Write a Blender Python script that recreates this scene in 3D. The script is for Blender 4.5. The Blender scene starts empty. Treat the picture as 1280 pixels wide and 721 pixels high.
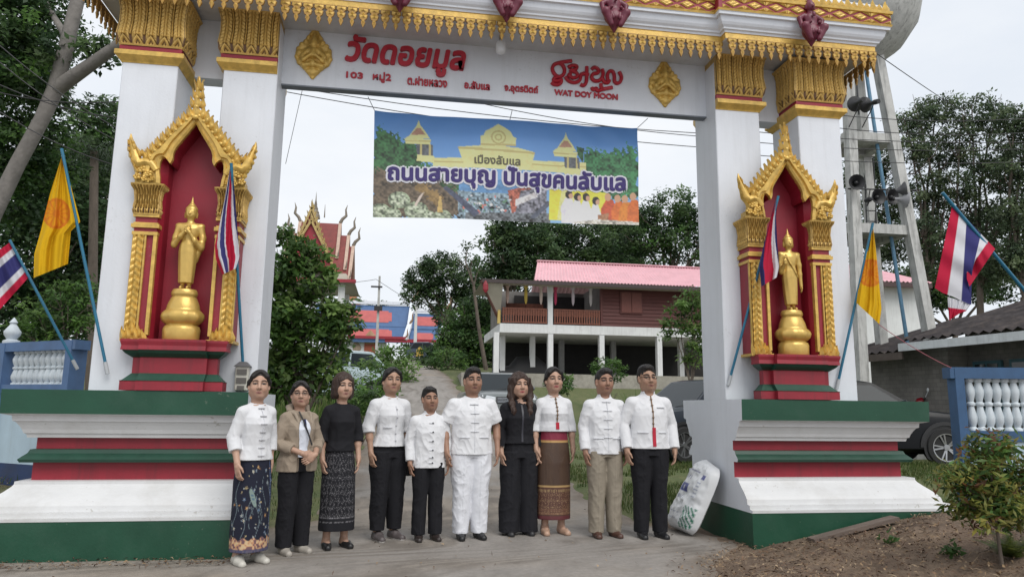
import bpy, bmesh, math, random
import numpy as np
from math import sin, cos, pi, radians, sqrt
from mathutils import Vector, Matrix
SC = bpy.context.scene
COL = SC.collection
random.seed(7)
RNG = np.random.default_rng(11)

# ------------------------------------------------------------------ camera, sky, sun, exposure
FPX, PITCH, ROLL, YAW, CAMH = 900.0, radians(9.4), radians(0.65), radians(9.0), 1.30
_fw = Vector((sin(YAW) * cos(PITCH), cos(YAW) * cos(PITCH), sin(PITCH)))
_r0 = Vector((cos(YAW), -sin(YAW), 0)); _u0 = _r0.cross(_fw)
_r = _r0 * cos(ROLL) + _u0 * sin(ROLL); _u = _r.cross(_fw)
CAMP = Vector((0, 0, CAMH))
cd = bpy.data.cameras.new('camera'); cam = bpy.data.objects.new('camera', cd); COL.objects.link(cam)
cd.sensor_width = 36.0; cd.lens = FPX / 1280 * 36.0; cd.clip_start = 0.05; cd.clip_end = 3000
cam.matrix_world = Matrix(((_r.x, _u.x, -_fw.x, 0), (_r.y, _u.y, -_fw.y, 0), (_r.z, _u.z, -_fw.z, CAMH), (0, 0, 0, 1)))
SC.camera = cam
SUN_EL, SUN_AZ = radians(50), radians(160)
W = bpy.data.worlds.new('World'); SC.world = W; W.use_nodes = True
nt = W.node_tree; nt.nodes.clear()
wo = nt.nodes.new('ShaderNodeOutputWorld'); bg = nt.nodes.new('ShaderNodeBackground')
sky = nt.nodes.new('ShaderNodeTexSky'); sky.sky_type = 'NISHITA'; sky.sun_disc = False
sky.sun_elevation = SUN_EL; sky.sun_rotation = SUN_AZ; sky.dust_density = 3.0; sky.air_density = 1.0
tc = nt.nodes.new('ShaderNodeTexCoord')
mp = nt.nodes.new('ShaderNodeMapping'); mp.inputs['Scale'].default_value = (1, 1, 2.6)
nz = nt.nodes.new('ShaderNodeTexNoise'); nz.inputs['Scale'].default_value = 2.2; nz.inputs['Detail'].default_value = 7; nz.inputs['Roughness'].default_value = .55
cr = nt.nodes.new('ShaderNodeValToRGB')
cr.color_ramp.elements[0].position = .30; cr.color_ramp.elements[0].color = (6.2, 6.6, 7.15, 1)
cr.color_ramp.elements[1].position = .68; cr.color_ramp.elements[1].color = (7.5, 7.65, 7.85, 1)
mx = nt.nodes.new('ShaderNodeMix'); mx.data_type = 'RGBA'; mx.inputs['Factor'].default_value = .94
L = nt.links.new
L(tc.outputs['Generated'], mp.inputs['Vector']); L(mp.outputs['Vector'], nz.inputs['Vector']); L(nz.outputs['Fac'], cr.inputs['Fac'])
L(sky.outputs['Color'], mx.inputs['A']); L(cr.outputs['Color'], mx.inputs['B'])
L(mx.outputs['Result'], bg.inputs['Color']); bg.inputs['Strength'].default_value = .10
L(bg.outputs['Background'], wo.inputs['Surface'])
sd = bpy.data.lights.new('sun', 'SUN'); sd.energy = 1.5; sd.angle = radians(40); sd.color = (1, .97, .92)
sun = bpy.data.objects.new('sun', sd); COL.objects.link(sun)
_sdir = Vector((sin(SUN_AZ) * cos(SUN_EL), cos(SUN_AZ) * cos(SUN_EL), sin(SUN_EL)))   # towards the sun
sun.rotation_euler = _sdir.to_track_quat('Z', 'Y').to_euler()
VS = SC.view_settings; VS.view_transform = 'Standard'; VS.look = 'None'; VS.exposure = 0.43; VS.gamma = 1.0; VS.use_curve_mapping = False
SC.cycles.max_bounces = 6; SC.cycles.diffuse_bounces = 3; SC.cycles.transparent_max_bounces = 6
SC.cycles.use_denoising = True

def ray(u, v): return _fw + _r * ((u - 640) / FPX) + _u * ((360.5 - v) / FPX)
def onY(u, v, Y): d = ray(u, v); return CAMP + d * ((Y - CAMP.y) / d.y)      # photo pixel -> point at depth Y
def onZ(u, v, Z): d = ray(u, v); return CAMP + d * ((Z - CAMP.z) / d.z)

# ------------------------------------------------------------------ helpers
def tag(o, label=None, cat=None, group=None, kind=None):
    if label: o['label'] = label
    if cat: o['category'] = cat
    if group: o['group'] = group
    if kind: o['kind'] = kind
    return o
def thing(name, label, cat, loc=(0, 0, 0), group=None, rz=0.0):
    o = bpy.data.objects.new(name, None); COL.objects.link(o); o.location = loc; o.rotation_euler = (0, 0, rz); o.empty_display_size = .2
    return tag(o, label, cat, group)
def dup(o, parent=None):
    c = o.copy(); COL.objects.link(c)
    if parent is not None: c.parent = parent
    for ch in list(o.children): dup(ch, c)
    return c
def org(p):
    l = Vector((0, 0, 0))
    while p is not None: l = l + p.location; p = p.parent
    return l
class MB:
    def __init__(s): s.V = []; s.F = []; s.M = []; s.C = []; s.n = 0
    def add(s, V, F, mi=0, col=None):
        V = np.asarray(V, float).reshape(-1, 3)
        s.V.append(V); s.F.extend([tuple(int(i) + s.n for i in f) for f in F]); s.M.extend([mi] * len(F)); s.n += len(V)
        if col is not None:
            c = np.asarray(col, float)
            if c.ndim == 1: c = np.tile(c[:3], (len(V), 1))
            s.C.append(c[:, :3])
        else: s.C.append(np.ones((len(V), 3)))
    def box(s, x0, x1, y0, y1, z0, z1, mi=0, col=None, bev=0.0):
        if bev > 0:
            b = bev; V = []; 
            for (ix, iy, iz) in ((0,0,0),(1,0,0),(1,1,0),(0,1,0),(0,0,1),(1,0,1),(1,1,1),(0,1,1)): pass
            bm = bmesh.new(); bmesh.ops.create_cube(bm, size=1)
            for v in bm.verts: v.co = Vector((x0 + (v.co.x + .5) * (x1 - x0), y0 + (v.co.y + .5) * (y1 - y0), z0 + (v.co.z + .5) * (z1 - z0)))
            bmesh.ops.bevel(bm, geom=bm.edges[:], offset=b, segments=1, affect='EDGES', profile=.5)
            bm.verts.index_update()
            s.add([v.co[:] for v in bm.verts], [[v.index for v in f.verts] for f in bm.faces], mi, col); bm.free(); return
        s.add([(x0,y0,z0),(x1,y0,z0),(x1,y1,z0),(x0,y1,z0),(x0,y0,z1),(x1,y0,z1),(x1,y1,z1),(x0,y1,z1)],
              [(0,3,2,1),(4,5,6,7),(0,1,5,4),(1,2,6,5),(2,3,7,6),(3,0,4,7)], mi, col)
    def bar(s, a, b, w, h, mi=0, up=(0, 0, 1), col=None):
        a = Vector(a); b = Vector(b); d = (b - a).normalized(); u = Vector(up)
        if abs(d.dot(u)) > .98: u = Vector((1, 0, 0))
        x = d.cross(u).normalized(); y = x.cross(d)
        V = []
        for p in (a, b):
            for sx, sy in ((-1,-1),(1,-1),(1,1),(-1,1)): V.append(p + x * (w / 2 * sx) + y * (h / 2 * sy))
        s.add(V, [(0,1,2,3),(7,6,5,4),(0,4,5,1),(1,5,6,2),(2,6,7,3),(3,7,4,0)], mi, col)
    def tube(s, P, R, n=8, mi=0, col=None, cap=True):
        P = [Vector(p) for p in P]; m = len(P)
        if not hasattr(R, '__len__'): R = [R] * m
        V = []; prev = None
        for i in range(m):
            d = (P[min(i + 1, m - 1)] - P[max(i - 1, 0)]).normalized()
            if prev is None:
                a = Vector((0, 0, 1)) if abs(d.z) < .9 else Vector((1, 0, 0)); x = d.cross(a).normalized()
            else: x = (prev - d * prev.dot(d)).normalized()
            prev = x; y = d.cross(x)
            for k in range(n): t = 2 * pi * k / n; V.append(P[i] + x * (cos(t) * R[i]) + y * (sin(t) * R[i]))
        F = [(i*n+k, i*n+(k+1)%n, (i+1)*n+(k+1)%n, (i+1)*n+k) for i in range(m-1) for k in range(n)]
        if cap: F += [tuple(range(n-1,-1,-1)), tuple(range((m-1)*n, m*n))]
        s.add(V, F, mi, col)
    def rings(s, R, mi=0, col=None, cap=True, closed=True):
        m = len(R); n = len(R[0]); V = [p for r in R for p in r]
        F = [(i*n+k, i*n+(k+1)%n, (i+1)*n+(k+1)%n, (i+1)*n+k) for i in range(m-1) for k in range(n if closed else n-1)]
        if cap: F += [tuple(range(n-1,-1,-1)), tuple(range((m-1)*n, m*n))]
        s.add(V, F, mi, col)
    def lathe(s, prof, c, n=16, mi=0, col=None, sx=1, sy=1):
        s.rings([[(c[0]+r*cos(2*pi*k/n)*sx, c[1]+r*sin(2*pi*k/n)*sy, c[2]+z) for k in range(n)] for r, z in prof], mi, col)
    def ell(s, c, r, n=10, m=6, mi=0, col=None):
        s.rings([[(c[0]+r[0]*sin(t)*cos(2*pi*k/n), c[1]+r[1]*sin(t)*sin(2*pi*k/n), c[2]-r[2]*cos(t)) for k in range(n)] for t in [pi*(i+.08)/(m+.16) for i in range(m+1)]], mi, col)
    def prism(s, poly, fn, d0, d1, mi=0, col=None):
        n = len(poly); V = [fn(a, b, d0) for a, b in poly] + [fn(a, b, d1) for a, b in poly]
        s.add(V, [tuple(range(n)), tuple(range(2*n-1, n-1, -1))] + [(i, n+i, n+(i+1)%n, (i+1)%n) for i in range(n)], mi, col)
    def grid(s, P, mi=0, col=None):
        P = np.asarray(P, float); a, b = P.shape[:2]
        F = [(i*b+j, (i+1)*b+j, (i+1)*b+j+1, i*b+j+1) for i in range(a-1) for j in range(b-1)]
        s.add(P.reshape(-1, 3), F, mi, None if col is None else np.asarray(col).reshape(-1, 3) if np.asarray(col).ndim > 1 else col)
    def build(s, name, mats, parent=None, smooth=None, colors=False, recalc=False, local=False):
        if not isinstance(mats, (list, tuple)): mats = [mats]
        V = np.concatenate(s.V)
        if parent is not None and not local: V = V - np.array(org(parent))
        return mesh_obj(name, V, s.F, mats, parent, s.M, smooth, np.concatenate(s.C) if colors else None, recalc)
def mesh_obj(name, V, F, mats, parent=None, mi=None, smooth=None, colors=None, recalc=False):
    me = bpy.data.meshes.new(name)
    if isinstance(F, np.ndarray):
        k = F.shape[1]; me.vertices.add(len(V)); me.vertices.foreach_set('co', np.asarray(V, np.float32).ravel())
        me.loops.add(F.size); me.loops.foreach_set('vertex_index', F.astype(np.int32).ravel())
        me.polygons.add(len(F)); me.polygons.foreach_set('loop_start', np.arange(0, F.size, k, dtype=np.int32)); me.update(calc_edges=True)
    else: me.from_pydata([tuple(v) for v in V], [], F)
    if recalc:
        bm = bmesh.new(); bm.from_mesh(me); bmesh.ops.recalc_face_normals(bm, faces=bm.faces[:]); bm.to_mesh(me); bm.free()
    if not isinstance(mats, (list, tuple)): mats = [mats]
    for m in mats: me.materials.append(m)
    if mi is not None and len(mats) > 1: me.polygons.foreach_set('material_index', np.asarray(mi, np.int32))
    if colors is not None:
        at = me.color_attributes.new('Col', 'FLOAT_COLOR', 'POINT')
        at.data.foreach_set('color', np.concatenate([np.asarray(colors, np.float32), np.ones((len(V), 1), np.float32)], 1).ravel())
    if smooth is not None:
        me.polygons.foreach_set('use_smooth', np.ones(len(me.polygons), bool))
        if smooth < 180: me.set_sharp_from_angle(angle=radians(smooth))
    me.update()
    o = bpy.data.objects.new(name, me); COL.objects.link(o)
    if parent is not None: o.parent = parent
    return o

MATS = {}
def M(name, col=(.5, .5, .5), rough=.6, metal=0.0, var=.12, scale=5.0, bump=.15, bscale=60.0, streak=0.0, attr=False, spec=.5, coat=0.0, dirt=None, dirt_amt=0.0, trans=0.0, stretch=(1, 1, 1), bdist=.004, thin=0.0, chips=0.0, chipcol=(.30, .29, .27)):
    if name in MATS: return MATS[name]
    m = bpy.data.materials.new(name); m.use_nodes = True; t = m.node_tree; N = t.nodes; K = t.links.new; b = N['Principled BSDF']
    b.inputs['Roughness'].default_value = rough; b.inputs['Metallic'].default_value = metal
    b.inputs['Specular IOR Level'].default_value = spec; b.inputs['Coat Weight'].default_value = coat
    if trans: b.inputs['Transmission Weight'].default_value = trans
    tcx = N.new('ShaderNodeTexCoord'); mpx = N.new('ShaderNodeMapping'); mpx.inputs['Scale'].default_value = stretch; K(tcx.outputs['Object'], mpx.inputs['Vector'])
    n1 = N.new('ShaderNodeTexNoise'); n1.inputs['Scale'].default_value = scale; n1.inputs['Detail'].default_value = 6; n1.inputs['Roughness'].default_value = .62; K(mpx.outputs['Vector'], n1.inputs['Vector'])
    mr = N.new('ShaderNodeMapRange'); mr.inputs['From Min'].default_value = .3; mr.inputs['From Max'].default_value = .7; mr.inputs['To Min'].default_value = 1 - var; mr.inputs['To Max'].default_value = 1 + var * .7; K(n1.outputs['Fac'], mr.inputs['Value'])
    if attr:
        a = N.new('ShaderNodeAttribute'); a.attribute_name = 'Col'; src = a.outputs['Color']
    else:
        r = N.new('ShaderNodeRGB'); r.outputs[0].default_value = (*col, 1); src = r.outputs[0]
    mu = N.new('ShaderNodeMix'); mu.data_type = 'RGBA'; mu.blend_type = 'MULTIPLY'; mu.inputs['Factor'].default_value = 1; K(src, mu.inputs['A']); K(mr.outputs['Result'], mu.inputs['B'])
    out = mu.outputs['Result']
    if streak or dirt is not None:
        mp2 = N.new('ShaderNodeMapping'); mp2.inputs['Scale'].default_value = (7, 7, .55) if streak else (1.3, 1.3, 1.3); K(tcx.outputs['Object'], mp2.inputs['Vector'])
        n2 = N.new('ShaderNodeTexNoise'); n2.inputs['Scale'].default_value = 1.6; n2.inputs['Detail'].default_value = 8; n2.inputs['Roughness'].default_value = .7; K(mp2.outputs['Vector'], n2.inputs['Vector'])
        m2 = N.new('ShaderNodeMapRange'); m2.inputs['From Min'].default_value = .5; m2.inputs['From Max'].default_value = .78; m2.inputs['To Min'].default_value = 0; m2.inputs['To Max'].default_value = max(streak, dirt_amt); m2.clamp = True; K(n2.outputs['Fac'], m2.inputs['Value'])
        m3 = N.new('ShaderNodeMix'); m3.data_type = 'RGBA'; m3.inputs['B'].default_value = (*(dirt or (.16, .15, .13)), 1); K(m2.outputs['Result'], m3.inputs['Factor']); K(out, m3.inputs['A']); out = m3.outputs['Result']
    if chips:                                                               # flaked and scuffed spots in patches
        n4 = N.new('ShaderNodeTexNoise'); n4.inputs['Scale'].default_value = 26; n4.inputs['Detail'].default_value = 5; n4.inputs['Roughness'].default_value = .65; K(tcx.outputs['Object'], n4.inputs['Vector'])
        n5 = N.new('ShaderNodeTexNoise'); n5.inputs['Scale'].default_value = 1.7; n5.inputs['Detail'].default_value = 3; K(tcx.outputs['Object'], n5.inputs['Vector'])
        ad = N.new('ShaderNodeMath'); ad.operation = 'MULTIPLY_ADD'; ad.inputs[1].default_value = .55; K(n5.outputs['Fac'], ad.inputs[0]); K(n4.outputs['Fac'], ad.inputs[2])
        m4 = N.new('ShaderNodeMapRange'); m4.inputs['From Min'].default_value = .955; m4.inputs['From Max'].default_value = 1.0; m4.inputs['To Max'].default_value = chips; K(ad.outputs[0], m4.inputs['Value'])
        m5 = N.new('ShaderNodeMix'); m5.data_type = 'RGBA'; m5.inputs['B'].default_value = (*chipcol, 1); K(m4.outputs['Result'], m5.inputs['Factor']); K(out, m5.inputs['A']); out = m5.outputs['Result']
    K(out, b.inputs['Base Color'])
    if bump:
        n3 = N.new('ShaderNodeTexNoise'); n3.inputs['Scale'].default_value = bscale; n3.inputs['Detail'].default_value = 4; K(mpx.outputs['Vector'], n3.inputs['Vector'])
        bp = N.new('ShaderNodeBump'); bp.inputs['Strength'].default_value = bump; bp.inputs['Distance'].default_value = bdist; K(n3.outputs['Fac'], bp.inputs['Height']); K(bp.outputs['Normal'], b.inputs['Normal'])
        rv = N.new('ShaderNodeMapRange'); rv.inputs['To Min'].default_value = max(.02, rough - .1); rv.inputs['To Max'].default_value = min(1, rough + .1); K(n1.outputs['Fac'], rv.inputs['Value']); K(rv.outputs['Result'], b.inputs['Roughness'])
    if thin:                                                                 # light passing through leaves and thin cloth
        tb = N.new('ShaderNodeBsdfTranslucent'); K(out, tb.inputs['Color']); ms = N.new('ShaderNodeMixShader'); ms.inputs['Fac'].default_value = thin; K(b.outputs['BSDF'], ms.inputs[1]); K(tb.outputs['BSDF'], ms.inputs[2]); K(ms.outputs['Shader'], N['Material Output'].inputs['Surface'])
    MATS[name] = m; return m

white = M('white_paint', (.665, .69, .735), .55, var=.05, scale=2.2, bump=.25, bscale=35, streak=.12, chips=.3, chipcol=(.42, .42, .42))
offwhite = M('white_plinth_paint', (.62, .625, .63), .5, var=.06, scale=3, bump=.3, bscale=30, dirt=(.36, .34, .30), dirt_amt=.45, chips=.6, chipcol=(.33, .31, .27))
green = M('green_paint', (.010, .066, .036), .42, var=.16, scale=3, bump=.25, bscale=40, dirt=(.045, .10, .07), dirt_amt=.5, chips=.6, chipcol=(.12, .16, .12))
dgreen = M('dark_green_paint', (.010, .055, .034), .45, var=.2, scale=6, bump=.2)
red = M('red_paint', (.27, .016, .030), .5, var=.16, scale=4, bump=.2, streak=.6, dirt=(.085, .022, .026), chips=.4, chipcol=(.30, .12, .11))
nred = M('niche_red_paint', (.26, .010, .026), .5, var=.12, scale=3, bump=.2)
gold = M('gold_paint', (.63, .41, .10), .36, metal=.25, var=.28, scale=14, bump=.35, bscale=70)
goldr = M('gold_relief', rough=.42, metal=.25, var=.2, scale=14, bump=.3, bscale=80, attr=True)
bgold = M('statue_gold_paint', (.60, .40, .11), .32, metal=.4, var=.12, scale=9, bump=.2, bscale=45)
maroon = M('maroon_paint', (.13, .015, .035), .42, var=.2, scale=12, bump=.25)
signred = M('sign_letter_red', (.42, .018, .035), .45, var=.1, bump=.05)
signdark = M('sign_letter_edge', (.10, .03, .035), .6, var=.1, bump=.05)
bluep = M('blue_pole_paint', (.015, .14, .24), .4, var=.15, scale=10, bump=.1)
grey = M('grey_concrete', (.46, .46, .44), .85, var=.2, scale=4, bump=.5, bscale=30, streak=.9, dirt=(.05, .05, .045))
dark = M('black_plastic', (.02, .02, .022), .5, var=.1, bump=.05)
attrm = M('painted_attribute', rough=.75, var=.06, scale=30, bump=.15, bscale=150, attr=True, bdist=.002)
def text_mesh(name, body, mat, parent, X0, X1, Z0, Z1, Y, depth=.02, offset=0.0, shear=0.0, fill=True, keep=False, slope=0.0, bold=0.0, font_off=0.0):
    cu = bpy.data.curves.new(name, 'FONT'); cu.body = body; cu.extrude = depth / 2; cu.offset = offset; cu.shear = shear
    tmp = bpy.data.objects.new('tmp', cu); COL.objects.link(tmp); bpy.context.view_layer.update()
    me = bpy.data.meshes.new_from_object(tmp.evaluated_get(bpy.context.evaluated_depsgraph_get()))
    bpy.data.objects.remove(tmp); bpy.data.curves.remove(cu)
    n = len(me.vertices); co = np.zeros(n * 3); me.vertices.foreach_get('co', co); co = co.reshape(-1, 3)
    F = [tuple(p.vertices) for p in me.polygons]; bpy.data.meshes.remove(me)
    lo = co.min(0); hi = co.max(0)
    x = X0 + (co[:, 0] - lo[0]) / (hi[0] - lo[0]) * (X1 - X0); z = Z0 + (co[:, 1] - lo[1]) / (hi[1] - lo[1]) * (Z1 - Z0)
    z = z + slope * (x - X0); zz = (co[:, 2] - lo[2]) / max(1e-6, hi[2] - lo[2])
    VV = []; FF = []
    for i, (dx, dz) in enumerate([(0, 0), (1, 0), (-1, 0), (0, 1), (0, -1), (.7, .7), (-.7, .7), (.7, -.7), (-.7, -.7)] if bold else [(0, 0)]):
        VV.append(np.stack([x + dx * bold, Y - zz * (depth - .0004 * i), z + dz * bold], 1)); FF += [tuple(j + n * i for j in f) for f in F]
    P = np.concatenate(VV) - (np.array(org(parent)) if parent else 0)
    return mesh_obj(name, P, FF, [mat], parent)
# ------------------------------------------------------------------ the temple gate
XC = 1.06
gate = thing('temple_gate', 'white temple gateway with gold capitals and red lettering spanning the road', 'gate', (XC, 7.6, 0))
def GX(s, a): return XC + s * a
def gpart(mb, name, mats, parent=None, **k): return mb.build(name, mats, parent or gate, recalc=True, **k)
PROF = [(-.3,6.72,1),(.325,6.72,0),(.326,6.715,0),(.352,6.715,0),(.356,6.765,0),(.392,6.768,0),(.396,6.812,0),(.44,6.822,0),(.47,6.842,0),(.51,6.882,0),(.55,6.93,0),(.585,6.966,0),(.603,6.978,0),(.628,6.98,0),(.632,7.07,2),
        (.785,7.07,3),(.786,6.992,3),(.812,6.978,3),(.835,7.0,3),(.862,7.03,3),(.895,7.045,3),(.90,7.078,2),(.995,7.078,0),(.998,7.02,0),(1.03,7.012,0),(1.036,6.996,0),(1.07,6.985,0),(1.105,6.966,0),(1.135,6.945,0),(1.142,6.928,0),(1.188,6.922,0),(1.192,6.9,0),(1.205,6.856,1),(1.412,6.85,1)]
AO, AI = 4.235, 2.368
for s in (-1, 1):
    mb = MB(); V = []; F = []; mi = []
    for z, y, m in PROF:
        o = 7.075 - y - (.06 if s < 0 else 0); yb = 15.2 - y
        V += [(GX(s, AI), y, z), (GX(s, AO + o), y, z), (GX(s, AO + o), yb, z), (GX(s, AI), yb, z)]
    n = len(PROF)
    for i in range(n - 1):
        for k in range(3): F.append((i*4+k, i*4+k+1, i*4+4+k+1, i*4+4+k)); mi.append(PROF[i][2])
    F.append(tuple((n-1)*4+k for k in range(4))); mi.append(1)
    F.append((0, 4, 7, 3)); mi.append(1)                                  # flat inner end: green foot, white above
    F.append(tuple(i*4 for i in range(1, n)) + tuple(i*4+3 for i in range(n-1, 0, -1))); mi.append(4)
    mb.add(V, F); mb.M = mi
    gpart(mb, 'plinth', [offwhite, green, red, dgreen, white])

def relief_ring(mb, x0, x1, y0, y1, z0, z1, prof, cols, depth=.022, nv=60, per=28, rows=12, seed=0):
    """four displaced sides of a capital carved with stacked leaves over a row of pointed petals"""
    for (ax, ay, bx, by, nx, ny, c) in ((x0,y0,x1,y0,0,-1,cols[0]), (x1,y0,x1,y1,1,0,cols[1]), (x1,y1,x0,y1,0,1,cols[0]), (x0,y1,x0,y0,-1,0,cols[1])):
        nu = c * per + 1
        U, Vv = np.meshgrid(np.linspace(0, 1, nu), np.linspace(0, 1, nv), indexing='ij')
        cu = (U * c) % 1.0; tri = 1 - np.abs(2 * cu - 1)
        odd = (np.floor(U * c).astype(int) % 2)
        q = np.abs(cu - .5); bx_ = np.clip(1 - ((q - .25) / .15) ** 2, 0, 1); ch = Vv * rows + (q - .25) * 2.2
        leaf = .12 + .88 * bx_ ** .5 * (.22 + .78 * np.abs(np.sin(pi * ch)) ** .8)                # two chains of leaflets in each panel
        rib = np.where(q < .085, .45 + .55 * np.cos(q / .085 * 1.45), leaf)
        rib = np.where(q > .445, .55 + .35 * np.cos((.5 - q) / .055 * 1.5), rib)
        a = np.clip((Vv - .02) / .2, 0, 1)                                  # pointed petals along the bottom
        arch = np.clip((1 - a ** 1.5) - np.abs(2 * cu - 1), -1, 1)
        h = np.where(Vv < .22, np.where(arch > .12, .55 + .45 * np.cos(np.clip(arch - .35, 0, 1) * 9), np.where(arch > 0, .1, .7 * leaf)), rib)
        h = np.where(Vv < .035, .9, h); h = np.where(Vv > .965, .85, h)
        off = np.interp(Vv, [p[0] for p in prof], [p[1] for p in prof])
        L_ = sqrt((bx-ax)**2 + (by-ay)**2); dx, dy = (bx-ax)/L_, (by-ay)/L_
        t = -off + U * (L_ + 2 * off)
        e = off + (h - .5) * depth * np.clip(np.minimum(U, 1 - U) * 14, 0, 1)
        P = np.stack([ax + dx * t + nx * e, ay + dy * t + ny * e, z0 + (z1 - z0) * Vv], -1)
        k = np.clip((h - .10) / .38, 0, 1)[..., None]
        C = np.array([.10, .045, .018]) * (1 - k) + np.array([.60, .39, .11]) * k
        mb.grid(P, 0, C)
CPROF = [(0, .01), (.08, .03), (.22, .045), (.5, .03), (.75, .032), (.92, .05), (1, .07)]
def pillar(s, a0, a1, y0, y1, ztop, zc, flush=False):
    x0, x1 = sorted((GX(s, a0), GX(s, a1)))
    fl = flush and s < 0; fr = flush and s > 0                                # road side kept flush with the beam
    mb = MB(); mb.box(x0, x1, y0, y1, 1.405, 5.2, bev=.008)
    p = gpart(mb, 'pillar', white)
    mb = MB()                                                               # bell moulding, red band
    def band(prof, mi):
        R = []
        for o, z in prof: l = -.003 if fr else o; r = -.003 if fl else o; R.append([(x0-l, y0-o, z), (x1+r, y0-o, z), (x1+r, y1+o, z), (x0-l, y1+o, z)])
        mb.rings(R, mi)
    band([(.006, ztop), (.012, ztop+.012), (.055, ztop+.055), (.062, ztop+.062), (.062, ztop+.105), (.052, ztop+.113), (.02, ztop+.118)], 0)
    band([(.03, ztop+.118), (.03, ztop+.165)], 1)
    gpart(mb, 'capital_moulding', [gold, nred], p)
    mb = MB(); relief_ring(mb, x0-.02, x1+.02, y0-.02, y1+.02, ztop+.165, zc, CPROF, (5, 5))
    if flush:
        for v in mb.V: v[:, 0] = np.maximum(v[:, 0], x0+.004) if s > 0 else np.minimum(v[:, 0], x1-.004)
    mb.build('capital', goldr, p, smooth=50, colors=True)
for s in (-1, 1):
    pillar(s, 2.370, 2.895, 7.20, 7.76, 4.63, 5.275, True)
    pillar(s, 3.285, 3.795, 7.06, 7.62, 4.565, 5.22)
for s in (-1, 1):                                                           # short beams between the paired pillars
    mb = MB(); x0, x1 = sorted((GX(s, 2.89), GX(s, 3.29))); mb.box(x0, x1, 7.40, 7.60, 4.62, 5.26)
    gpart(mb, 'side_beam', white)
mb = MB(); mb.box(GX(-1, 2.372), GX(1, 2.372), 7.44, 7.56, 4.640, 5.275); mb.box(GX(-1, 2.37), GX(1, 2.37), 7.432, 7.535, 4.624, 4.6395, 1)
beam = gpart(mb, 'lintel_beam', [white, M('beam_edge_paint', (.17, .19, .22), .6, var=.15)])

# cornice: centre run set back, side runs over the pillar pairs standing forward
CPR = [(0,5.262,3),(.012,5.266,0),(.012,5.325,0),(.02,5.33,1),(.028,5.352,1),(.045,5.357,1),(.05,5.375,1),(.07,5.395,1),(.085,5.42,1),(.094,5.45,1),(.10,5.475,1),(.128,5.48,1),(.132,5.505,1),(.14,5.512,0),(.15,5.535,0),(.138,5.54,2),(.138,5.655,0),(.155,5.66,0),(.16,5.69,0),(.10,5.695,1),(.08,5.80,1)]
def cornice_run(xa, xb, yf, yb, endL, endR):
    mb = MB(); V = []; F = []; mi = []
    for o, z, m in CPR:
        V += [(xa - (o if endL else 0), yb + o, z), (xa - (o if endL else 0), yf - o, z), (xb + (o if endR else 0), yf - o, z), (xb + (o if endR else 0), yb + o, z)]
    n = len(CPR)
    for i in range(n - 1):
        for k in range(4): F.append((i*4+k, i*4+(k+1)%4, i*4+4+(k+1)%4, i*4+4+k)); mi.append({0:0,1:1,2:2,3:1}[CPR[i][2]])
    F.append((0,3,2,1)); mi.append(3); F.append(tuple((n-1)*4+k for k in range(4))); mi.append(1)
    mb.add(V, F); mb.M = mi
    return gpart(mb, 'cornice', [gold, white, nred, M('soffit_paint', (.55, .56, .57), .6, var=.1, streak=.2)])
XS = 2.335; YFC, YFS, YB = 6.90, 6.80, 8.05
XE = 4.09
cc = cornice_run(GX(-1, XS), GX(1, XS), YFC, YB, False, False)
cl = cornice_run(GX(-1, XE), GX(-1, XS - .002), YFS, YB + .1, True, True)
cr_ = cornice_run(GX(1, XS - .002), GX(1, XE), YFS, YB + .1, True, True)

def run_frames(xa, ya, xb, yb, step):
    L_ = math.hypot(xb - xa, yb - ya); n = max(1, round(L_ / step)); d = ((xb-xa)/L_, (yb-ya)/L_); nn = (d[1], -d[0])
    return [((xa + d[0]*L_*(i+.5)/n, ya + d[1]*L_*(i+.5)/n), d, nn, L_/n) for i in range(n)]
def pendant(mb, c, d, nn, w, ztop, hgt, th=.03):
    def pt(x, z, o): return (c[0] + d[0]*x + nn[0]*o, c[1] + d[1]*x + nn[1]*o, ztop + z)
    def roof(outl, zc, o0, o1, xc=0.0, mi=0):
        n = len(outl); V = [pt(xc + x, z, o0) for x, z in outl] + [pt(xc, zc, o1)] 
        mb.add(V, [(i, (i+1) % n, n) for i in range(n)] + [tuple(range(n-1, -1, -1))], mi)
    h = hgt; k = w / .108
    lob = [(.050,0),(.052,-.18),(.030,-.28),(.046,-.38),(.034,-.56),(.014,-.62),(.024,-.74),(.012,-.88),(0,-1.0)]
    outl = [(x*k, z*h) for x, z in lob] + [(-x*k, z*h) for x, z in lob[-2::-1]]
    V = [pt(x, z, -.004) for x, z in outl] + [pt(x*.9, z, .012) for x, z in outl]; n = len(outl)
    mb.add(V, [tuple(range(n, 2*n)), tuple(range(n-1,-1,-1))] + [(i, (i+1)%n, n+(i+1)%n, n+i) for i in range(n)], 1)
    roof([(0,-.2*h),(.018*k,-.32*h),(0,-.5*h),(-.018*k,-.32*h)], -.33*h, .010, th)
    roof([(0,-.56*h),(.012*k,-.68*h),(0,-.98*h),(-.012*k,-.68*h)], -.7*h, .010, th*.8)
    for sgn in (-1, 1):
        roof([(sgn*.008*k,-.05*h),(sgn*.046*k,-.03*h),(sgn*.044*k,-.2*h),(sgn*.02*k,-.22*h)], -.12*h, .010, th*.85, sgn*.0)
        roof([(sgn*.016*k,-.36*h),(sgn*.042*k,-.34*h),(sgn*.034*k,-.5*h),(sgn*.014*k,-.52*h)], -.44*h, .010, th*.8, 0)
goldbk = M('gold_in_shadowed_paint', (.34, .19, .04), .5, metal=.2, var=.2, bump=.2)
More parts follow.
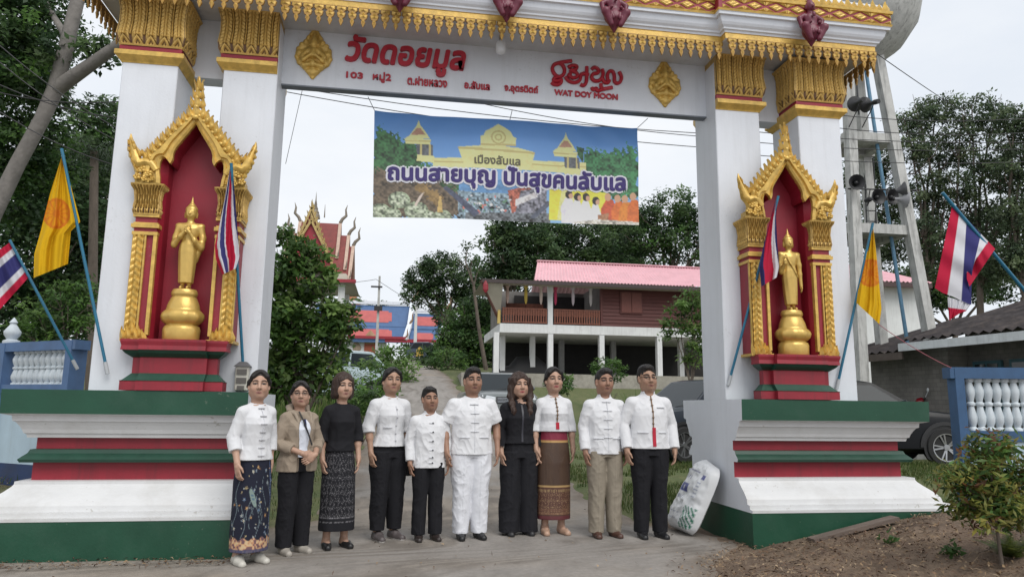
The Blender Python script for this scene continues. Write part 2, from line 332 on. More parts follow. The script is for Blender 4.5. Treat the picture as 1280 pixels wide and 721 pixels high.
def fringe(parent, segs):
    mb = MB()
    for (xa, ya, xb, yb) in segs:
        for c, d, nn, w in run_frames(xa, ya, xb, yb, .108): pendant(mb, c, d, nn, w, 5.262, .215)
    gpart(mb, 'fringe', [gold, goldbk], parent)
fringe(cc, [(GX(-1, XS), YFC - .02, GX(1, XS), YFC - .02)])
fringe(cl, [(GX(-1, XE) - .02, YB + .1, GX(-1, XE) - .02, YFS), (GX(-1, XE) - .02, YFS - .02, GX(-1, XS) , YFS - .02)])
fringe(cr_, [(GX(1, XS), YFS - .02, GX(1, XE) + .02, YFS - .02), (GX(1, XE) + .02, YFS, GX(1, XE) + .02, YB + .1)])
def diamonds(parent, segs):
    mb = MB()
    for (xa, ya, xb, yb) in segs:
        for c, d, nn, w in run_frames(xa, ya, xb, yb, .235):
            zc = 5.598; hh = .055
            def pt(x, z, o): return (c[0] + d[0]*x + nn[0]*o, c[1] + d[1]*x + nn[1]*o, zc + z)
            a = w * .5
            for sg in (-1, 1):                                               # gold triangles between the red bands
                for sz in (-1, 1):
                    V = [pt(sg*a*.98, sz*hh, .004), pt(sg*a*.18, sz*hh, .004), pt(sg*a*.98, sz*.012, .004), pt(sg*a*.74, sz*hh*.72, .02)]
                    mb.add(V, [(0,1,3),(1,2,3),(2,0,3)])
            V = [pt(-a*.72, 0, .004), pt(0, -hh*.8, .004), pt(a*.72, 0, .004), pt(0, hh*.8, .004), pt(-a*.5,0,.015), pt(0,-hh*.55,.015), pt(a*.5,0,.015), pt(0,hh*.55,.015), pt(0,0,.006)]
            mb.add(V, [(0,1,5,4),(1,2,6,5),(2,3,7,6),(3,0,4,7),(4,5,8),(5,6,8),(6,7,8),(7,4,8)])
            for i in range(6):
                t = i * pi / 3; V = [pt(0,0,.018), pt(.03*cos(t-.4), .02*sin(t-.4), .012), pt(.048*cos(t), .030*sin(t), .010), pt(.03*cos(t+.4), .02*sin(t+.4), .012)]
                mb.add(V, [(0,1,2),(0,2,3)])
    gpart(mb, 'diamond_band', gold, parent)
o = .138
diamonds(cc, [(GX(-1, XS)+.1, YFC-o, GX(1, XS)-.1, YFC-o)])
diamonds(cl, [(GX(-1, XE)-o, YB+.1, GX(-1, XE)-o, YFS-o), (GX(-1, XE)-o, YFS-o, GX(-1, XS)+.1, YFS-o)])
diamonds(cr_, [(GX(1, XS)-.1, YFS-o, GX(1, XE)+o, YFS-o), (GX(1, XE)+o, YFS-o, GX(1, XE)+o, YB+.1)])
def flame(mb, c, d, nn, w, h, th=.03, lean=0.0, mi=0):
    """a pointed leaf: ridge down the middle, S-curved tip"""
    def pt(x, z, o): return (c[0] + d[0]*x + nn[0]*o, c[1] + d[1]*x + nn[1]*o, c[2] + z)
    rows = [(0,.55),(.15,.95),(.35,1.0),(.55,.72),(.75,.40),(.9,.18),(1.0,.0)]
    V = []; 
    for t, k in rows:
        x0 = lean * h * (t ** 1.6) + .05 * h * sin(t * 6.0)
        V += [pt(x0 - k*w/2, t*h, 0), pt(x0, t*h, th*(.35+.65*sin(pi*min(1, t*.8+.2)))), pt(x0 + k*w/2, t*h, 0), pt(x0, t*h, -th*.6)]
    F = []
    for i in range(len(rows)-1):
        for k in range(4): F.append((i*4+k, i*4+(k+1)%4, i*4+4+(k+1)%4, i*4+4+k))
    F.append((3,2,1,0)); mb.add(V, F, mi)
def crest(parent, segs):
    mb = MB()
    for (xa, ya, xb, yb) in segs:
        for i, (c, d, nn, w) in enumerate(run_frames(xa, ya, xb, yb, .075)):
            flame(mb, (c[0], c[1], 5.69), d, nn, w*1.15, .13 if i % 2 else .09, .025)
    gpart(mb, 'crest', gold, parent)
o = .13
crest(cc, [(GX(-1, XS)+.1, YFC-o, GX(1, XS)-.1, YFC-o)])
crest(cl, [(GX(-1, XE)-o, YB+.1, GX(-1, XE)-o, YFS-o), (GX(-1, XE)-o, YFS-o, GX(-1, XS)+.1, YFS-o)])
crest(cr_, [(GX(1, XS)-.1, YFS-o, GX(1, XE)+o, YFS-o), (GX(1, XE)+o, YFS-o, GX(1, XE)+o, YB+.1)])
mb = MB()                                                                    # stepped roof above, mostly over the frame
for k, (a, y0, y1, z0, z1) in enumerate([(4.0, 6.9, 8.1, 5.79, 6.05), (3.7, 7.05, 7.95, 6.05, 6.3), (2.2, 7.1, 7.9, 6.3, 6.7)]):
    mb.rings([[(GX(-1,a),y0,z0),(GX(1,a),y0,z0),(GX(1,a),y1,z0),(GX(-1,a),y1,z0)], [(GX(-1,a-.15),y0+.12,z1),(GX(1,a-.15),y0+.12,z1),(GX(1,a-.15),y1-.12,z1),(GX(-1,a-.15),y1-.12,z1)]], k % 2)
gpart(mb, 'gate_roof', [white, nred])

# lettering and the pair of praying reliefs on the beam
text_mesh('temple_name_lettering', 'วัดดอยมูล', signred, beam, -.66, .62, 4.865, 5.245, 7.44, .035, 0, .18, bold=.012)
text_mesh('address_lettering', '103', signred, beam, -.645, -.475, 4.765, 4.83, 7.44, .016, bold=.0035)
text_mesh('address_lettering', 'หมู่2', signred, beam, -.365, -.175, 4.74, 4.855, 7.44, .016, bold=.0035)
text_mesh('address_lettering', 'ต.ฝายหลวง', signred, beam, .005, .43, 4.742, 4.84, 7.44, .016, bold=.0035)
text_mesh('address_lettering', 'อ.ลับแล', signred, beam, .625, .90, 4.752, 4.838, 7.44, .016, bold=.0035)
text_mesh('address_lettering', 'จ.อุตรดิตถ์', signred, beam, 1.07, 1.445, 4.735, 4.84, 7.44, .016, bold=.0035)
text_mesh('address_lettering', 'WAT DOY MOON', signred, beam, 1.635, 2.365, 4.758, 4.82, 7.44, .016, bold=.004)
def strokes(name, polys, x0, z0, w, h, rad, parent):
    mb = MB()
    for P in polys:
        Q = []
        for i in range(len(P) - 1):                                         # Catmull-Rom
            p0, p1, p2, p3 = P[max(i-1,0)], P[i], P[i+1], P[min(i+2,len(P)-1)]
            for t in np.linspace(0, 1, 6)[: (6 if i == len(P)-2 else 5)]:
                Q.append(tuple(.5*((2*p1[k]) + (-p0[k]+p2[k])*t + (2*p0[k]-5*p1[k]+4*p2[k]-p3[k])*t*t + (-p0[k]+3*p1[k]-3*p2[k]+p3[k])*t**3) for k in (0,1)))
        mb.tube([(x0 + a*w, 7.425, z0 + b*h) for a, b in Q], rad, 6)
    return mb.build(name, signred, parent, smooth=60)
# the northern-script line, traced from the sign (x 0..1 left to right, y 0..1 upwards)
LN = [[(.13,.92),(.2,.97),(.29,1.02)], [(.13,.92),(.05,.84),(.02,.68),(.05,.5),(.11,.42),(.17,.5),(.19,.68),(.16,.84),(.12,.9)], [(.10,.42),(.05,.36),(.04,.27),(.10,.27),(.14,.33),(.14,.22),(.10,.14),(.04,.14),(.01,.2)],
      [(.24,.78),(.30,.86),(.36,.84),(.34,.72),(.27,.68),(.35,.62),(.37,.5),(.31,.42),(.25,.5),(.28,.58)], [(.2,.44),(.25,.3),(.33,.26),(.4,.36),(.42,.55),(.47,.62)], [(.50,.86),(.50,.6),(.49,.3),(.45,.18),(.41,.22)], [(.41,.56),(.47,.6),(.53,.58)],
      [(.57,.78),(.61,.86),(.66,.8),(.66,.68),(.59,.62),(.57,.48),(.61,.38),(.67,.4),(.71,.5),(.73,.66),(.72,.82)], [(.72,.5),(.75,.36),(.80,.36),(.82,.46)],
      [(.80,.4),(.79,.6),(.82,.76),(.87,.76),(.89,.6),(.89,.44),(.92,.36),(.97,.42),(.99,.6),(.96,.78)], [(.57,.14),(.59,.06),(.63,.12),(.65,.04),(.72,.1),(.80,.16),(.86,.2)], [(.70,.3),(.70,.18),(.73,.12)]]
strokes('northern_script_lettering', LN, 1.59, 4.83, .83, .34, .022, beam)
# ------------------------------------------------------------------ smooth bodies: distance fields meshed with surface nets
def surfnet(xs, ys, zs, Fd):
    S = Fd < 0
    c = np.zeros(tuple(n - 1 for n in Fd.shape), np.int8)
    for a in (0, 1):
        for b in (0, 1):
            for d in (0, 1): c += S[a:Fd.shape[0]-1+a, b:Fd.shape[1]-1+b, d:Fd.shape[2]-1+d]
    I, J, K = np.nonzero((c > 0) & (c < 8))
    idx = -np.ones(c.shape, np.int64); idx[I, J, K] = np.arange(len(I))
    ax = [np.asarray(xs), np.asarray(ys), np.asarray(zs)]
    val = {}
    for a in (0, 1):
        for b in (0, 1):
            for d in (0, 1): val[a, b, d] = Fd[I+a, J+b, K+d]
    P = np.zeros((len(I), 3)); n = np.zeros(len(I))
    for e in range(3):
        o1, o2 = [k for k in range(3) if k != e]
        for p in (0, 1):
            for q in (0, 1):
                A = [0, 0, 0]; A[o1] = p; A[o2] = q; B = list(A); B[e] = 1
                va, vb = val[tuple(A)], val[tuple(B)]; m = (va < 0) != (vb < 0)
                t = np.where(m, va / np.where(va == vb, 1, va - vb), 0)
                base = [I, J, K]
                for k in range(3):
                    lo = ax[k][base[k] + A[k]]
                    if k == e: lo = lo + t * (ax[k][base[k] + 1] - ax[k][base[k]])
                    P[:, k] += np.where(m, lo, 0)
                n += m
    P /= n[:, None]
    Q = []
    for e in range(3):
        o1, o2 = (e + 1) % 3, (e + 2) % 3
        sl0 = [slice(None)] * 3; sl1 = [slice(None)] * 3; sl0[e] = slice(0, -1); sl1[e] = slice(1, None)
        d = S[tuple(sl0)] != S[tuple(sl1)]
        T = np.array(np.nonzero(d)); keep = (T[o1] > 0) & (T[o2] > 0) & (T[o1] < Fd.shape[o1]-1) & (T[o2] < Fd.shape[o2]-1); T = T[:, keep]
        def cell(da, db):
            R = T.copy(); R[o1] += da; R[o2] += db; return idx[R[0], R[1], R[2]]
        q = np.stack([cell(-1, -1), cell(0, -1), cell(0, 0), cell(-1, 0)], 1)
        inside = S[T[0], T[1], T[2]]
        q[~inside] = q[~inside][:, ::-1]; Q.append(q)
    Q = np.concatenate(Q); return P, Q[(Q >= 0).all(1)]
def smin(a, b, k):
    if k <= 0: return np.minimum(a, b)
    h = np.maximum(k - np.abs(a - b), 0) / k
    return np.minimum(a, b) - h * h * k * .25
class Field:
    def __init__(s, xs, ys, zs):
        s.ax = [np.asarray(a, float) for a in (xs, ys, zs)]; s.F = np.full([len(a) for a in s.ax], .2)
    def _sl(s, lo, hi):
        r = []
        for k in range(3):
            i0 = np.searchsorted(s.ax[k], lo[k]); i1 = np.searchsorted(s.ax[k], hi[k]); r.append(slice(max(0, i0 - 1), min(len(s.ax[k]), i1 + 1)))
        return tuple(r), [s.ax[0][r[0]][:, None, None], s.ax[1][r[1]][None, :, None], s.ax[2][r[2]][None, None, :]]
    def put(s, fn, lo, hi, k, op='add'):
        m = .03 + k; sl, X = s._sl([v - m for v in lo], [v + m for v in hi])
        if any(x.size == 0 for x in X): return
        d = fn(*X); A = s.F[sl]
        if d.shape != A.shape: d = np.broadcast_to(d, A.shape)
        s.F[sl] = smin(A, d, k) if op == 'add' else -smin(-A, d, k)
    def cap(s, a, b, ra, rb=None, k=.02, sy=1.0, sx=1.0, op='add'):
        rb = ra if rb is None else rb; a = np.array(a, float); b = np.array(b, float); ab = b - a; w = np.array([1/sx, 1/sy, 1]); q = ab * w; qq = max(q @ q, 1e-9)
        def fn(x, y, z):
            px, py, pz = (x - a[0]) * w[0], (y - a[1]) * w[1], (z - a[2])
            t = np.clip((px * q[0] + py * q[1] + pz * q[2]) / qq, 0, 1)
            return (np.sqrt((px - q[0]*t)**2 + (py - q[1]*t)**2 + (pz - q[2]*t)**2) - (ra + (rb - ra) * t)) * min(1, sx, sy)
        R = max(ra, rb) * max(1, sx, sy); s.put(fn, np.minimum(a, b) - R, np.maximum(a, b) + R, k, op)
    def chain(s, P, R, k=.02, **kw):
        for i in range(len(P) - 1): s.cap(P[i], P[i+1], R[i], R[i+1], k, **kw)
    def ell(s, c, r, k=.02, op='add', rot=None):
        c = np.array(c, float); r = np.array(r, float)
        def fn(x, y, z):
            X, Y, Z = x - c[0], y - c[1], z - c[2]
            if rot is not None: X, Y, Z = [rot[0][i]*X + rot[1][i]*Y + rot[2][i]*Z for i in range(3)]
            k0 = np.sqrt((X/r[0])**2 + (Y/r[1])**2 + (Z/r[2])**2); k1 = np.sqrt((X/r[0]**2)**2 + (Y/r[1]**2)**2 + (Z/r[2]**2)**2) + 1e-9
            return k0 * (k0 - 1) / k1
        R = r if rot is None else np.full(3, r.max()); s.put(fn, c - R, c + R, k, op)
    def prof(s, T, k=.02, cx=0.0, op='add', fold=None, cap_=.01, pw=2.0):
        """rows of (z, half width, half depth, centre y[, centre x]); fold(theta, z) scales the section"""
        T = np.array([list(r) + [0.0] * (5 - len(r)) for r in T], float); T = T[np.argsort(T[:, 0])]
        z0, z1 = T[0, 0], T[-1, 0]
        def fn(x, y, z):
            a, b, cy, ex = [np.interp(z, T[:, 0], T[:, i]) for i in (1, 2, 3, 4)]
            X = (x - cx - ex) / a; Y = (y - cy) / b
            rr = np.sqrt(X*X + Y*Y) if pw == 2.0 else (np.abs(X)**pw + np.abs(Y)**pw) ** (1/pw)
            if fold is not None: rr = rr / (1 + fold(np.arctan2(Y, X), z + 0 * X))
            d = (rr - 1) * np.minimum(a, b) * .9
            return np.maximum(d, np.maximum(z0 - z, z - z1))
        A = T[:, 1].max() * 1.12; B = T[:, 2].max() * 1.12
        s.put(fn, (cx + T[:, 4].min() - A, T[:, 3].min() - B, z0), (cx + T[:, 4].max() + A, T[:, 3].max() + B, z1), k, op)
    def mesh(s): return surfnet(*s.ax, s.F)
def axis(segs):
    """piecewise uniform axis: [(start, step), ..., (end, None)]"""
    out = []
    for (a, h), (b, _) in zip(segs, segs[1:]): out.append(np.arange(a, b - h * .5, h))
    out.append(np.array([segs[-1][0]])); return np.concatenate(out)
def vnoise(P, f, seed=0):
    g = np.random.default_rng(seed).random((16, 16, 16)); q = P * f; i = np.floor(q).astype(int); t = q - i; t = t * t * (3 - 2 * t); r = 0
    for a in (0, 1):
        for b in (0, 1):
            for c in (0, 1):
                w = (t[..., 0] if a else 1 - t[..., 0]) * (t[..., 1] if b else 1 - t[..., 1]) * (t[..., 2] if c else 1 - t[..., 2])
                r = r + w * g[(i[..., 0]+a) % 16, (i[..., 1]+b) % 16, (i[..., 2]+c) % 16]
    return r
# ------------------------------------------------------------------ the two shrine niches, statues, reliefs
INN = [(0,3.875),(.06,3.775),(.115,3.69),(.158,3.62),(.172,3.57),(.172,3.52),(.192,3.475),(.213,3.515),(.238,3.535),(.262,3.525),(.278,3.48),(.280,3.40),(.268,3.34),(.262,3.28)]
OUT = [(0,4.02),(.10,3.885),(.19,3.775),(.27,3.675),(.335,3.59),(.375,3.53),(.40,3.47),(.425,3.40),(.43,3.35),(.42,3.28)]
def resample(P, n):
    P = np.array(P); d = np.r_[0, np.cumsum(np.hypot(*np.diff(P, axis=0).T))]; t = np.linspace(0, d[-1], n)
    return np.stack([np.interp(t, d, P[:, 0]), np.interp(t, d, P[:, 1])], 1)
def niche(s, xc):
    def nb(mb, name, mats, parent, **k):                                      # the drawing is a little under size
        mb.V = [np.stack([xc + (v[:, 0] - xc) * 1.028, v[:, 1], 1.3 + (v[:, 2] - 1.3) * 1.028], 1) for v in mb.V]
        return mb.build(name, mats, parent, **k)
    nc = bpy.data.objects.new('niche', None); COL.objects.link(nc); nc.parent = gate; nc.location = Vector((xc, 6.9, 1.41)) - org(gate)
    YF, YBK = 6.95, 7.058
    inner = xc + .6 * (-s)                                                     # the side towards the road reaches back to the set-back pillar
    # recess (red box)
    mb = MB(); Ii = resample(INN, 34)
    poly = [(-a, z) for a, z in Ii[::-1]] + [(a, z) for a, z in Ii[1:]]
    poly = [(-.262, 1.84)] + poly + [(.262, 1.84)]
    n = len(poly)
    lim = lambda a: max(a, -.228) if s < 0 else min(a, .228)
    V = [(xc + a, YF + .03, z) for a, z in poly] + [(xc + lim(a), YF + .10, z) for a, z in poly] + [(xc + lim(a), 7.19, z) for a, z in poly]
    mb.add(V, [tuple(range(2*n, 3*n))] + [(i+k, i+1+k, n+i+1+k, n+i+k) for i in range(n-1) for k in (0, n)])
    nb(mb, 'recess', nred, nc)
    # arched frame with moulding, white gabled back
    mb = MB(); A = resample(INN, 40); B = resample(OUT, 40)
    for sg in (-1, 1):
        rows = []
        for t, yy in ((0, YF+.04), (0, YF-.005), (.18, YF-.02), (.22, YF+.0), (.5, YF-.004), (.55, YF-.03), (.82, YF-.034), (.86, YF-.012), (1, YF-.012), (1, YBK)):
            rows.append([(xc + sg*(a[0]+(b[0]-a[0])*t), yy, a[1]+(b[1]-a[1])*t) for a, b in zip(A, B)])
        mb.grid(rows)
    # flame leaves along the slopes
    for sg in (-1, 1):
        O = resample([(0,4.0)] + OUT[1:7], 11)
        for i in range(1, 10):
            x, z = O[i]; flame(mb, (xc + sg*(x+.0), YF+.0, z-.03), (1,0,0), (0,-1,0), .088, .118, .045, sg*.20)
            flame(mb, (xc + sg*(x+.022), YF+.04, z-.015), (1,0,0), (0,-1,0), .07, .10, .04, sg*.34); mb.ell((xc + sg*(x+.012), YF-.01, z+.012), (.026,.026,.034), 8, 5)
            mb.ell((xc + sg*(x-.012), YF-.028, z-.005), (.018,.014,.018), 8, 5)
    # apex stack
    for k, (z, w, h) in enumerate([(3.93,.085,.15),(4.03,.075,.13),(4.12,.058,.12),(4.20,.044,.13)]):
        for dx, ln in ((-.045, -.45), (.045, .45), (0, 0)):
            f = 1 - k*.2; flame(mb, (xc + dx*f, YF - (.02 if dx == 0 else .0), z), (1,0,0), (0,-1,0), w*(1 if dx == 0 else .8), h*(1.05 if dx == 0 else .9), .032, ln*.5)
        mb.ell((xc, YF-.03, z), (.030*(1-.18*k), .02, .026), 8, 5)
    mb.tube([(xc, YF, 4.22), (xc, YF, 4.27), (xc, YF, 4.31), (xc, YF, 4.345)], [.022, .016, .012, .002], 8)
    # horned corner finials (curling flame tails over leafy scrolls)
    for sg in (-1, 1):
        P = [(.30,3.40),(.345,3.46),(.40,3.47),(.45,3.45),(.485,3.49),(.50,3.55),(.525,3.62),(.545,3.68),(.55,3.735)]; R = [.03,.04,.048,.055,.05,.042,.032,.02,.004]
        mb.tube([(xc + sg*a, YF-.005, z) for a, z in P], R, 8)
        for i, (a, z, w, h, ln) in enumerate([(.525,3.50,.045,.065,.5),(.545,3.56,.04,.06,.4),(.553,3.62,.034,.055,.3),(.50,3.45,.045,.065,.6),(.43,3.53,.045,.06,.2),(.40,3.49,.055,.10,.5),(.45,3.52,.05,.10,.6),(.50,3.57,.045,.09,.6),(.52,3.63,.035,.07,.5),(.46,3.36,.05,.09,.8),(.48,3.41,.045,.08,1.0),(.36,3.47,.05,.10,.4)]):
            flame(mb, (xc + sg*a, YF-.02, z), (1,0,0), (0,-1,0), w, h, .03, sg*ln*.6)
        for (a, z, r) in ((.36,3.36,.042),(.42,3.40,.045),(.455,3.33,.04),(.39,3.31,.036),(.33,3.31,.03)):
            for q in range(5):                                                # little scrolls
                t = q*1.25; mb.ell((xc + sg*(a + r*.55*cos(t)), YF-.022-.004*q, z + r*.55*sin(t)), (r*.42, .016, r*.38), 6, 4)
            mb.ell((xc + sg*a, YF-.03, z), (r*.35, .02, r*.35), 6, 4)
        x0, x1 = sorted((xc + sg*.27, xc + sg*.48)); mb.box(x0, x1, YF+.0, YBK, 3.275, 3.335)
    nb(mb, 'pediment', gold, nc, smooth=45)
    mb = MB(); O = resample(OUT, 20)
    poly = [(-a, z-.02) for a, z in O[::-1]] + [(a, z-.02) for a, z in O[1:]]
    n = len(poly)
    x0, x1 = GX(s, 2.9), GX(s, 3.28)
    xa, xb = sorted((x0, x1)); xm = (xa+xb)/2
    mb.add([(xa,7.195,1.41),(xb,7.195,1.41),(xb,7.195,3.72),(xm,7.195,3.98),(xa,7.195,3.72),(xa,7.55,1.41),(xb,7.55,1.41),(xb,7.55,3.72),(xm,7.55,3.98),(xa,7.55,3.72)],
           [(0,1,2,3,4),(9,8,7,6,5),(0,5,6,1),(1,6,7,2),(2,7,8,3),(3,8,9,4),(4,9,5,0)])
    nb(mb, 'niche_back', white, nc, recalc=True)
    # pilasters
    for sg in (-1, 1):
        back = 7.198 if sg == -s else 7.057
        mb = MB()
        def X(a): return xc + sg*a
        def bx(a0, a1, y0, z0, z1, m, yb=None):
            u, v = sorted((X(a0), X(a1))); mb.box(u, v, y0, yb or back, z0, z1, m)
        bx(.262, .452, YF+.035, 1.845, 2.80, 1)                               # red shaft
        bx(.250, .280, YF+.012, 1.90, 2.80, 0, YF+.06); bx(.340, .358, YF+.015, 1.90, 2.80, 0, YF+.05); bx(.445, .458, YF+.02, 1.90, 2.80, 0, YF+.05)
        rows = []; zz = np.linspace(1.93, 2.80, 120); uu = np.linspace(0, 1, 13)   # rope-leaf band, displaced
        Zg, Ug = np.meshgrid(zz, uu, indexing='ij')
        h = .016 * np.abs(np.sin(pi * ((Zg * 16) + np.abs(Ug - .5) * 1.6))) * (.5 + .5*np.sin(pi*Ug)) + .010 * np.cos(2*pi*(Ug-.5)*2.0)
        P = np.stack([X(.358) + (X(.447) - X(.358)) * Ug, YF + .018 - h, Zg], -1); mb.grid(P, 0)
        # foot leaves
        for (a, z, w, hh) in [(.29,1.85,.06,.10),(.35,1.85,.07,.13),(.41,1.85,.07,.15),(.455,1.85,.06,.12),(.38,1.90,.06,.13),(.32,1.88,.05,.1)]:
            flame(mb, (X(a), YF+.01, z), (1,0,0), (0,-1,0), w, hh, .035, .1*sg)
        bx(.24, .475, YF-.0, 1.842, 1.868, 0)
        # neck rings
        for z0, z1, o, m in ((2.80,2.83,.012,0),(2.83,2.865,0,1),(2.865,2.90,.022,0),(2.90,2.915,.008,0),(2.915,2.965,-.004,1),(2.965,2.99,.014,0)):
            bx(.258-o, .452+o, YF+.02-o, z0, z1, m)
        nb(mb, 'pilaster', [gold, red], nc, smooth=40)
        mb = MB(); u, v = sorted((X(.268), X(.452)))
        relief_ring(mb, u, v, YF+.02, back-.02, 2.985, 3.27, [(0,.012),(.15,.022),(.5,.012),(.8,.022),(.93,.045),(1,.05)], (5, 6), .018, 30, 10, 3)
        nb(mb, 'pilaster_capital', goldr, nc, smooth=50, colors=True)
    # stepped red and green pedestal
    mb = MB(); w, y0 = .445, 6.87
    PR = [(.03,1.414,0),(.03,1.49,0),(.035,1.495,1),(.02,1.50,1),(.0,1.52,1),(-.035,1.558,1),(-.04,1.562,0),(-.04,1.695,0),(-.035,1.70,1),(-.02,1.71,1),(.015,1.735,1),(.03,1.755,1),(.032,1.76,0),(.045,1.762,0),(.04,1.80,0),(.05,1.835,0),(.05,1.855,0)]
    R = [];
    for oo, z, m in PR:
        o1 = oo - .05; R.append([(xc-w-o1+.0, y0+.06-oo, z), (xc-w*.62, y0+.06-oo, z), (xc-w*.62, y0-oo, z), (xc+w*.62, y0-oo, z), (xc+w*.62, y0+.06-oo, z), (xc+w+o1, y0+.06-oo, z), (xc+w+o1, 7.055, z), (xc-w-o1, 7.055, z)])
    mb.rings(R, 0); mm = []
    for i in range(len(PR)-1): mm += [PR[i][2]]*8
    mb.M = mm + [0, 0]
    nb(mb, 'pedestal', [red, dgreen], nc, recalc=True)
    return nc
NL, NR = XC - 3.045, XC + 3.045
niche(-1, NL); niche(1, NR)

def emblem(x):
    """gilded relief of a praying deity in a leaf frame, fixed to the beam"""
    xs = axis([(-.22,.006),(.22,None)]); ys = axis([(-.09,.008),(.03,None)]); zs = axis([(-.33,.006),(.34,None)])
    F = Field(xs, ys, zs)
    for sg in (-1, 1):
        F.chain([(sg*.01,0,.30),(sg*.07,0,.18),(sg*.10,0,.09),(sg*.165,0,.05),(sg*.175,0,-.05),(sg*.15,0,-.12),(sg*.08,0,-.17),(0,0,-.29)], [.012,.018,.02,.022,.024,.022,.025,.012], .012)
        for (a, z, r) in ((.09,.14,.026),(.13,.10,.028),(.15,0,.03),(.13,-.10,.03),(.085,-.17,.03),(.045,-.22,.026),(.06,.20,.02)): F.ell((sg*a,-.012,z), (r,.022,r), .01)
        F.chain([(sg*.055,-.02,.03),(sg*.115,-.03,-.05),(sg*.10,-.04,-.10),(sg*.02,-.06,-.035)], [.03,.026,.022,.018], .012)   # arms
        F.cap((sg*.012,-.065,-.05),(sg*.006,-.065,.03),.012,.006,.006)                                                  # joined palms
        F.cap((sg*.02,-.02,-.14),(sg*.10,-.03,-.16),.032,.022,.015)
        F.ell((sg*.045,-.03,.10),(.012,.012,.022),.006)
    F.ell((0,.0,-.03),(.155,.018,.17),.02); F.cap((0,.004,-.1),(0,.004,-.27),.10,.015,.02,sy=.16); F.cap((0,.004,.05),(0,.004,.29),.12,.012,.02,sy=.14); F.ell((0,-.03,.0),(.055,.032,.075),.02); F.ell((0,-.035,.10),(.038,.036,.045),.01)
    F.cap((0,-.03,.13),(0,-.02,.24),.034,.006,.012); F.cap((0,-.02,.2),(0,-.01,.32),.012,.003,.01)
    F.ell((0,-.04,-.13),(.03,.025,.05),.01); F.ell((0,-.02,-.22),(.04,.02,.05),.01)
    P, Q = F.mesh(); P = P * np.array([.98, 1, .93]) + np.array([x, 7.43, 5.0])
    mesh_obj('emblem', P - np.array(org(beam)), Q, gold, beam, smooth=180)
emblem(-.995); emblem(2.93)

def figurine(x, y, label):
    """small maroon kneeling guardian clasped to the cornice"""
    t = thing('guardian_figurine', label, 'figurine', (x, y, 5.22), 'maroon figurines along the gate cornice')
    F = Field(axis([(-.24,.007),(.24,None)]), axis([(-.20,.008),(.12,None)]), axis([(-.06,.007),(.62,None)]))
    F.cap((0,-.03,-.03),(0,-.04,.10),.012,.085,.03); F.ell((0,-.04,.14),(.10,.075,.09),.03)
    F.ell((0,-.03,.26),(.075,.06,.10),.03); F.cap((0,-.03,.33),(0,-.04,.38),.028,.028,.02); F.ell((0,-.05,.41),(.046,.05,.055),.012)
    F.cap((0,-.04,.44),(0,-.03,.52),.044,.018,.02); F.cap((0,-.03,.52),(0,-.02,.60),.014,.003,.01)
    F.cap((0,-.098,.41),(0,-.105,.395),.008,.010,.006)
    for sg in (-1, 1):
        F.chain([(sg*.07,-.03,.31),(sg*.13,-.04,.27),(sg*.12,-.06,.17),(sg*.05,-.12,.20)], [.03,.026,.022,.018], .012)
        F.chain([(sg*.06,-.05,.12),(sg*.11,-.11,.15),(sg*.05,-.10,.02)], [.05,.042,.03], .015)
        F.chain([(sg*.05,.0,.35),(sg*.12,.02,.38),(sg*.19,.02,.30),(sg*.18,.03,.40)], [.02,.024,.016,.004], .012)
        F.ell((sg*.05,-.04,.41),(.010,.016,.03),.006)
        F.ell((sg*.035,-.13,.09),(.02,.014,.03),.01)
    F.ell((0,-.11,.30),(.02,.014,.03),.01)
    P, Q = F.mesh(); mesh_obj('figure', P, Q, maroon, t, smooth=180)
for px, lab in ((-.10, 'maroon guardian figurine on the white cornice, leftmost over the temple name'), (.98, 'maroon guardian figurine on the cornice beside the hanging bulb'), (2.12, 'maroon guardian figurine on the cornice above the northern script lettering')):
    figurine(px, 6.78, lab)
figurine(4.30, 6.68, 'maroon guardian figurine above the far right gold capital, shown up to its crown')

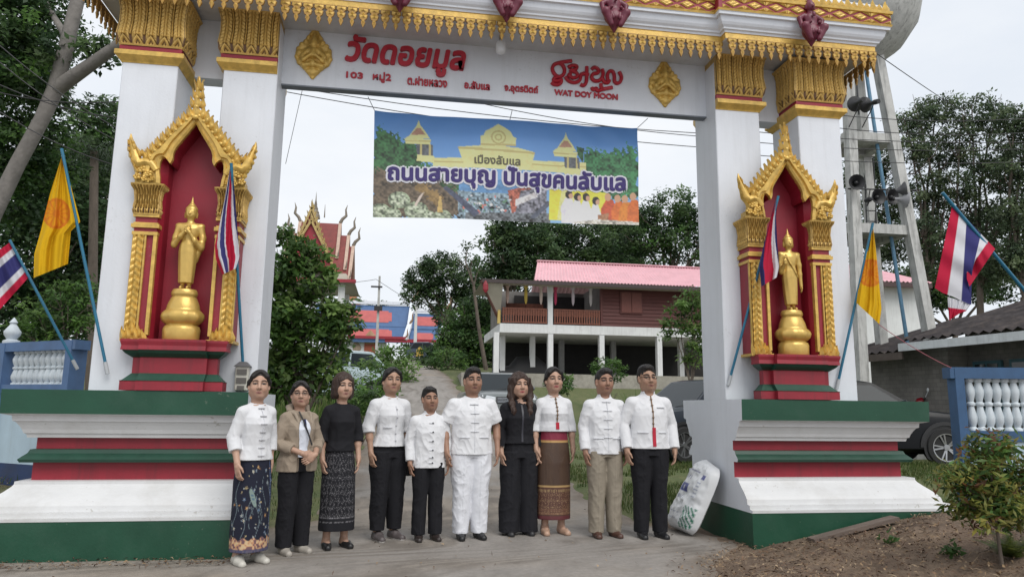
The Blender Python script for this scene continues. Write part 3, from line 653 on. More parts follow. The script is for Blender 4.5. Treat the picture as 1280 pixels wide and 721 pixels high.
def statue(x, y, arms, label):
    t = thing('buddha_statue', label, 'statue', (x, y, 1.87))
    mb = MB(); N = 40
    def ring(r, z, pet=0, amp=0, sq=0): return [(x + (r*(1+amp*abs(cos(pet*k*pi/N)))) * cos(2*pi*k/N), y + .78*(r*(1+amp*abs(cos(pet*k*pi/N)))) * sin(2*pi*k/N), z) for k in range(N)]
    mb.rings([ring(.172,1.857),ring(.178,1.87),ring(.18,1.92),ring(.176,1.955,10,.05),ring(.165,1.985,10,.04),ring(.150,1.995),ring(.150,2.0),ring(.165,2.01,10,.05),ring(.19,2.04,10,.09),ring(.20,2.075,10,.09),ring(.197,2.10,10,.06),ring(.178,2.125,10,.02),ring(.165,2.135),
              ring(.163,2.15),ring(.152,2.19),ring(.135,2.225),ring(.130,2.235),ring(.128,2.245),ring(.118,2.25),ring(.118,2.262),ring(.128,2.27),ring(.130,2.285),ring(.124,2.31),ring(.112,2.325),ring(.02,2.328)])
    mb.V = [np.stack([x + (v[:, 0] - x) * 1.0, v[:, 1], 1.875 + (v[:, 2] - 1.857) * 1.015], 1) * 1.0 for v in mb.V]; mb.V = [np.stack([x + (v[:, 0] - x) * .90, y + (v[:, 1] - y) * .95, v[:, 2]], 1) for v in mb.V]; mb.build('lotus_base', bgold, t, smooth=50)
    F = Field(axis([(-.22,.0055),(.22,None)]), axis([(-.16,.0055),(.14,None)]), axis([(-.01,.0055),(.92,None)]))
    for sg in (-1, 1): F.cap((sg*.035,-.0,.02),(sg*.037,-.06,.012),.02,.016,.01); F.cap((sg*.036,.01,.02),(sg*.036,.01,.10),.022,.026,.02)
    F.prof([(.06,.082,.066,0),(.12,.088,.068,0),(.25,.098,.072,0),(.36,.104,.074,0),(.43,.098,.07,0),(.48,.082,.062,0),(.54,.088,.064,0),(.58,.096,.062,0)], .02, fold=lambda th, z: .018*np.sin(th*9+z*8))
    F.ell((0,-.005,.56),(.098,.062,.085),.03); F.cap((-.085,0,.60),(.085,0,.60),.045,.045,.03)
    F.cap((0,0,.62),(0,-.005,.69),.034,.03,.02); F.ell((0,-.008,.735),(.052,.056,.062),.015); F.ell((0,.0,.775),(.056,.058,.05),.01)
    F.ell((0,.0,.815),(.032,.032,.03),.01); F.cap((0,0,.83),(0,0,.86),.018,.012,.008); F.cap((0,0,.86),(0,0,.91),.011,.003,.006)
    F.cap((0,-.062,.75),(0,-.068,.728),.006,.010,.006); F.cap((-.014,-.056,.708),(.014,-.056,.708),.006,.006,.004)
    F.cap((-.016,-.05,.735),(-.016,-.05,.735),.0,.0,.0)
    for sg in (-1, 1):
        F.ell((sg*.053,.0,.725),(.009,.014,.034),.006); F.cap((sg*.012,-.056,.757),(sg*.034,-.048,.757),.006,.004,.004)
        F.cap((sg*.014,-.054,.744),(sg*.034,-.047,.744),.0055,.004,.003)
    def hand(w, d, n, side):
        w = np.array(w, float); d = np.array(d, float); n = np.array(n, float); e = np.cross(d, n)
        F.cap(w, w + d*.03, .018, .02, .01)
        for i in range(4):
            o = (i-1.5)*.0095; L_ = (.036,.044,.041,.032)[i]; b = w + d*.035 + e*o; F.cap(b, b + d*L_*.55 + n*.004, .0062, .006, .003); F.cap(b + d*L_*.55 + n*.004, b + d*L_ + n*.012, .006, .0045, .003)
        F.cap(w + d*.01 - e*.018, w + d*.045 - e*.03 + n*.01, .007, .005, .005)
    if arms == 'crossed':
        F.chain([(-.12,0,.60),(-.150,.0,.50),(-.158,-.02,.43),(-.08,-.075,.50),(-.02,-.095,.555)], [.042,.036,.032,.026,.02], .02)
        F.chain([(.12,0,.60),(.150,.0,.50),(.148,-.025,.41),(.085,-.08,.46),(.03,-.105,.535)], [.042,.036,.034,.026,.02], .02)
        hand((-.02,-.095,.555),(.80,-.12,.58),(0,-1,0),1); hand((.03,-.108,.535),(-.72,-.1,.68),(0,-1,0),-1)
        F.chain([(.15,-.01,.40),(.12,.01,.36),(.10,.02,.28)],[.02,.02,.01],.02)                                # robe fold off the elbow
    else:
        F.chain([(.115,0,.60),(.14,.0,.50),(.148,-.0,.40),(.152,-.01,.28)], [.042,.034,.028,.022], .02)
        hand((.152,-.01,.275),(.03,-.1,-.99),(-1,0,0),1)
        F.chain([(-.115,0,.60),(-.135,.0,.50),(-.13,-.02,.42),(-.11,-.09,.50)], [.042,.034,.03,.022], .02)
        hand((-.11,-.092,.50),(.02,-.1,.99),(0,-1,0),1)
        F.chain([(-.07,-.055,.60),(-.02,-.075,.50),(.05,-.072,.40),(.08,-.06,.36)],[.008,.009,.009,.008],.01)  # robe edge across the chest
    P, Q = F.mesh(); kx = np.where(P[:, 2] < .60, .80, np.where(P[:, 2] > .69, 1.0, .80 + .20*(P[:, 2]-.60)/.09)); P[:, 0] *= kx; P = P * np.array([1, .85, .985]) + np.array([x, y, 2.352]) - np.array(org(t)); mesh_obj('body', P, Q, bgold, t, smooth=180)
statue(NL + .01, 7.03, 'crossed', 'golden standing statue with both hands crossed on its chest, in the left niche')
statue(NR + .02, 7.03, 'down', 'golden standing statue with one arm hanging straight down, in the right niche')
# ------------------------------------------------------------------ people
HAIRM = M('black_hair', (.010, .008, .0075), .62, var=.25, scale=20, bump=.5, bscale=50, stretch=(1, 1, .12))
BROWNHAIR = M('dark_brown_hair', (.034, .016, .010), .6, var=.3, scale=20, bump=.5, bscale=50, stretch=(1, 1, .12))
SKINM = M('skin', rough=.52, var=.05, scale=25, bump=.08, bscale=200, attr=True, bdist=.001)
CLOTH = M('cloth', rough=.88, var=.05, scale=18, bump=.25, bscale=220, attr=True, bdist=.0015, spec=.25)
SHOEM = M('shoe', rough=.45, var=.1, scale=20, bump=.1, attr=True)
SATIN = M('satin_cloth', rough=.6, var=.06, scale=18, bump=.2, bscale=200, attr=True, bdist=.0015)
METALF = M('glasses_frame', (.03, .025, .025), .35, metal=.4, bump=0)
BUTM = M('closure_white', (.72, .72, .73), .8, bump=.1)
def ss(a, b, x): t = np.clip((x - a) / (b - a), 0, 1); return t * t * (3 - 2 * t)
class Person:
    def __init__(s, label, px, pz, H, yaw=0.0, skin=(.42, .25, .17), w=1.0, fat=0.0, fem=False, head=0.0, lips=(.33,.15,.125), tilt=0.0, stance=.088, sh=None):
        g = onZ(px, pz, 0); s.loc = Vector((g.x, g.y, 0)); s.f = H / 1.7095; s.yaw = radians(yaw); s.hy = radians(head); s.tilt = radians(tilt or (px * 7 % 11 - 5) * .9)
        s.t = thing('person', label, 'person', s.loc, 'people lined up under the gate'); s.w = w; s.fat = fat; s.fem = fem; s.skin = np.array(skin); s.lips = np.array(lips); s.st = stance
        s.sw = (sh or (.140 if fem else .164)) * w
        s.arm = {sg: dict(el=(sg*(s.sw+.058), .04, 1.10), wr=(sg*(s.sw+.060), -.035, .86), d=(-sg*.06, -.16, -1), n=(-sg, .15, 0), e=(0, -1, 0)) for sg in (-1, 1)}
    def xf(s, P):
        P = np.array(P, float); wt = ss(1.43, 1.52, P[:, 2]); a = s.hy * wt; x, y = P[:, 0].copy(), P[:, 1] - .01
        P[:, 0] = x * np.cos(a) - y * np.sin(a); P[:, 1] = x * np.sin(a) + y * np.cos(a) + .01
        k = 1 + .14 * ss(1.42, 1.49, P[:, 2]); P[:, 0] *= k; P[:, 1] = .012 + (P[:, 1] - .012) * k; P[:, 2] = np.where(P[:, 2] > 1.475, 1.453 + (P[:, 2] - 1.475) * 1.14, np.where(P[:, 2] > 1.39, 1.39 + (P[:, 2] - 1.39) * .741, P[:, 2]))
        P[:, 0] += np.sin(s.tilt) * wt * (P[:, 2] - 1.46)
        c, d = cos(s.yaw), sin(s.yaw)
        return np.stack([P[:, 0]*c - P[:, 1]*d, P[:, 0]*d + P[:, 1]*c, P[:, 2]], 1) * s.f
    def put(s, name, P, Q, mat, col=None, parent=None, smooth=180):
        return mesh_obj(name, s.xf(P), Q, mat, parent or s.t, smooth=smooth, colors=None if col is None else (np.tile(col, (len(P), 1)) if np.ndim(col) == 1 else col))
    def mb(s, name, mb, mat, parent=None, smooth=50):
        V = np.concatenate(mb.V); return mesh_obj(name, s.xf(V), mb.F, mat if isinstance(mat, list) else [mat], parent or s.t, mb.M, smooth)
    def body(s):
        F = Field(axis([(-.42,.006),(-.11,.0036),(.11,.006),(.42,None)]), axis([(-.27,.0055),(-.125,.004),(-.05,.0055),(.18,None)]), axis([(-.01,.007),(.62,.0055),(1.02,.008),(1.40,.0036),(1.715,None)]))
        w = s.w
        F.ell((0,.014,1.607),(.0735,.090,.090),.02); F.ell((0,-.022,1.548),(.060*(1+.3*s.fat),.066,.078),.03)
        F.ell((0,-.052,1.492),(.028,.028,.022),.03)
        for sg in (-1, 1):
            F.ell((sg*.036,-.052,1.547),(.026,.028,.026),.025); F.ell((sg*.052,-.005,1.515),(.018*(1+s.fat),.04,.03),.03)
            F.cap((sg*.012,-.082,1.612),(sg*.045,-.066,1.612),.009,.008,.018)
            F.ell((sg*.032,-.096,1.588),(.019,.020,.012),.012,'sub'); F.ell((sg*.032,-.0685,1.587),(.016,.0145,.0135),.004)
            F.ell((sg*.0125,-.092,1.549),(.009,.010,.0075),.006)
            F.ell((sg*.077,.012,1.568),(.011,.021,.032),.008); F.ell((sg*.078,-.004,1.548),(.008,.010,.012),.006)
        F.cap((0,-.083,1.597),(0,-.103,1.556),.0085,.0125,.014); F.ell((0,-.1,1.552),(.0105,.010,.009),.006)
        F.cap((-.018,-.078,1.5195),(0,-.0885,1.521),.0055,.0075,.006); F.cap((0,-.0885,1.521),(.018,-.078,1.5195),.0075,.0055,.006)
        F.cap((-.013,-.079,1.510),(.013,-.079,1.510),.0075,.0075,.006)
        F.cap((0,.022,1.38),(0,.012,1.53),.054 if s.fem else .062,.05 if s.fem else .058,.03)
        T = [(.86,.13,.085,.01),(.95,.122,.085,.008),(1.05,.108,.078,.0),(1.2,.120,.082,-.005),(1.28,.122,.078,.0),(1.39,.085,.065,.01)]
        F.prof([(z, a*w, b*(1+.2*s.fat), c) for z, a, b, c in T], .04); F.cap((-s.sw*.8,.012,1.318),(s.sw*.8,.012,1.318),.040,.040,.04)
        for sg in (-1, 1):
            A = s.arm[sg]; F.chain([(sg*s.sw,.012,1.315), A['el'], A['wr']], [.045,.036,.0255], .015)
            el, wr = np.array(A['el']), np.array(A['wr']); F.cap(el + (wr-el)*.08, el + (wr-el)*.45, .037, .036, .02)
            s.hand(F, A)
            F.chain([(sg*.075,.005,.86),(sg*s.st,.0,.47),(sg*s.st,.025,.08)], [.062,.048,.036], .03); F.cap((sg*s.st,.03,.40),(sg*s.st,.03,.22),.048,.035,.02)
            F.cap((sg*s.st,.045,.04),(sg*(s.st+.018),-.125,.022),.033,.024,.02, sx=1.1); F.cap((sg*s.st,.03,.06),(sg*s.st,-.04,.05),.036,.028,.03)
        P, Q = F.mesh(); s.P = P; x, y, z = P.T; ax = np.abs(x)
        C = np.tile(s.skin, (len(P), 1)); front = (y < -.02)
        def blend(m, c): m = np.clip(m, 0, 1)[:, None]; C[:] = C * (1 - m) + np.array(c) * m
        blend(front * np.exp(-((ax-.042)**2/.018**2 + (z-1.54)**2/.02**2)) * .22, s.skin * np.array([1.08, .74, .72]))
        blend(front * (ss(1.25, .85, np.sqrt((x/.023)**2 + ((z-1.5155)/.0095)**2))), s.lips)
        blend(front * ss(.0022, .0008, np.abs(z-1.5155)) * ss(.024, .018, ax), s.lips * .35)
        if not s.fem: blend(front * .16 * np.exp(-((z-1.495)**2/.03**2)) * ss(.07, .03, ax), s.skin * .5)
        eb = np.sqrt(((ax-.033)/.0225)**2 + ((z-1.6115+.9*(ax-.03)**2*12*.9)/(.0052 if s.fem else .0072))**2); blend(front * ss(1.3, .7, eb) * .95, (.02,.014,.012))
        e1 = np.sqrt(((ax-.032)/.0165)**2 + ((z-1.5868)/.0058)**2)
        blend(front * ss(1.5, 1.1, e1) * .95, (.03,.018,.014)); blend(front * ss(1.0, .75, np.sqrt(((ax-.032)/.0135)**2 + ((z-1.5855)/.0040)**2)), (.34,.30,.28))
        blend(front * ss(1.15, .8, np.sqrt((ax-.032)**2 + (z-1.586)**2)/.0075), (.012,.008,.007))
        blend(front * ss(1.3, .6, np.sqrt(((ax-.0085)/.004)**2 + ((z-1.5445)/.0028)**2)) * .8, s.skin * .15)
        nail = (z < .74) * 0
        return s.put('body', P, Q, SKINM, C)
    def hand(s, F, A):
        w = np.array(A['wr'], float); d = np.array(A['d'], float); d /= np.linalg.norm(d); n = np.array(A['n'], float); n -= d * (n @ d); n /= np.linalg.norm(n)
        e = np.array(A['e'], float); e -= d * (e @ d) + n * (e @ n); e /= np.linalg.norm(e)
        R = np.stack([e, n, d], 1)
        F.cap(w, w + d*.03, .025, .027, .012); F.ell(w + d*.052, (.039, .0165, .050), .012, rot=R)
        c = A.get('curl', 1.0)
        for o, ln in ((.029, .066), (.0098, .074), (-.0098, .070), (-.028, .056)):
            b = w + d*.088 + e*o; d1 = d + n*.22*c + e*o*2.2; d1 /= np.linalg.norm(d1); m = b + d1*ln*.5; d2 = d + n*.75*c + e*o*1.2; d2 /= np.linalg.norm(d2); t = m + d2*ln*.3; d3 = d*.75 + n*1.0*c; d3 /= np.linalg.norm(d3)
            F.cap(b - d*.012, m, .0092, .0085, .004); F.cap(m, t, .0085, .0078, .003); F.cap(t, t + d3*ln*.26, .0078, .0064, .003)
        b = w + d*.022 + e*.024; m = b + d*.034 + e*.027 + n*.008; F.cap(b, m, .0125, .0105, .01); F.cap(m, m + d*.032 + e*.003 + n*.010, .0102, .0078, .004)
    # ---- clothes
    def field(s, z0, z1, h=.0065): return Field(axis([(-.46,h),(.46,None)]), axis([(-.27,h),(.23,None)]), axis([(z0-.03,h),(z1+.03,None)]))
    def crumple(s, P, amp=.007, f=(9,9,7), seed=1, z0=None, z1=None):
        q = P * np.array(f); q = np.stack([q[:, 0] + .55*q[:, 2], q[:, 1], q[:, 2] - .35*q[:, 0]], 1)
        n1 = 1 - np.abs(2*vnoise(q+seed*3.1, 1.0, seed) - 1); n2 = 1 - np.abs(2*vnoise(q*2.3+seed*1.7, 1.0, seed+5) - 1)
        k = amp * ((n1**2 - .4) * .75 + (n2**2 - .4) * .35)
        r = np.hypot(P[:, 0], P[:, 1] + .0) + 1e-6; P = P.copy(); P[:, 1] += k * np.where(P[:, 1] < 0, -1, 1) * 1.2; P[:, 0] += k * np.sign(P[:, 0]) * .8
        return P
    def sleeves(s, F, t, r=(.060,.050,.045), wide=1.0):
        for sg in (-1, 1):
            A = s.arm[sg]; sh, el, wr = np.array((sg*s.sw, .012, 1.318)), np.array(A['el']), np.array(A['wr'])
            q = sh + (el-sh)*.4; r4 = r[0] + (r[1]-r[0])*.4; F.cap(sh, q, r[0], r4, .02)
            if t <= 1: F.cap(q, sh + (el-sh)*t, r4, r[0] + (r[1]-r[0])*t, .006)
            else:
                F.cap(q, el, r4, r[1], .006); F.cap(el, el + (wr-el)*(t-1), r[1], r[1] + (r[2]-r[1])*(t-1), .006)
    def cuff(s, F, t):
        for sg in (-1, 1):
            A = s.arm[sg]; sh, el, wr = np.array((sg*s.sw, .012, 1.318)), np.array(A['el']), np.array(A['wr']); e, d = (sh + (el-sh)*t, el-sh) if t <= 1 else (el + (wr-el)*(t-1), wr-el); d = d/np.linalg.norm(d)
            F.put(lambda x, y, z: np.maximum(-((x-e[0])*d[0] + (y-e[1])*d[1] + (z-e[2])*d[2]), np.sqrt((x-e[0])**2 + (y-e[1])**2 + (z-e[2])**2) - .085), e-.085, e+.085, .004, 'sub')
    def top(s, name, hem, col, rows=None, sl=2.0, sr=(.060,.050,.043), mat=None, neck=.062, collar=.0, vneck=0.0, opening=0.0, fold=.02, amp=.007, seed=1, flare=1.0, colf=None, shin=0.0, zc=1.435):
        F = s.field(hem, 1.50); w = s.w; b = 1 + .35*s.fat
        if rows is None:
            rows = ([(hem,.178*flare,.125,.005),(.92,.176*flare,.122,.004),(1.03,.145,.106,-.002),(1.14,.145,.110,-.01),(1.22,.152,.120,-.020),(1.28,.145,.106,-.012),(1.34,.112,.084,.006),(1.39,.074,.068,.014),(zc,.060,.06,.016)] if s.fem else
                    [(hem,.190*flare,.128,.0),(.92,.188,.126,.0),(1.05,.182,.122,-.004),(1.2,.178,.120,-.006),(1.27,.170,.110,.0),(1.33,.135,.090,.008),(1.395,.080,.072,.014),(zc,.064,.064,.016)])
        rows = [(z, a*w + shin, c*b + shin, y) for z, a, c, y in rows if z >= hem - 1e-6]
        ph = seed * 1.3
        ffn = (lambda th, z: fold*np.sin(th*7+z*5+ph)*ss(1.2, .85, z) + fold*.5*np.sin(th*13-z*9+ph*2)*ss(1.25, .9, z))
        s.sleeves(F, sl, sr); s.cuff(F, sl); F.prof(rows, .012, fold=ffn)
        [F.cap((sg*.03,.016,1.388),(sg*s.sw*.93,.012,1.318),.040+shin,.052+shin,.03) for sg in (-1, 1)]
        if collar: F.cap((0,.018,1.41),(0,.010,1.41+collar),neck+.008,neck+.002,.008); F.cap((0,.014,1.40+collar),(0,.006,1.46+collar),neck-.006,neck-.006,.002,op='sub')
        else: F.cap((0,.008,zc-.02),(0,-.005,1.50),neck,neck+.01,.006,op='sub')
        F.cap((0,-.03,1.435),(0,-.06,1.46),.045,.05,.006,op='sub')
        if vneck: F.cap((0,-.07,1.46),(0,-.135,1.40-vneck),.042,.008,.01,op='sub')
        if opening: 
            for k in (0, 1): F.cap((0,-.16,1.42),(.0,-.19,hem-.02),opening*.9,opening*1.15,.01,op='sub')
            F.cap((0,-.1,1.46),(0,-.17,1.3),.05,.05,.01,op='sub')
        P, Q = F.mesh(); P = s.crumple(P, amp, seed=seed)
        C = np.tile(np.array(col, float), (len(P), 1)) if colf is None else colf(P)
        s.S = P; return s.put(name, P, Q, mat or CLOTH, C)
    def legs(s, name, col, waist=1.0, hem=.06, ah=.072, kn=.078, th=.098, mat=None, amp=.007, seed=3, wf=1.0, sep=None):
        F = s.field(hem, waist); st = sep or s.st; w = s.w * wf
        F.prof([(.80,.168*w,.112,.006),(.9,.160*w,.108,.006),(waist,.14*w,.098,.002)], .02)
        for sg in (-1, 1):
            F.prof([(hem,ah*.92,ah*1.08,.012,sg*(st+.006)),(.25,(ah+kn)/2,(ah+kn)/2*1.05,.012,sg*(st+.004)),(.48,kn,kn*1.05,.0,sg*st),(.72,th*w,th*1.08,.004,sg*(st+.002)),(.86,th*w,th*1.12,.006,sg*.088)], .015, fold=lambda th_, z: .03*np.sin(th_*3+z*11+sg+seed)*ss(.5,.1,z) + .02*np.sin(th_*5-z*13+seed))
        P, Q = F.mesh(); P = s.crumple(P, amp, (10,10,8), seed)
        P[:, 1] += np.where(np.abs(np.abs(P[:, 0]) - st) < .012, -.004, 0) * (P[:, 1] < 0)
        return s.put(name, P, Q, mat or CLOTH, np.array(col, float))
    def skirt(s, name, colf, waist=1.03, hem=.14, aw=.142, ahip=.186, ah=.19, bh=.14, folds=.035, seed=2, mat=None):
        F = s.field(hem, waist); w = s.w
        F.prof([(hem,ah*w,bh,.0),(.45,(ah*.45+ahip*.55)*w,bh*.97,.0),(.72,ahip*w,.132,.004),(.86,(ahip*.6+aw*.4)*w,.122,.004),(waist,aw*w,.102,.0)], .02, fold=lambda th, z: folds*(np.sin(th*4+seed+z*1.5)*.6+np.sin(th*9+seed*2-z*2)*.4)*ss(.85, .2, z))
        P, Q = F.mesh(); P = s.crumple(P, .006, (8,8,3), seed); s.K = P
        return s.put(name, P, Q, mat or CLOTH, colf(P))
    def shoes(s, col, sole=(.03,.03,.03), h=.062, low=False, heel=0.0, mat=None, big=1.0):
        for sg in (-1, 1):
            x0, x1 = sg*s.st, sg*(s.st+.022)
            F = Field(axis([(x0-.09,.005),(x0+.09,None)]), axis([(-.2,.005),(.12,None)]), axis([(-.01,.004),(.14,None)]))
            F.cap((x0,.05,.034),(x0*.5+x1*.5,-.04,.034),.041*big,.042*big,.01); F.cap((x0*.5+x1*.5,-.04,.034),(x1,-.135,.024),.042*big,.033*big,.02)
            if not low: F.cap((x0,.03,.06),(x0,-.03,.055),.043*big,.036*big,.02)
            F.put(lambda x, y, z: (.002 - z) + 0*x + 0*y, (-9,-9,-.1), (9,9,.0), 0, 'sub') if False else None
            F.F = np.maximum(F.F, (0.001 - F.ax[2])[None, None, :])
            if low: F.ell((x0*.6+x1*.4,-.01,.082),(.034,.085,.045),.006,'sub')
            F.cap((x0,.02,.09),(x0,.015,.14),.03,.03,.004,op='sub')
            P, Q = F.mesh(); C = np.where((P[:, 2] < .016)[:, None], np.array(sole), np.array(col))
            s.put('shoe', P, Q, mat or SHOEM, C)
    def hair(s, kind, mat=None, seed=0, band=0.0):
        F = Field(axis([(-.17,.0042),(.17,None)]), axis([(-.15,.0042),(.16,None)]), axis([(1.20 if kind == 'long' else 1.42,.0042),(1.74,None)]))
        if kind == 'short':
            F.ell((0,.022,1.618),(.080,.096,.090),.01); F.ell((0,-.028,1.672),(.060,.055,.032),.02); F.ell((0,.05,1.58),(.077,.07,.08),.02)
            F.ell((0,-.125,1.555),(.074,.098,.112),.016,'sub'); F.cap((-.2,-.035,1.52),(.2,-.035,1.52),.062,.062,.014,op='sub'); F.ell((0,.03,1.44),(.12,.12,.085),.01,'sub')
        elif kind == 'tied':
            F.ell((0,.020,1.617),(.0795,.096,.0875),.01); F.ell((0,.045,1.565),(.0795,.075,.085),.02); F.ell((0,.105,1.545),(.05,.045,.05),.015)
            for sg in (-1, 1): F.chain([(sg*.012,-.062,1.68),(sg*.055,-.055,1.645),(sg*.078,-.02,1.60),(sg*.082,.02,1.565)], [.010,.015,.015,.014], .012)
            F.ell((0,-.122,1.545),(.070,.104,.122),.014,'sub'); F.cap((-.2,-.045,1.51),(.2,-.045,1.51),.062,.062,.014,op='sub'); F.ell((0,.02,1.42),(.12,.12,.075),.01,'sub')
            F.cap((.015,-.09,1.70),(.012,.0,1.716),.004,.004,.006,op='sub')
        elif kind == 'bob':
            F.ell((0,.02,1.620),(.090,.100,.092),.01); F.prof([(1.462,.088,.08,.03),(1.50,.102,.092,.022),(1.56,.102,.098,.02),(1.64,.092,.098,.02)], .02)
            F.ell((.006,-.128,1.54),(.068,.115,.118),.014,'sub'); F.cap((0,-.12,1.50),(0,-.02,1.42),.06,.06,.012,op='sub')
        elif kind == 'long':
            F.ell((0,.02,1.62),(.090,.102,.092),.01); F.prof([(1.22,.075,.03,.085),(1.34,.11,.05,.05),(1.45,.108,.07,.035),(1.55,.105,.094,.022),(1.64,.094,.098,.02)], .03)
            for sg in (-1, 1): F.chain([(sg*.084,-.02,1.63),(sg*.096,-.012,1.55),(sg*.102,-.015,1.46),(sg*.10,-.06,1.37),(sg*.09,-.10,1.29),(sg*.075,-.115,1.22)], [.022,.026,.03,.032,.026,.008], .02, sy=.8)
            F.ell((.004,-.128,1.54),(.074,.115,.120),.010,'sub'); F.cap((0,-.13,1.50),(0,-.06,1.36),.056,.05,.012,op='sub')
        P, Q = F.mesh(); n = vnoise(P*np.array([42,42,14])+seed, 1.0, seed) - .5; n2 = vnoise(P*np.array([110,110,30])+seed, 1.0, seed+3) - .5
        k = {'short': .10, 'tied': .025, 'bob': .10, 'long': .16}[kind]; D = P - np.array([0, .02, 1.60]); D[:, 2] = np.clip(D[:, 2], -.03, .1)
        P = P + D * ((n + .6*n2) * k)[:, None]
        return s.put('hair', P, Q, mat or HAIRM)
    def fy(s, P, x, z, r=.016):
        m = (np.abs(P[:, 0] - x) < r) & (np.abs(P[:, 2] - z) < r) & (P[:, 1] < .03); return P[m, 1].min() if m.any() else -.12
    def strip(s, mb, pts, w, P, off=.004, mi=0, n=8, vertical=True):
        """a flat strip that follows the cloth"""
        pts = np.array(pts, float); d = np.r_[0, np.cumsum(np.hypot(*np.diff(pts, axis=0).T))]; t = np.linspace(0, d[-1], n); q = np.stack([np.interp(t, d, pts[:, i]) for i in (0, 1)], 1)
        R = []
        for i in range(n):
            dx, dz = q[min(i+1, n-1)] - q[max(i-1, 0)]; l = max(1e-6, math.hypot(dx, dz)); nx, nz_ = -dz/l*w/2, dx/l*w/2
            y = s.fy(P, q[i, 0], q[i, 1]); R.append([(q[i,0]-nx, y+.006, q[i,1]-nz_), (q[i,0]-nx, y-off, q[i,1]-nz_), (q[i,0]+nx, y-off, q[i,1]+nz_), (q[i,0]+nx, y+.006, q[i,1]+nz_)])
        mb.rings(R, mi)
    def closures(s, zs_, half=.035, mat=None, x=0.0, knot=True, name='cloth_closures'):
        P = s.S
        for z in zs_:
            mb = MB(); s.strip(mb, [(x-half, z), (x+half, z)], .0075, P, .006, n=4)
            if knot: mb.ell((x, s.fy(P, x, z) - .008, z), (.008, .006, .008), 6, 4)
            s.mb('button', mb, mat or BUTM)
    def placket(s, z0, z1, mat, w=.006, x=0.0, off=.003): mb = MB(); s.strip(mb, [(x, z1), (x, z0)], w, s.S, off, n=10); s.mb('placket', mb, mat)
    def pocket(s, x0, x1, z0, z1, mat, line=False):
        mb = MB(); P = s.S
        G = [[(x, s.fy(P, x, z) - .0035, z) for z in np.linspace(z0, z1, 5)] for x in np.linspace(x0, x1, 5)]
        if not line: mb.grid(G)
        s.strip(mb, [(x0, z1), (x1, z1)], .007, P, .006, n=5); 
        s.mb('pocket', mb, mat)
    def glasses(s):
        mb = MB()
        for sg in (-1, 1):
            mb.tube([(sg*.033+.021*cos(a), -.103, 1.586+.0165*sin(a)) for a in np.linspace(0, 2*pi, 15)], .0018, 5, cap=False)
            mb.tube([(sg*.054,-.10,1.59),(sg*.075,-.05,1.588),(sg*.08,.01,1.582)], .0018, 5)
        mb.tube([(-.012,-.104,1.59),(0,-.107,1.592),(.012,-.104,1.59)], .0018, 5); s.mb('glasses', mb, METALF)
LIGHT, MID, TAN = (.43,.265,.19), (.37,.22,.15), (.30,.165,.11)
WHT = np.array((.665, .67, .69)); BLK = np.array((.013, .013, .016))
pinkw = M('closure_grey', (.45, .45, .47), .8, bump=0); redt = M('red_trim', (.42, .02, .04), .8, bump=.1); seam = M('white_seam', (.62, .63, .66), .85, bump=0)
darkbtn = M('dark_button', (.03, .03, .04), .5, bump=0); browntrim = M('brown_trim', (.20, .13, .08), .8, bump=0)

# 1 -- white blouse, floral wrap skirt
p = Person('woman in a white blouse and a black floral skirt with an orange hem', 309, 704, 1.60, yaw=36, skin=LIGHT, w=.89, fat=.25, fem=True, head=-24)
p.arm[-1].update(el=(-.185,.05,1.10), wr=(-.185,-.06,.88)); p.arm[1].update(el=(.175,.06,1.10), wr=(.17,.02,.87))
p.body()
p.top('blouse', .90, WHT*.97, sl=1.55, sr=(.060,.058,.056), neck=.06, seed=1, flare=1.06, amp=.006)
p.closures([1.36,1.29,1.22,1.15,1.08,1.01,.94], .03, pinkw); p.placket(.925, 1.35, seam)
def floral(P):
    x, y, z = P.T; th = np.arctan2(y, x); u = th * .19; C = np.tile(BLK*1.2 + np.array((0,.002,.012)), (len(P), 1))
    def bl(m, c): m = np.clip(m, 0, 1)[:, None]; C[:] = C*(1-m) + np.array(c)*m
    g = np.random.default_rng(5)
    for i in range(70):
        a = g.uniform(-pi, pi*.0+.15) * .19; b = .24 + .62 * g.random() ** 1.25; r = g.uniform(.008, .02); c = [(.16,.22,.30),(.45,.36,.20),(.40,.40,.36),(.10,.16,.26),(.36,.20,.09),(.30,.34,.36)][i % 6]
        rr = np.hypot(u - a, z - b); an = np.arctan2(z - b, u - a); bl(ss(1.0, .8, rr / (r*(.75+.35*np.cos(an*5+i)))), c); bl(ss(1, .6, rr/(r*.3)), (.5,.4,.2))
    for i in range(16):
        a = g.uniform(-pi, 0) * .19; b0 = g.uniform(.22, .5); s_ = np.abs(u - a - .025*np.sin((z-b0)*18+i)); bl(ss(.004,.002,s_) * (z > b0) * (z < b0+.28), (.14,.18,.20))
    for k in range(2):
        cx, cz = -1.95*.19+k*.001, .58; q = np.hypot((u-cx+(z-cz)*.4)/.03, (z-cz)/.085); bl(ss(1,.85,q), (.20,.26,.24)); bl(ss(.6,.5,q)*(np.sin(z*180)>0), (.10,.16,.2))
    hemm = ss(.235,.225,z + .012*np.sin(u*60)); bl(hemm, (.50,.27,.15)); n = vnoise(np.stack([u*60, z*55, 0*z], 1), 1.0, 3); bl(hemm*ss(.52,.6,n), (.16,.09,.10)); bl(hemm*ss(.36,.3,n), (.55,.40,.24))
    bl(ss(.148,.144,z)*.9, (.06,.07,.13)); bl(ss(.010,.008,np.abs(u+.62*.19)) , (.05,.09,.20)); bl(ss(.0035,.002,np.abs(u+.62*.19))*(np.sin(z*260)>0), (.4,.42,.45))
    return C
p.skirt('skirt', floral, waist=1.0, hem=.115, ah=.185, bh=.15, ahip=.19, folds=.02)
p.shoes((.50,.48,.43), (.34,.32,.29), big=1.0); p.hair('tied', seed=1)

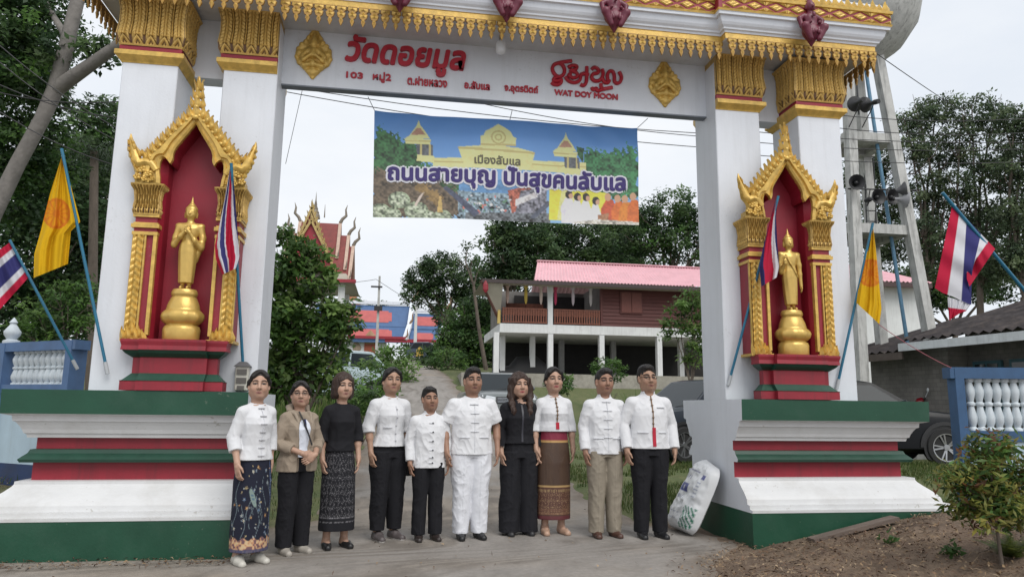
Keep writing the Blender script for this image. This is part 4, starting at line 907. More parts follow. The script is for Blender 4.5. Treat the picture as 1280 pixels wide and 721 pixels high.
# 2 -- beige hooded jacket, glasses, hands folded
p = Person('woman with glasses in a beige zipped jacket over a white polo, hands folded in front', 365, 691, 1.525, yaw=36, skin=LIGHT, w=.97, fat=.3, fem=True, head=-26)
p.arm[-1].update(el=(-.235,.02,1.08), wr=(-.06,-.205,.985), d=(.85,-.12,-.40), n=(.35,.95,-.2), e=(.35,0,.94)); p.arm[1].update(el=(.235,.02,1.08), wr=(.085,-.20,.97), d=(-.80,-.16,-.45), n=(-.3,.95,-.15), e=(-.35,0,.94))
p.body()
pol = lambda P: np.where(((P[:, 2] > 1.385) & (np.abs(P[:, 0]) < .11) | (np.abs(P[:, 0]) < .016) & (P[:, 2] > 1.24))[:, None], np.array((.015,.02,.07)), np.array((.66,.70,.78)))
p.top('polo_shirt', .94, WHT, sl=.25, sr=(.045,.04,.04), shin=-.014, neck=.058, vneck=.02, seed=4, colf=pol)
p.top('jacket', .80, np.array((.30,.245,.19)), sl=1.62, sr=(.066,.060,.052), neck=.075, shin=.012, opening=.082, seed=6, amp=.012, flare=1.10)
mb = MB(); mb.tube([(-.10,.03,1.40),(-.075,.085,1.45),(0,.105,1.47),(.075,.085,1.45),(.10,.03,1.40)], [.03,.042,.045,.042,.03], 10); mb.tube([(-.10,.035,1.395),(-.085,-.06,1.37),(-.07,-.115,1.28)], [.03,.02,.012], 8); mb.tube([(.10,.035,1.395),(.085,-.06,1.37),(.07,-.115,1.28)], [.03,.02,.012], 8)
p.mb('hood', mb, M('beige_cloth', (.30,.245,.19), .9, var=.1, bump=.3), smooth=80)
mb = MB(); mb.tube([(-.06,-.085,1.40),(-.03,-.135,1.30),(.02,-.15,1.18),(.07,-.15,1.06)], .008, 6); p.mb('bag_strap', mb, dark)
p.legs('trousers', BLK, waist=1.0, hem=.07, ah=.082, kn=.088, th=.10); p.shoes((.36,.33,.29), (.42,.40,.36), big=1.02); p.hair('tied', seed=2); p.glasses()

# 3 -- black blouse, grey patterned skirt, bob
p = Person('woman with bobbed hair in a black blouse and a long black skirt patterned in grey', 419, 684, 1.615, yaw=20, skin=LIGHT, w=.88, fat=.2, fem=True, head=2)
p.body()
p.top('blouse', .93, BLK, sl=1.35, sr=(.064,.060,.056), neck=.06, vneck=.0, seed=7, flare=1.0)
def ikat(P):
    x, y, z = P.T; u = np.arctan2(y, x) * .19; C = np.tile(BLK*1.1, (len(P), 1))
    a = np.abs(((u*22) % 1) - .5) + np.abs(((z*14) % 1) - .5); m = ss(.05,.02,np.abs(a-.5)) + ss(.14,.09,a) + ss(.03,.01,np.abs(a-.28))*.7
    n = vnoise(np.stack([u*120, z*70, 0*z], 1), 1.0, 8); m = np.clip(m, 0, 1)*ss(.25,.6,n)*.75
    m = m*((z > .30)) + ss(.5,.7,np.sin(z*150))*((z > .23) & (z < .33))*.6*ss(.3,.6,n); m = m*(z > .215)
    return C*(1-m[:, None]) + np.array((.24,.235,.25))*m[:, None]
p.skirt('skirt', ikat, waist=1.0, hem=.175, ah=.205, bh=.16, ahip=.19, folds=.05, seed=5); p.shoes((.012,.012,.013), low=True); p.hair('bob', BROWNHAIR, 3)

# 4 -- white blouse, black trousers
p = Person('tall person with tied-back hair in a white blouse, black trousers and dark slip-on shoes', 482, 674, 1.70, yaw=28, skin=MID, w=.97, fat=.3, fem=True, head=-14, sh=.165)
p.body()
p.top('blouse', .91, WHT, sl=1.25, sr=(.066,.062,.058), neck=.06, vneck=.06, seed=9, flare=1.06)
p.placket(.935, 1.31, seam); p.pocket(-.12,-.04,1.0,1.10,seam, True); p.closures([1.28,1.2,1.12,1.04,.97], .006, pinkw, name='buttons')
p.legs('trousers', BLK, waist=1.02, hem=.10, ah=.074, kn=.088, th=.108, wf=1.05); p.shoes((.09,.075,.075), (.60,.58,.56), big=1.08); p.hair('tied', seed=4)

# 5 -- short man
p = Person('shortest man, in a long-sleeved white shirt with a row of dark buttons and black trousers', 533, 675, 1.50, yaw=10, skin=TAN, w=1.0, head=2, lips=(.20,.085,.07)); p.body()
p.top('shirt', .80, WHT, sl=1.93, sr=(.064,.054,.048), neck=.062, collar=.02, seed=11, flare=1.02, amp=.010)
p.closures([1.30,1.20,1.10,1.0,.92,.86], .028, seam, knot=False)
for z in (1.30,1.20,1.10,1.0,.92,.86):
    mb = MB(); mb.ell((.012, p.fy(p.S, .012, z)-.008, z), (.009,.006,.009), 6, 4); p.mb('button', mb, darkbtn)
p.legs('trousers', BLK, hem=.07, ah=.082, kn=.082, th=.098, seed=5); p.shoes((.03,.022,.02)); p.hair('short', seed=5)

# 6 -- all white, short sleeves
p = Person('man dressed all in white with a short-sleeved shirt and white trousers', 587, 673, 1.71, yaw=8, skin=TAN, w=1.12, fat=.25, head=0, lips=(.20,.085,.07)); p.arm[-1].update(el=(-.275,.05,1.11), wr=(-.265,-.05,.86)); p.arm[1].update(el=(.275,.05,1.11), wr=(.265,-.05,.86)); p.body()
p.top('shirt', .83, WHT*1.02, sl=.80, sr=(.076,.082,.05), neck=.07, seed=13, flare=1.05, amp=.010, vneck=.015)
p.closures([1.33,1.24,1.15,1.06], .045, seam); p.placket(.855, 1.34, seam); p.pocket(-.155,-.05,.88,1.0,seam, True); p.pocket(.05,.155,.88,1.0,seam, True)
p.legs('trousers', np.array((.68,.69,.73)), hem=.06, ah=.085, kn=.095, th=.108, wf=1.04, amp=.010, seed=7); p.shoes((.012,.012,.013)); p.hair('short', seed=6)

# 7 -- all black suit, long brown hair
p = Person('woman in a black long-sleeved suit with long brown hair over her shoulders', 648, 668, 1.675, yaw=6, skin=LIGHT, w=1.06, fat=.15, fem=True, head=2, lips=(.40,.10,.10)); p.body()
p.top('blouse', .95, BLK, sl=1.95, sr=(.064,.054,.046), neck=.06, collar=.022, vneck=.03, seed=15, amp=.009); p.placket(.97, 1.36, darkbtn, .02)
p.legs('trousers', BLK*1.1, waist=1.06, hem=.035, ah=.115, kn=.105, th=.105, seed=9, wf=.98, sep=.098); p.shoes((.02,.02,.022), h=.05); p.hair('long', BROWNHAIR, 7)

# 8 -- white cropped jacket, brown sinh
p = Person('woman in a cropped white jacket and a long brown woven skirt with gold bands', 692, 667, 1.745, yaw=4, skin=LIGHT, w=1.0, fem=True, head=0, lips=(.40,.11,.105)); p.body()
def sinh(P):
    x, y, z = P.T; u = np.arctan2(y, x)*.18; C = np.tile(np.array((.060,.032,.020)), (len(P), 1))
    def bl(m, c): m = np.clip(m, 0, 1)[:, None]; C[:] = C*(1-m) + np.array(c)*m
    bl(ss(.2,.9,np.sin(u*330))*.35, (.13,.075,.04)); bl(z > .945, (.19,.012,.035)); bl(ss(.014,.010,np.abs(z-.935)), (.45,.27,.10))
    bl((z < .49)*(z > .20)*.6, (.10,.035,.025)); bl(ss(.012,.009,np.abs(z-.485)), (.40,.26,.11))
    a = np.abs(((u*26) % 1)-.5) + np.abs(((z*16) % 1)-.5); n = vnoise(np.stack([u*150, z*110, 0*z], 1), 1.0, 4)
    bl((z < .46)*(z > .21)*(ss(.06,.03,np.abs(a-.45))+ss(.18,.1,a))*ss(.3,.55,n)*.8, (.36,.24,.13)); bl((z < .455)*(z > .43)*(np.sin(u*400) > 0)*.6, (.42,.30,.14)); bl((z < .27)*(z > .20)*(np.sin(z*420) > .2)*.5, (.30,.16,.09)); bl(z < .195, (.11,.025,.03))
    return C
p.skirt('skirt', sinh, waist=1.06, hem=.155, ah=.172, bh=.128, ahip=.176, aw=.136, folds=.02, seed=7, mat=SATIN)
F = p.field(1.0, 1.4); F.prof([(1.0,.125,.090,0),(1.2,.132,.098,-.012),(1.38,.08,.062,.01)], .02); P, Q = F.mesh(); p.put('inner_top', P, Q, CLOTH, np.array((.36,.014,.04)))
p.top('jacket', 1.035, WHT*.98, sl=1.32, sr=(.058,.055,.053), neck=.058, seed=17, amp=.005); p.placket(1.10, 1.39, browntrim, .010); p.closures([1.37,1.33,1.29,1.25,1.21,1.17], .012, browntrim, name='buttons')
mb = MB(); p.strip(mb, [(.004,1.13),(.006,1.06)], .035, p.S, .005, n=6); p.mb('red_panel', mb, redt); p.shoes((.42,.27,.19), (.30,.2,.15), low=True, mat=SHOEM); p.hair('tied', seed=8)

# 9 -- white shirt with knots, khaki trousers
p = Person('man in a white shirt with cloth knots, khaki trousers and brown shoes', 757, 671, 1.725, yaw=2, skin=TAN, w=.98, head=0, lips=(.20,.085,.07)); p.body()
p.top('shirt', .83, WHT*1.0, sl=1.95, sr=(.066,.056,.050), neck=.064, collar=.024, seed=19, amp=.009, flare=1.03); p.closures([1.36,1.27,1.18,1.09,1.0], .045, seam); p.placket(.855, 1.36, seam)
p.pocket(-.15,-.05,.87,.99,seam, True); p.pocket(.05,.15,.87,.99,seam, True)
p.legs('trousers', (.27,.235,.185), hem=.05, ah=.080, kn=.086, th=.102, seed=11, amp=.009); p.shoes((.075,.035,.025)); p.hair('short', seed=9)

# 10 -- white jacket, red panel, glasses
p = Person('man with glasses in a white jacket with a red strip and black trousers', 814, 672, 1.765, yaw=0, skin=MID, w=1.06, head=0, lips=(.26,.11,.09)); p.arm[-1].update(el=(-.255,.045,1.11), wr=(-.25,-.045,.86)); p.arm[1].update(el=(.255,.045,1.11), wr=(.25,-.045,.86)); p.body()
p.top('jacket', .87, WHT*1.02, sl=1.95, sr=(.067,.057,.052), neck=.066, collar=.026, seed=21, amp=.006, flare=1.05); p.placket(1.08, 1.40, browntrim, .012); mb = MB(); p.strip(mb, [(.006,1.08),(.008,.895)], .034, p.S, .006, n=8); p.mb('red_panel', mb, redt)
p.closures([1.36,1.30,1.24,1.18,1.12], .012, browntrim, name='buttons'); p.pocket(-.155,-.05,.93,1.03,seam, True); p.pocket(.06,.155,.93,1.03,seam, True); p.pocket(.05,.14,1.19,1.28,seam, True)
p.legs('trousers', BLK, hem=.06, ah=.078, kn=.084, th=.102, seed=13); p.shoes((.012,.012,.014)); p.hair('short', seed=10); p.glasses()
# the black bag hanging behind the fourth person
t = thing('shoulder_bag', 'black shoulder bag hanging behind the person in white blouse and black trousers', 'bag', onZ(507, 672, 0) + Vector((-.02, .10, .62)))
mb = MB(); c = t.location
mb.rings([[(c.x + (.10 + .03*q)*cos(a)*1.0, c.y + .05*sin(a), c.z + z) for a in np.linspace(0, 2*pi, 16, endpoint=False)] for z, q in ((-.02,-1.5),(.0,.0),(.08,.5),(.18,.2),(.27,-1.2),(.29,-2.5))]); mb.build('bag_body', dark, t, smooth=60)
mb = MB(); mb.tube([(c.x-.06,c.y,c.z+.26),(c.x-.08,c.y,c.z+.45),(c.x-.13,c.y-.0,c.z+.68)], .01, 6); mb.tube([(c.x+.05,c.y,c.z+.26),(c.x+.02,c.y,c.z+.45),(c.x-.10,c.y,c.z+.68)], .01, 6); mb.build('strap', dark, t, smooth=60)
# ------------------------------------------------------------------ ground, road, grass, leaf litter
def sm(a, b, x): t = np.clip((x - a) / (b - a), 0, 1); return t * t * (3 - 2 * t)
BY = np.array([-6, 8.5, 13, 17, 21, 27, 30, 36, 45, 60, 80, 120, 400, 900]); BZ = np.array([0, 0, .20, .38, .58, 1.35, 1.85, 2.75, 3.55, 4.9, 6.4, 8.2, 12, 14])
def gz(x, y):
    x = np.asarray(x, float); y = np.asarray(y, float)
    b = np.interp(y, BY, BZ)
    b = b + .30 * sm(3.6, 5.9, x) * sm(9.5, 7.0, y) * sm(-1, 3.5, y) + .40 * sm(-2.9, -3.7, x) * sm(7.3, 8.4, y) * sm(14, 9, y)
    b = b + .22 * sm(3.3, 4.2, x) * sm(4.2, 5.6, y) * sm(7.5, 6.4, y) * .35 * (sm(6.5, 4.5, x))
    b = b + .25 * sm(5.2, 7, x) * sm(8.5, 10, y) * sm(14, 11.5, y)
    return b
def gz1(x, y): return float(gz(x, y))
gx_ = axis([(-260, 26), (-26, 2.0), (-8, .14), (9.5, 2.0), (30, 26), (264, None)]); gy_ = axis([(-6, .5), (2, .12), (14, .4), (30, 2), (90, 30), (420, None)])
X, Y = np.meshgrid(gx_, gy_, indexing='ij'); Z = gz(X, Y)
P3 = np.stack([X, Y, 0 * X], -1)
rough_ = (vnoise(P3 * 2.1, 1, 1) - .5) * .05 + (vnoise(P3 * 6.3, 1, 2) - .5) * .03
onroad = sm(3.2, 2.6, X) * sm(-9, -8, X)
Z = Z + rough_ * (1 - .9 * onroad * (Y < 9)) - .03 * onroad * (Y < 8) - .03 * onroad
dirt = np.array([.125, .084, .058]); dirt2 = np.array([.20, .145, .10]); grs = np.array([.070, .100, .028]); grs2 = np.array([.13, .135, .055])
n1 = vnoise(P3 * .9, 1, 4)[..., None]; n2 = vnoise(P3 * 4.7, 1, 5)[..., None]; n3 = vnoise(P3 * 13.0, 1, 6)[..., None]
dc = dirt * (1 - n2) + dirt2 * n2; dc = dc * (.75 + .5 * n3); gc = grs * (1 - n2) + grs2 * n2
gmask = (sm(8.0, 8.9, Y) * sm(.35, .55, n1[..., 0] * .6 + .4 + .15 * sm(9, 14, Y)))[..., None]
mb = MB(); mb.grid(np.stack([X, Y, Z], -1), 0, dc * (1 - gmask) + gc * gmask)
g = mb.build('ground', M('soil', rough=.95, var=.25, scale=9, bump=.9, bscale=45, attr=True, bdist=.02), smooth=180, colors=True); tag(g, kind='structure')
# concrete road: wide in front of the gate, one lane behind it
def road_edges(y):
    l = np.interp(y, [-6, 6.4, 7.0, 8.3, 9, 12, 20, 30, 45, 70], [-9, -9, -1.6, -1.35, -.9, -.75, -.75, -.45, -.5, -.7]); r = np.interp(y, [-6, 3.5, 5.6, 6.4, 7.2, 8.6, 12, 20, 30, 45, 70], [2.3, 2.35, 2.55, 3.0, 3.50, 2.85, 2.75, 2.85, 2.7, 2.6, 2.4])
    return l + .10 * np.sin(y * 2.3) + .06 * np.sin(y * 5.1 + 1), r + .09 * np.sin(y * 2.9) + .06 * np.sin(y * 6.7)
ry = axis([(-5.5, .15), (14, .5), (72, None)]); tt = np.linspace(0, 1, 90); le, re = road_edges(ry)
RX = le[:, None] + (re - le)[:, None] * tt[None]; RY = ry[:, None] + 0 * RX; RP = np.stack([RX, RY, 0 * RX], -1)
edge = np.minimum(tt, 1 - tt)[None] * (re - le)[:, None]
RZ = gz(RX, RY) + .006 - .035 * (1 - sm(0, .10, edge)) + (vnoise(RP * 1.2, 1, 7) - .5) * .012
m1 = vnoise(RP * .55, 1, 8)[..., None]; m2 = vnoise(RP * 2.2, 1, 9)[..., None]; m3 = vnoise(RP * 8, 1, 10)[..., None]
rc = np.array([.252, .232, .212]); rd = np.array([.275, .236, .195]); rk = np.array([.14, .122, .104])
k1 = sm(.45, .7, m1 * .7 + m2 * .3); k2 = sm(.55, .75, m2 * .6 + m3 * .4); es = (1 - sm(.05, .5, edge + .25 * (m2[..., 0] - .5)))[..., None]
c = rc * (1 - k1) + rd * k1; c = c * (1 - .75 * k2) + rk * .75 * k2; c = c * (.86 + .28 * vnoise(RP * np.array([9, 2.2, 1]), 1, 12)[..., None]); c = c * (1 - .6 * es) + np.array([.15, .11, .075]) * .6 * es
mb = MB(); mb.grid(np.stack([RX, RY, RZ], -1), 0, c)
rd_ = mb.build('road', M('worn_concrete', rough=.9, var=.16, scale=22, bump=.55, bscale=90, attr=True, bdist=.006, dirt=(.10, .085, .07), dirt_amt=.5), smooth=180, colors=True); tag(rd_, kind='structure')
mb = MB()                                                               # raised concrete apron by the house
ap = [(2.9, 32.6), (20, 32.6), (20, 43), (3.3, 43)]
V = [(x, y, gz1(x, y) - .6) for x, y in ap] + [(x, y, 2.86 + (y - 32.6) * .004) for x, y in ap]
mb.add(V, [(4,5,6,7), (0,1,5,4), (1,2,6,5), (2,3,7,6), (3,0,4,7)])
o = mb.build('concrete_apron', M('pale_concrete', (.33, .31, .27), .9, var=.2, scale=6, bump=.3, dirt=(.12, .11, .09), dirt_amt=.6)); tag(o, kind='structure')

def blades(name, pts, h, w, cols, bend=.5, label=None, seed=0):
    g = np.random.default_rng(seed); n = len(pts); a = g.uniform(0, 2*pi, n); b = g.uniform(0, 2*pi, n); hh = h * g.uniform(.45, 1.25, n); ww = w * g.uniform(.7, 1.3, n)
    d = np.stack([np.cos(a), np.sin(a), 0*a], 1); q = np.stack([np.cos(b), np.sin(b), 0*b], 1) * (bend * hh * g.uniform(.2, 1, n))[:, None]; up = np.array([0, 0, 1.0])
    p0 = pts - d*ww[:, None]/2; p1 = pts + d*ww[:, None]/2; mid = pts + up*(hh*.6)[:, None] + q*.4; tip = pts + up*hh[:, None] + q
    V = np.stack([p0, p1, mid + d*ww[:, None]*.35, tip, mid - d*ww[:, None]*.35], 1).reshape(-1, 3); i = np.arange(n)[:, None]*5
    F = np.concatenate([np.hstack([i, i+1, i+2, i+4]), np.hstack([i+4, i+2, i+3, i+3])[:, :0].reshape(0, 4)]) if False else np.hstack([i, i+1, i+2, i+4])
    T = np.hstack([i+4, i+2, i+3])
    C = np.repeat(np.array(cols)[g.integers(0, len(cols), n)] * g.uniform(.7, 1.25, (n, 1)), 5, 0)
    return V, [tuple(f) for f in F] + [tuple(t) for t in T], C
GRM = M('grass_blade', rough=.6, var=.1, bump=0, attr=True, spec=.3, thin=.3)
def sc_pts(n, x0, x1, y0, y1, seed, keep=None, dz=0.0):
    g = np.random.default_rng(seed); x = g.uniform(x0, x1, n); y = g.uniform(y0, y1, n); P = np.stack([x, y, 0*x], 1)
    k = vnoise(P * 1.3, 1, seed) + .3*vnoise(P*4, 1, seed+1) > .52
    if keep is not None: k &= keep(x, y)
    x, y = x[k], y[k]; return np.stack([x, y, gz(x, y) + dz], 1)
pts = np.concatenate([sc_pts(26000, 2.6, 9.5, 8.4, 15, 1, lambda x, y: x > road_edges(y)[1] + .02), sc_pts(9000, -7, -.6, 8.8, 24, 2, lambda x, y: (x < road_edges(y)[0] - .05)), sc_pts(4000, 3, 9, 15, 23, 3, lambda x, y: x > 3.0), sc_pts(2200, 5.4, 7.2, 6.9, 8.4, 5)])
V, F, C = blades('grass', pts, .085, .012, [(.06,.10,.02),(.085,.125,.03),(.13,.14,.05),(.05,.085,.02)], .7, seed=3)
o = mesh_obj('grass', V, F, GRM, colors=C); tag(o, kind='stuff')
pts = np.concatenate([sc_pts(3400, -6.5, -.75, 22, 36, 12, lambda x, y: x < road_edges(y)[0] - .1), sc_pts(1800, -8, -1.6, 14, 22, 13), sc_pts(1500, -7, -.8, 36, 52, 14)])
V, F, C = blades('weeds', pts, .62, .05, [(.075,.135,.028),(.10,.165,.04),(.055,.105,.022),(.14,.17,.06)], .55, seed=8)
o = mesh_obj('roadside_weeds', V, F, GRM, colors=C); tag(o, kind='stuff')
# dead leaves and twigs on the bare earth
def litter(n, x0, x1, y0, y1, seed, keep):
    g = np.random.default_rng(seed); x = g.uniform(x0, x1, n); y = g.uniform(y0, y1, n); k = keep(x, y, g); x, y = x[k], y[k]; n = len(x)
    z = gz(x, y) + .012 + g.uniform(0, .025, n); a = g.uniform(0, 2*pi, n); L_ = np.where(g.random(n) < .35, g.uniform(.05, .13, n), g.uniform(.02, .05, n)); w = np.where(L_ > .05, g.uniform(.004, .010, n), g.uniform(.010, .022, n)); t = g.normal(0, .25, n)
    d = np.stack([np.cos(a), np.sin(a), np.sin(t)], 1)*L_[:, None]/2; s_ = np.stack([-np.sin(a), np.cos(a), g.normal(0, .4, n)], 1)*w[:, None]/2; c = np.stack([x, y, z], 1); lift = np.array([0, 0, 1])*(g.uniform(0, .012, n))[:, None]
    V = np.stack([c - d, c + s_ + lift, c + d, c - s_ + lift], 1).reshape(-1, 3); F = np.arange(4*n).reshape(n, 4)
    pal = np.array([(.16,.095,.055),(.11,.062,.038),(.24,.16,.09),(.075,.045,.03),(.30,.22,.14)]); C = np.repeat(pal[g.integers(0, 5, n)]*g.uniform(.7, 1.2, (n, 1)), 4, 0)
    return V, F, C
kk = lambda x, y, g: (x > road_edges(y)[1] - .05 - .5*g.random(len(x))**4) & ~((x > 3.42) & (y > 6.70) & (x < 5.65))
Vs, Fs, Cs = [], [], []; off = 0
for a in ((15000, 2.2, 7.5, 2.5, 7.2, 31, kk), (1500, 5.2, 8, 6.8, 8.6, 32, lambda x, y, g: x > 5.6), (1200, -6, -3.2, 6.0, 6.75, 33, lambda x, y, g: y > 6.35 + .2*g.random(len(x))), (900, -5.5, -1.2, 6.3, 6.72, 35, lambda x, y, g: y > 6.4), (700, -3.2, 3.4, 5.2, 12, 36, lambda x, y, g: g.random(len(x)) < .35), (1500, -7, -3.3, 8.0, 9.6, 34, lambda x, y, g: x < -3.6)):
    V, F, C = litter(*a); Vs.append(V); Fs.append(F + off); Cs.append(C); off += len(V)
o = mesh_obj('leaf_litter', np.concatenate(Vs), np.concatenate(Fs), M('dead_leaf', rough=.8, var=.1, bump=0, attr=True), colors=np.concatenate(Cs)); tag(o, kind='stuff')
# small stones along the edge of the left plinth
# ------------------------------------------------------------------ trees and plants
LEAF = M('leaf', rough=.5, var=.12, bump=0, attr=True, spec=.4, thin=.48)
BARK = M('bark', (.13, .105, .085), .95, var=.35, scale=7, bump=.9, bscale=24, stretch=(1, 1, .3), bdist=.02)
PALEBARK = M('pale_bark', (.19, .175, .16), .9, var=.28, scale=5, bump=.7, bscale=18, dirt=(.10, .10, .085), dirt_amt=.8, bdist=.015)
GREENS = [(0.068,0.139,0.034),(0.098,0.186,0.044),(0.051,0.105,0.030),(0.131,0.227,0.054),(0.077,0.151,0.044)]
DARKG = [(0.052,0.099,0.038),(0.071,0.125,0.045),(0.038,0.075,0.032),(0.090,0.146,0.052)]
GREYG = [(0.083,0.120,0.065),(0.105,0.146,0.077),(0.062,0.095,0.053),(0.131,0.173,0.087)]
BRIGHT = [(.075,.150,.030),(.095,.18,.040),(.06,.12,.026),(.13,.20,.055)]
def leaves(g, C, R, n, size, asp, flat=0.0):
    """n leaf blades round each clump centre: a bent diamond of four points"""
    m = len(C); c = np.repeat(C, n, 0); r = np.repeat(R, n); k = len(c)
    d = g.normal(size=(k, 3)); d /= np.linalg.norm(d, axis=1)[:, None]; p = c + d * (r * g.random(k) ** .45)[:, None] * np.array([1, 1, .75])
    u = g.normal(size=(k, 3)); u[:, 2] *= .6; u[:, 2] -= .25; u /= np.linalg.norm(u, axis=1)[:, None]
    nrm = d * .5 + g.normal(size=(k, 3)) * .45 + np.array([0, -.45, .75]); v = np.cross(nrm, u); v /= np.linalg.norm(v, axis=1)[:, None] + 1e-9
    s_ = size * g.uniform(.6, 1.3, k)[:, None]; w = s_ * asp
    tip = p + u * s_; b = p; l = p + u * s_ * .45 + v * w * .5; q = p + u * s_ * .45 - v * w * .5; 
    V = np.stack([b, l, tip, q], 1).reshape(-1, 3); return V, k
def crown(name, parent, clumps, rad, per, size, cols, seed, asp=.5, cvar=.42):
    g = np.random.default_rng(seed); C = np.array(clumps); R = np.full(len(C), rad) * g.uniform(.7, 1.25, len(C)); V, k = leaves(g, C, R, per, size, asp)
    pal = np.array(cols); ci = g.integers(0, len(pal), len(C)); cc = pal[ci] * g.uniform(1 - cvar, 1 + cvar, (len(C), 1)); col = np.repeat(cc, per, 0) * g.uniform(.75, 1.3, (k, 1)); col = np.repeat(col, 4, 0)
    return mesh_obj(name, V - np.array(org(parent)), np.arange(4*k).reshape(k, 4), LEAF, parent, colors=col)
def blob_clumps(g, blobs, n):
    out = []; w = np.array([b[3]*b[4]*b[5] if len(b) > 5 else b[3]**3 for b in blobs]) ** .7; w = w / w.sum()
    for b, k in zip(blobs, (w*n).astype(int) + 1):
        d = g.normal(size=(k, 3)); d /= np.linalg.norm(d, axis=1)[:, None]; rr = np.array(b[3:6] if len(b) > 5 else (b[3],)*3); out.append(np.array(b[:3]) + d * rr * (g.random((k, 1)) ** .26))
    return np.concatenate(out)
def limbs(mb, base, blobs, r0, g, fork=.45):
    base = Vector(base); top = Vector((np.mean([b[0] for b in blobs]), np.mean([b[1] for b in blobs]), np.mean([b[2] for b in blobs])))
    f = base.lerp(top, fork); j = lambda s_: Vector((g.normal()*s_, g.normal()*s_, 0)); h = (top - base).length
    mb.tube([base + Vector((0,0,-.3)), base.lerp(f, .5) + j(h*.02), f], [r0*1.15, r0*.85, r0*.7], 9)
    for b in blobs:
        e = Vector(b[:3]); m = f.lerp(e, .5) + j(h*.03) + Vector((0, 0, .04*h)); mb.tube([f, m, e, e + (e - m)*.12], [r0*.45, r0*.28, r0*.13, r0*.04], 6)
        for q in range(3):
            e2 = e + Vector((g.normal(), g.normal(), g.normal()*.7)) * (b[3]*.55); mb.tube([m.lerp(e, .6), m.lerp(e2, .75), e2], [r0*.2, r0*.12, r0*.04], 5)
def tree(name, label, base, blobs, nclump, rad, per, size, cols, r0=.2, bark=None, seed=1, fork=.45, asp=.5, group=None, cat='tree', cvar=.42):
    g = np.random.default_rng(seed); t = thing(name, label, cat, base, group)
    mb = MB(); limbs(mb, base, blobs, r0, g, fork); mb.build('trunk', bark or BARK, t, smooth=60)
    crown('crown', t, blob_clumps(g, blobs, nclump), rad, per, size, cols, seed + 50, asp, cvar); return t
def px_blobs(Y, rows):
    """crown lobes given where the photo shows them: (u, v, radius in metres, depth offset)"""
    out = []
    for u, v, r, dy in rows: p = onY(u, v, Y + dy); out.append((p.x, p.y, p.z, r, r*.9, r*.8))
    return out
def gp(u, Y): p = onY(u, 500, Y); return (p.x, Y, gz1(p.x, Y))
# big pale leaning tree at the left edge
b0 = onY(-30, 330, 14.5); t = thing('leaning_tree', 'huge leaning tree with a pale forked trunk behind the yellow flag', 'tree', (b0.x, 14.5, gz1(b0.x, 14.5)))
mb = MB(); A = [onY(u, v, Y) for u, v, Y in ((-60,420,14.5),(-10,270,14.5),(22,205,14.4),(52,150,14.3),(70,110,14.2),(82,62,14.1),(97,0,14.0),(112,-70,14.0),(120,-140,14))]
mb.tube([A[0] + Vector((0,0,-3))] + A, [.25,.17,.15,.135,.13,.145,.13,.12,.11,.08], 12)
B = [onY(u, v, Y) for u, v, Y in ((70,112,14.2),(92,96,14.0),(115,80,13.8),(150,55,13.5),(185,20,13.2))]; mb.tube(B, [.14,.13,.115,.10,.08], 10)
mb.tube([onY(*q) for q in [(85,50,14.1),(60,10,14.6),(40,-40,15)]], [.08,.05,.02], 7)
mb.build('trunk', PALEBARK, t, smooth=70)
g = np.random.default_rng(2)
cl = blob_clumps(g, px_blobs(14.8, [(20,30,1.0,0),(60,40,.7,.8),(5,90,.9,.3),(40,85,.8,.9),(30,140,.9,.6),(5,180,1.0,.4),(65,120,.35,.9),(40,195,.9,.9),(10,-40,1.2,0),(60,-30,.9,.6),(10,240,.9,.8),(125,60,.28,-.9),(112,72,.25,-.8),(142,42,.16,-1.2),(20,60,.9,-.6)]), 560)
crown('crown', t, cl, .28, 56, .12, GREENS[:3] + DARKG, 5, .55)
# darker trees behind it
tree('dark_tree', 'dense dark tree behind the leaning pale trunk', gp(60, 21), px_blobs(21, [(20,230,1.6,0),(60,250,1.5,0),(100,210,1.1,.5),(20,320,1.8,0),(75,330,1.6,0),(0,390,1.6,.5),(60,400,1.5,.5),(120,290,1.0,1),(110,350,1.1,1)]), 460, .50, 52, .18, DARKG, .24, seed=11)
tree('dark_tree', 'tall rounded dark tree just left of the left outer pillar', gp(130, 24), px_blobs(24, [(130,150,.9,0),(118,180,1.1,0),(140,200,1.1,0),(120,230,1.2,.4),(135,270,1.3,.6),(128,320,1.2,.8),(125,380,1.2,.8)]), 330, .44, 52, .18, DARKG + GREENS[:1], .14, seed=12)
tree('young_tree', 'bright green feathery young tree above the left blue fence', gp(72, 12.5), px_blobs(12.5, [(50,400,.40,0),(85,385,.40,0),(105,365,.28,.2),(75,365,.22,0),(105,400,.38,.2),(40,420,.35,0),(70,415,.4,.2)]), 95, .18, 40, .095, BRIGHT[:3] + GREENS, .05, seed=13, asp=.35)
mb = MB(); b = gp(118, 19); t = thing('palm_tree', 'palm with drooping grey green fronds behind the left outer pillar', 'palm', b); top = onY(118, 190, 19)
mb.tube([b, Vector(b).lerp(top, .5), top], [.16,.12,.10], 8); mb.build('trunk', BARK, t, smooth=60)
mb = MB(); g = np.random.default_rng(4)
for i in range(16):
    a = i*2.4; L_ = g.uniform(1.5, 2.1); prev = None; n = 14; el = g.uniform(.1, 1.1)
    for j in range(n):
        f = j/(n-1); c = top + Vector((cos(a)*L_*f*cos(el*(1-f*.6)), sin(a)*L_*f*cos(el*(1-f*.6)), L_*(sin(el)*f*.9 - 1.15*f*f)))
        for sg in (-1, 1):
            tip = c + Vector((-sin(a)*sg*.30*(1-.6*f) + cos(a)*.12, cos(a)*sg*.30*(1-.6*f) + sin(a)*.12, -.28)); w = Vector((cos(a)*.02, sin(a)*.02, .0)); mb.add([c - w, c + w, tip], [(0,1,2)], 0, np.array((.05,.075,.04))*g.uniform(.6,1.3))
        prev = c
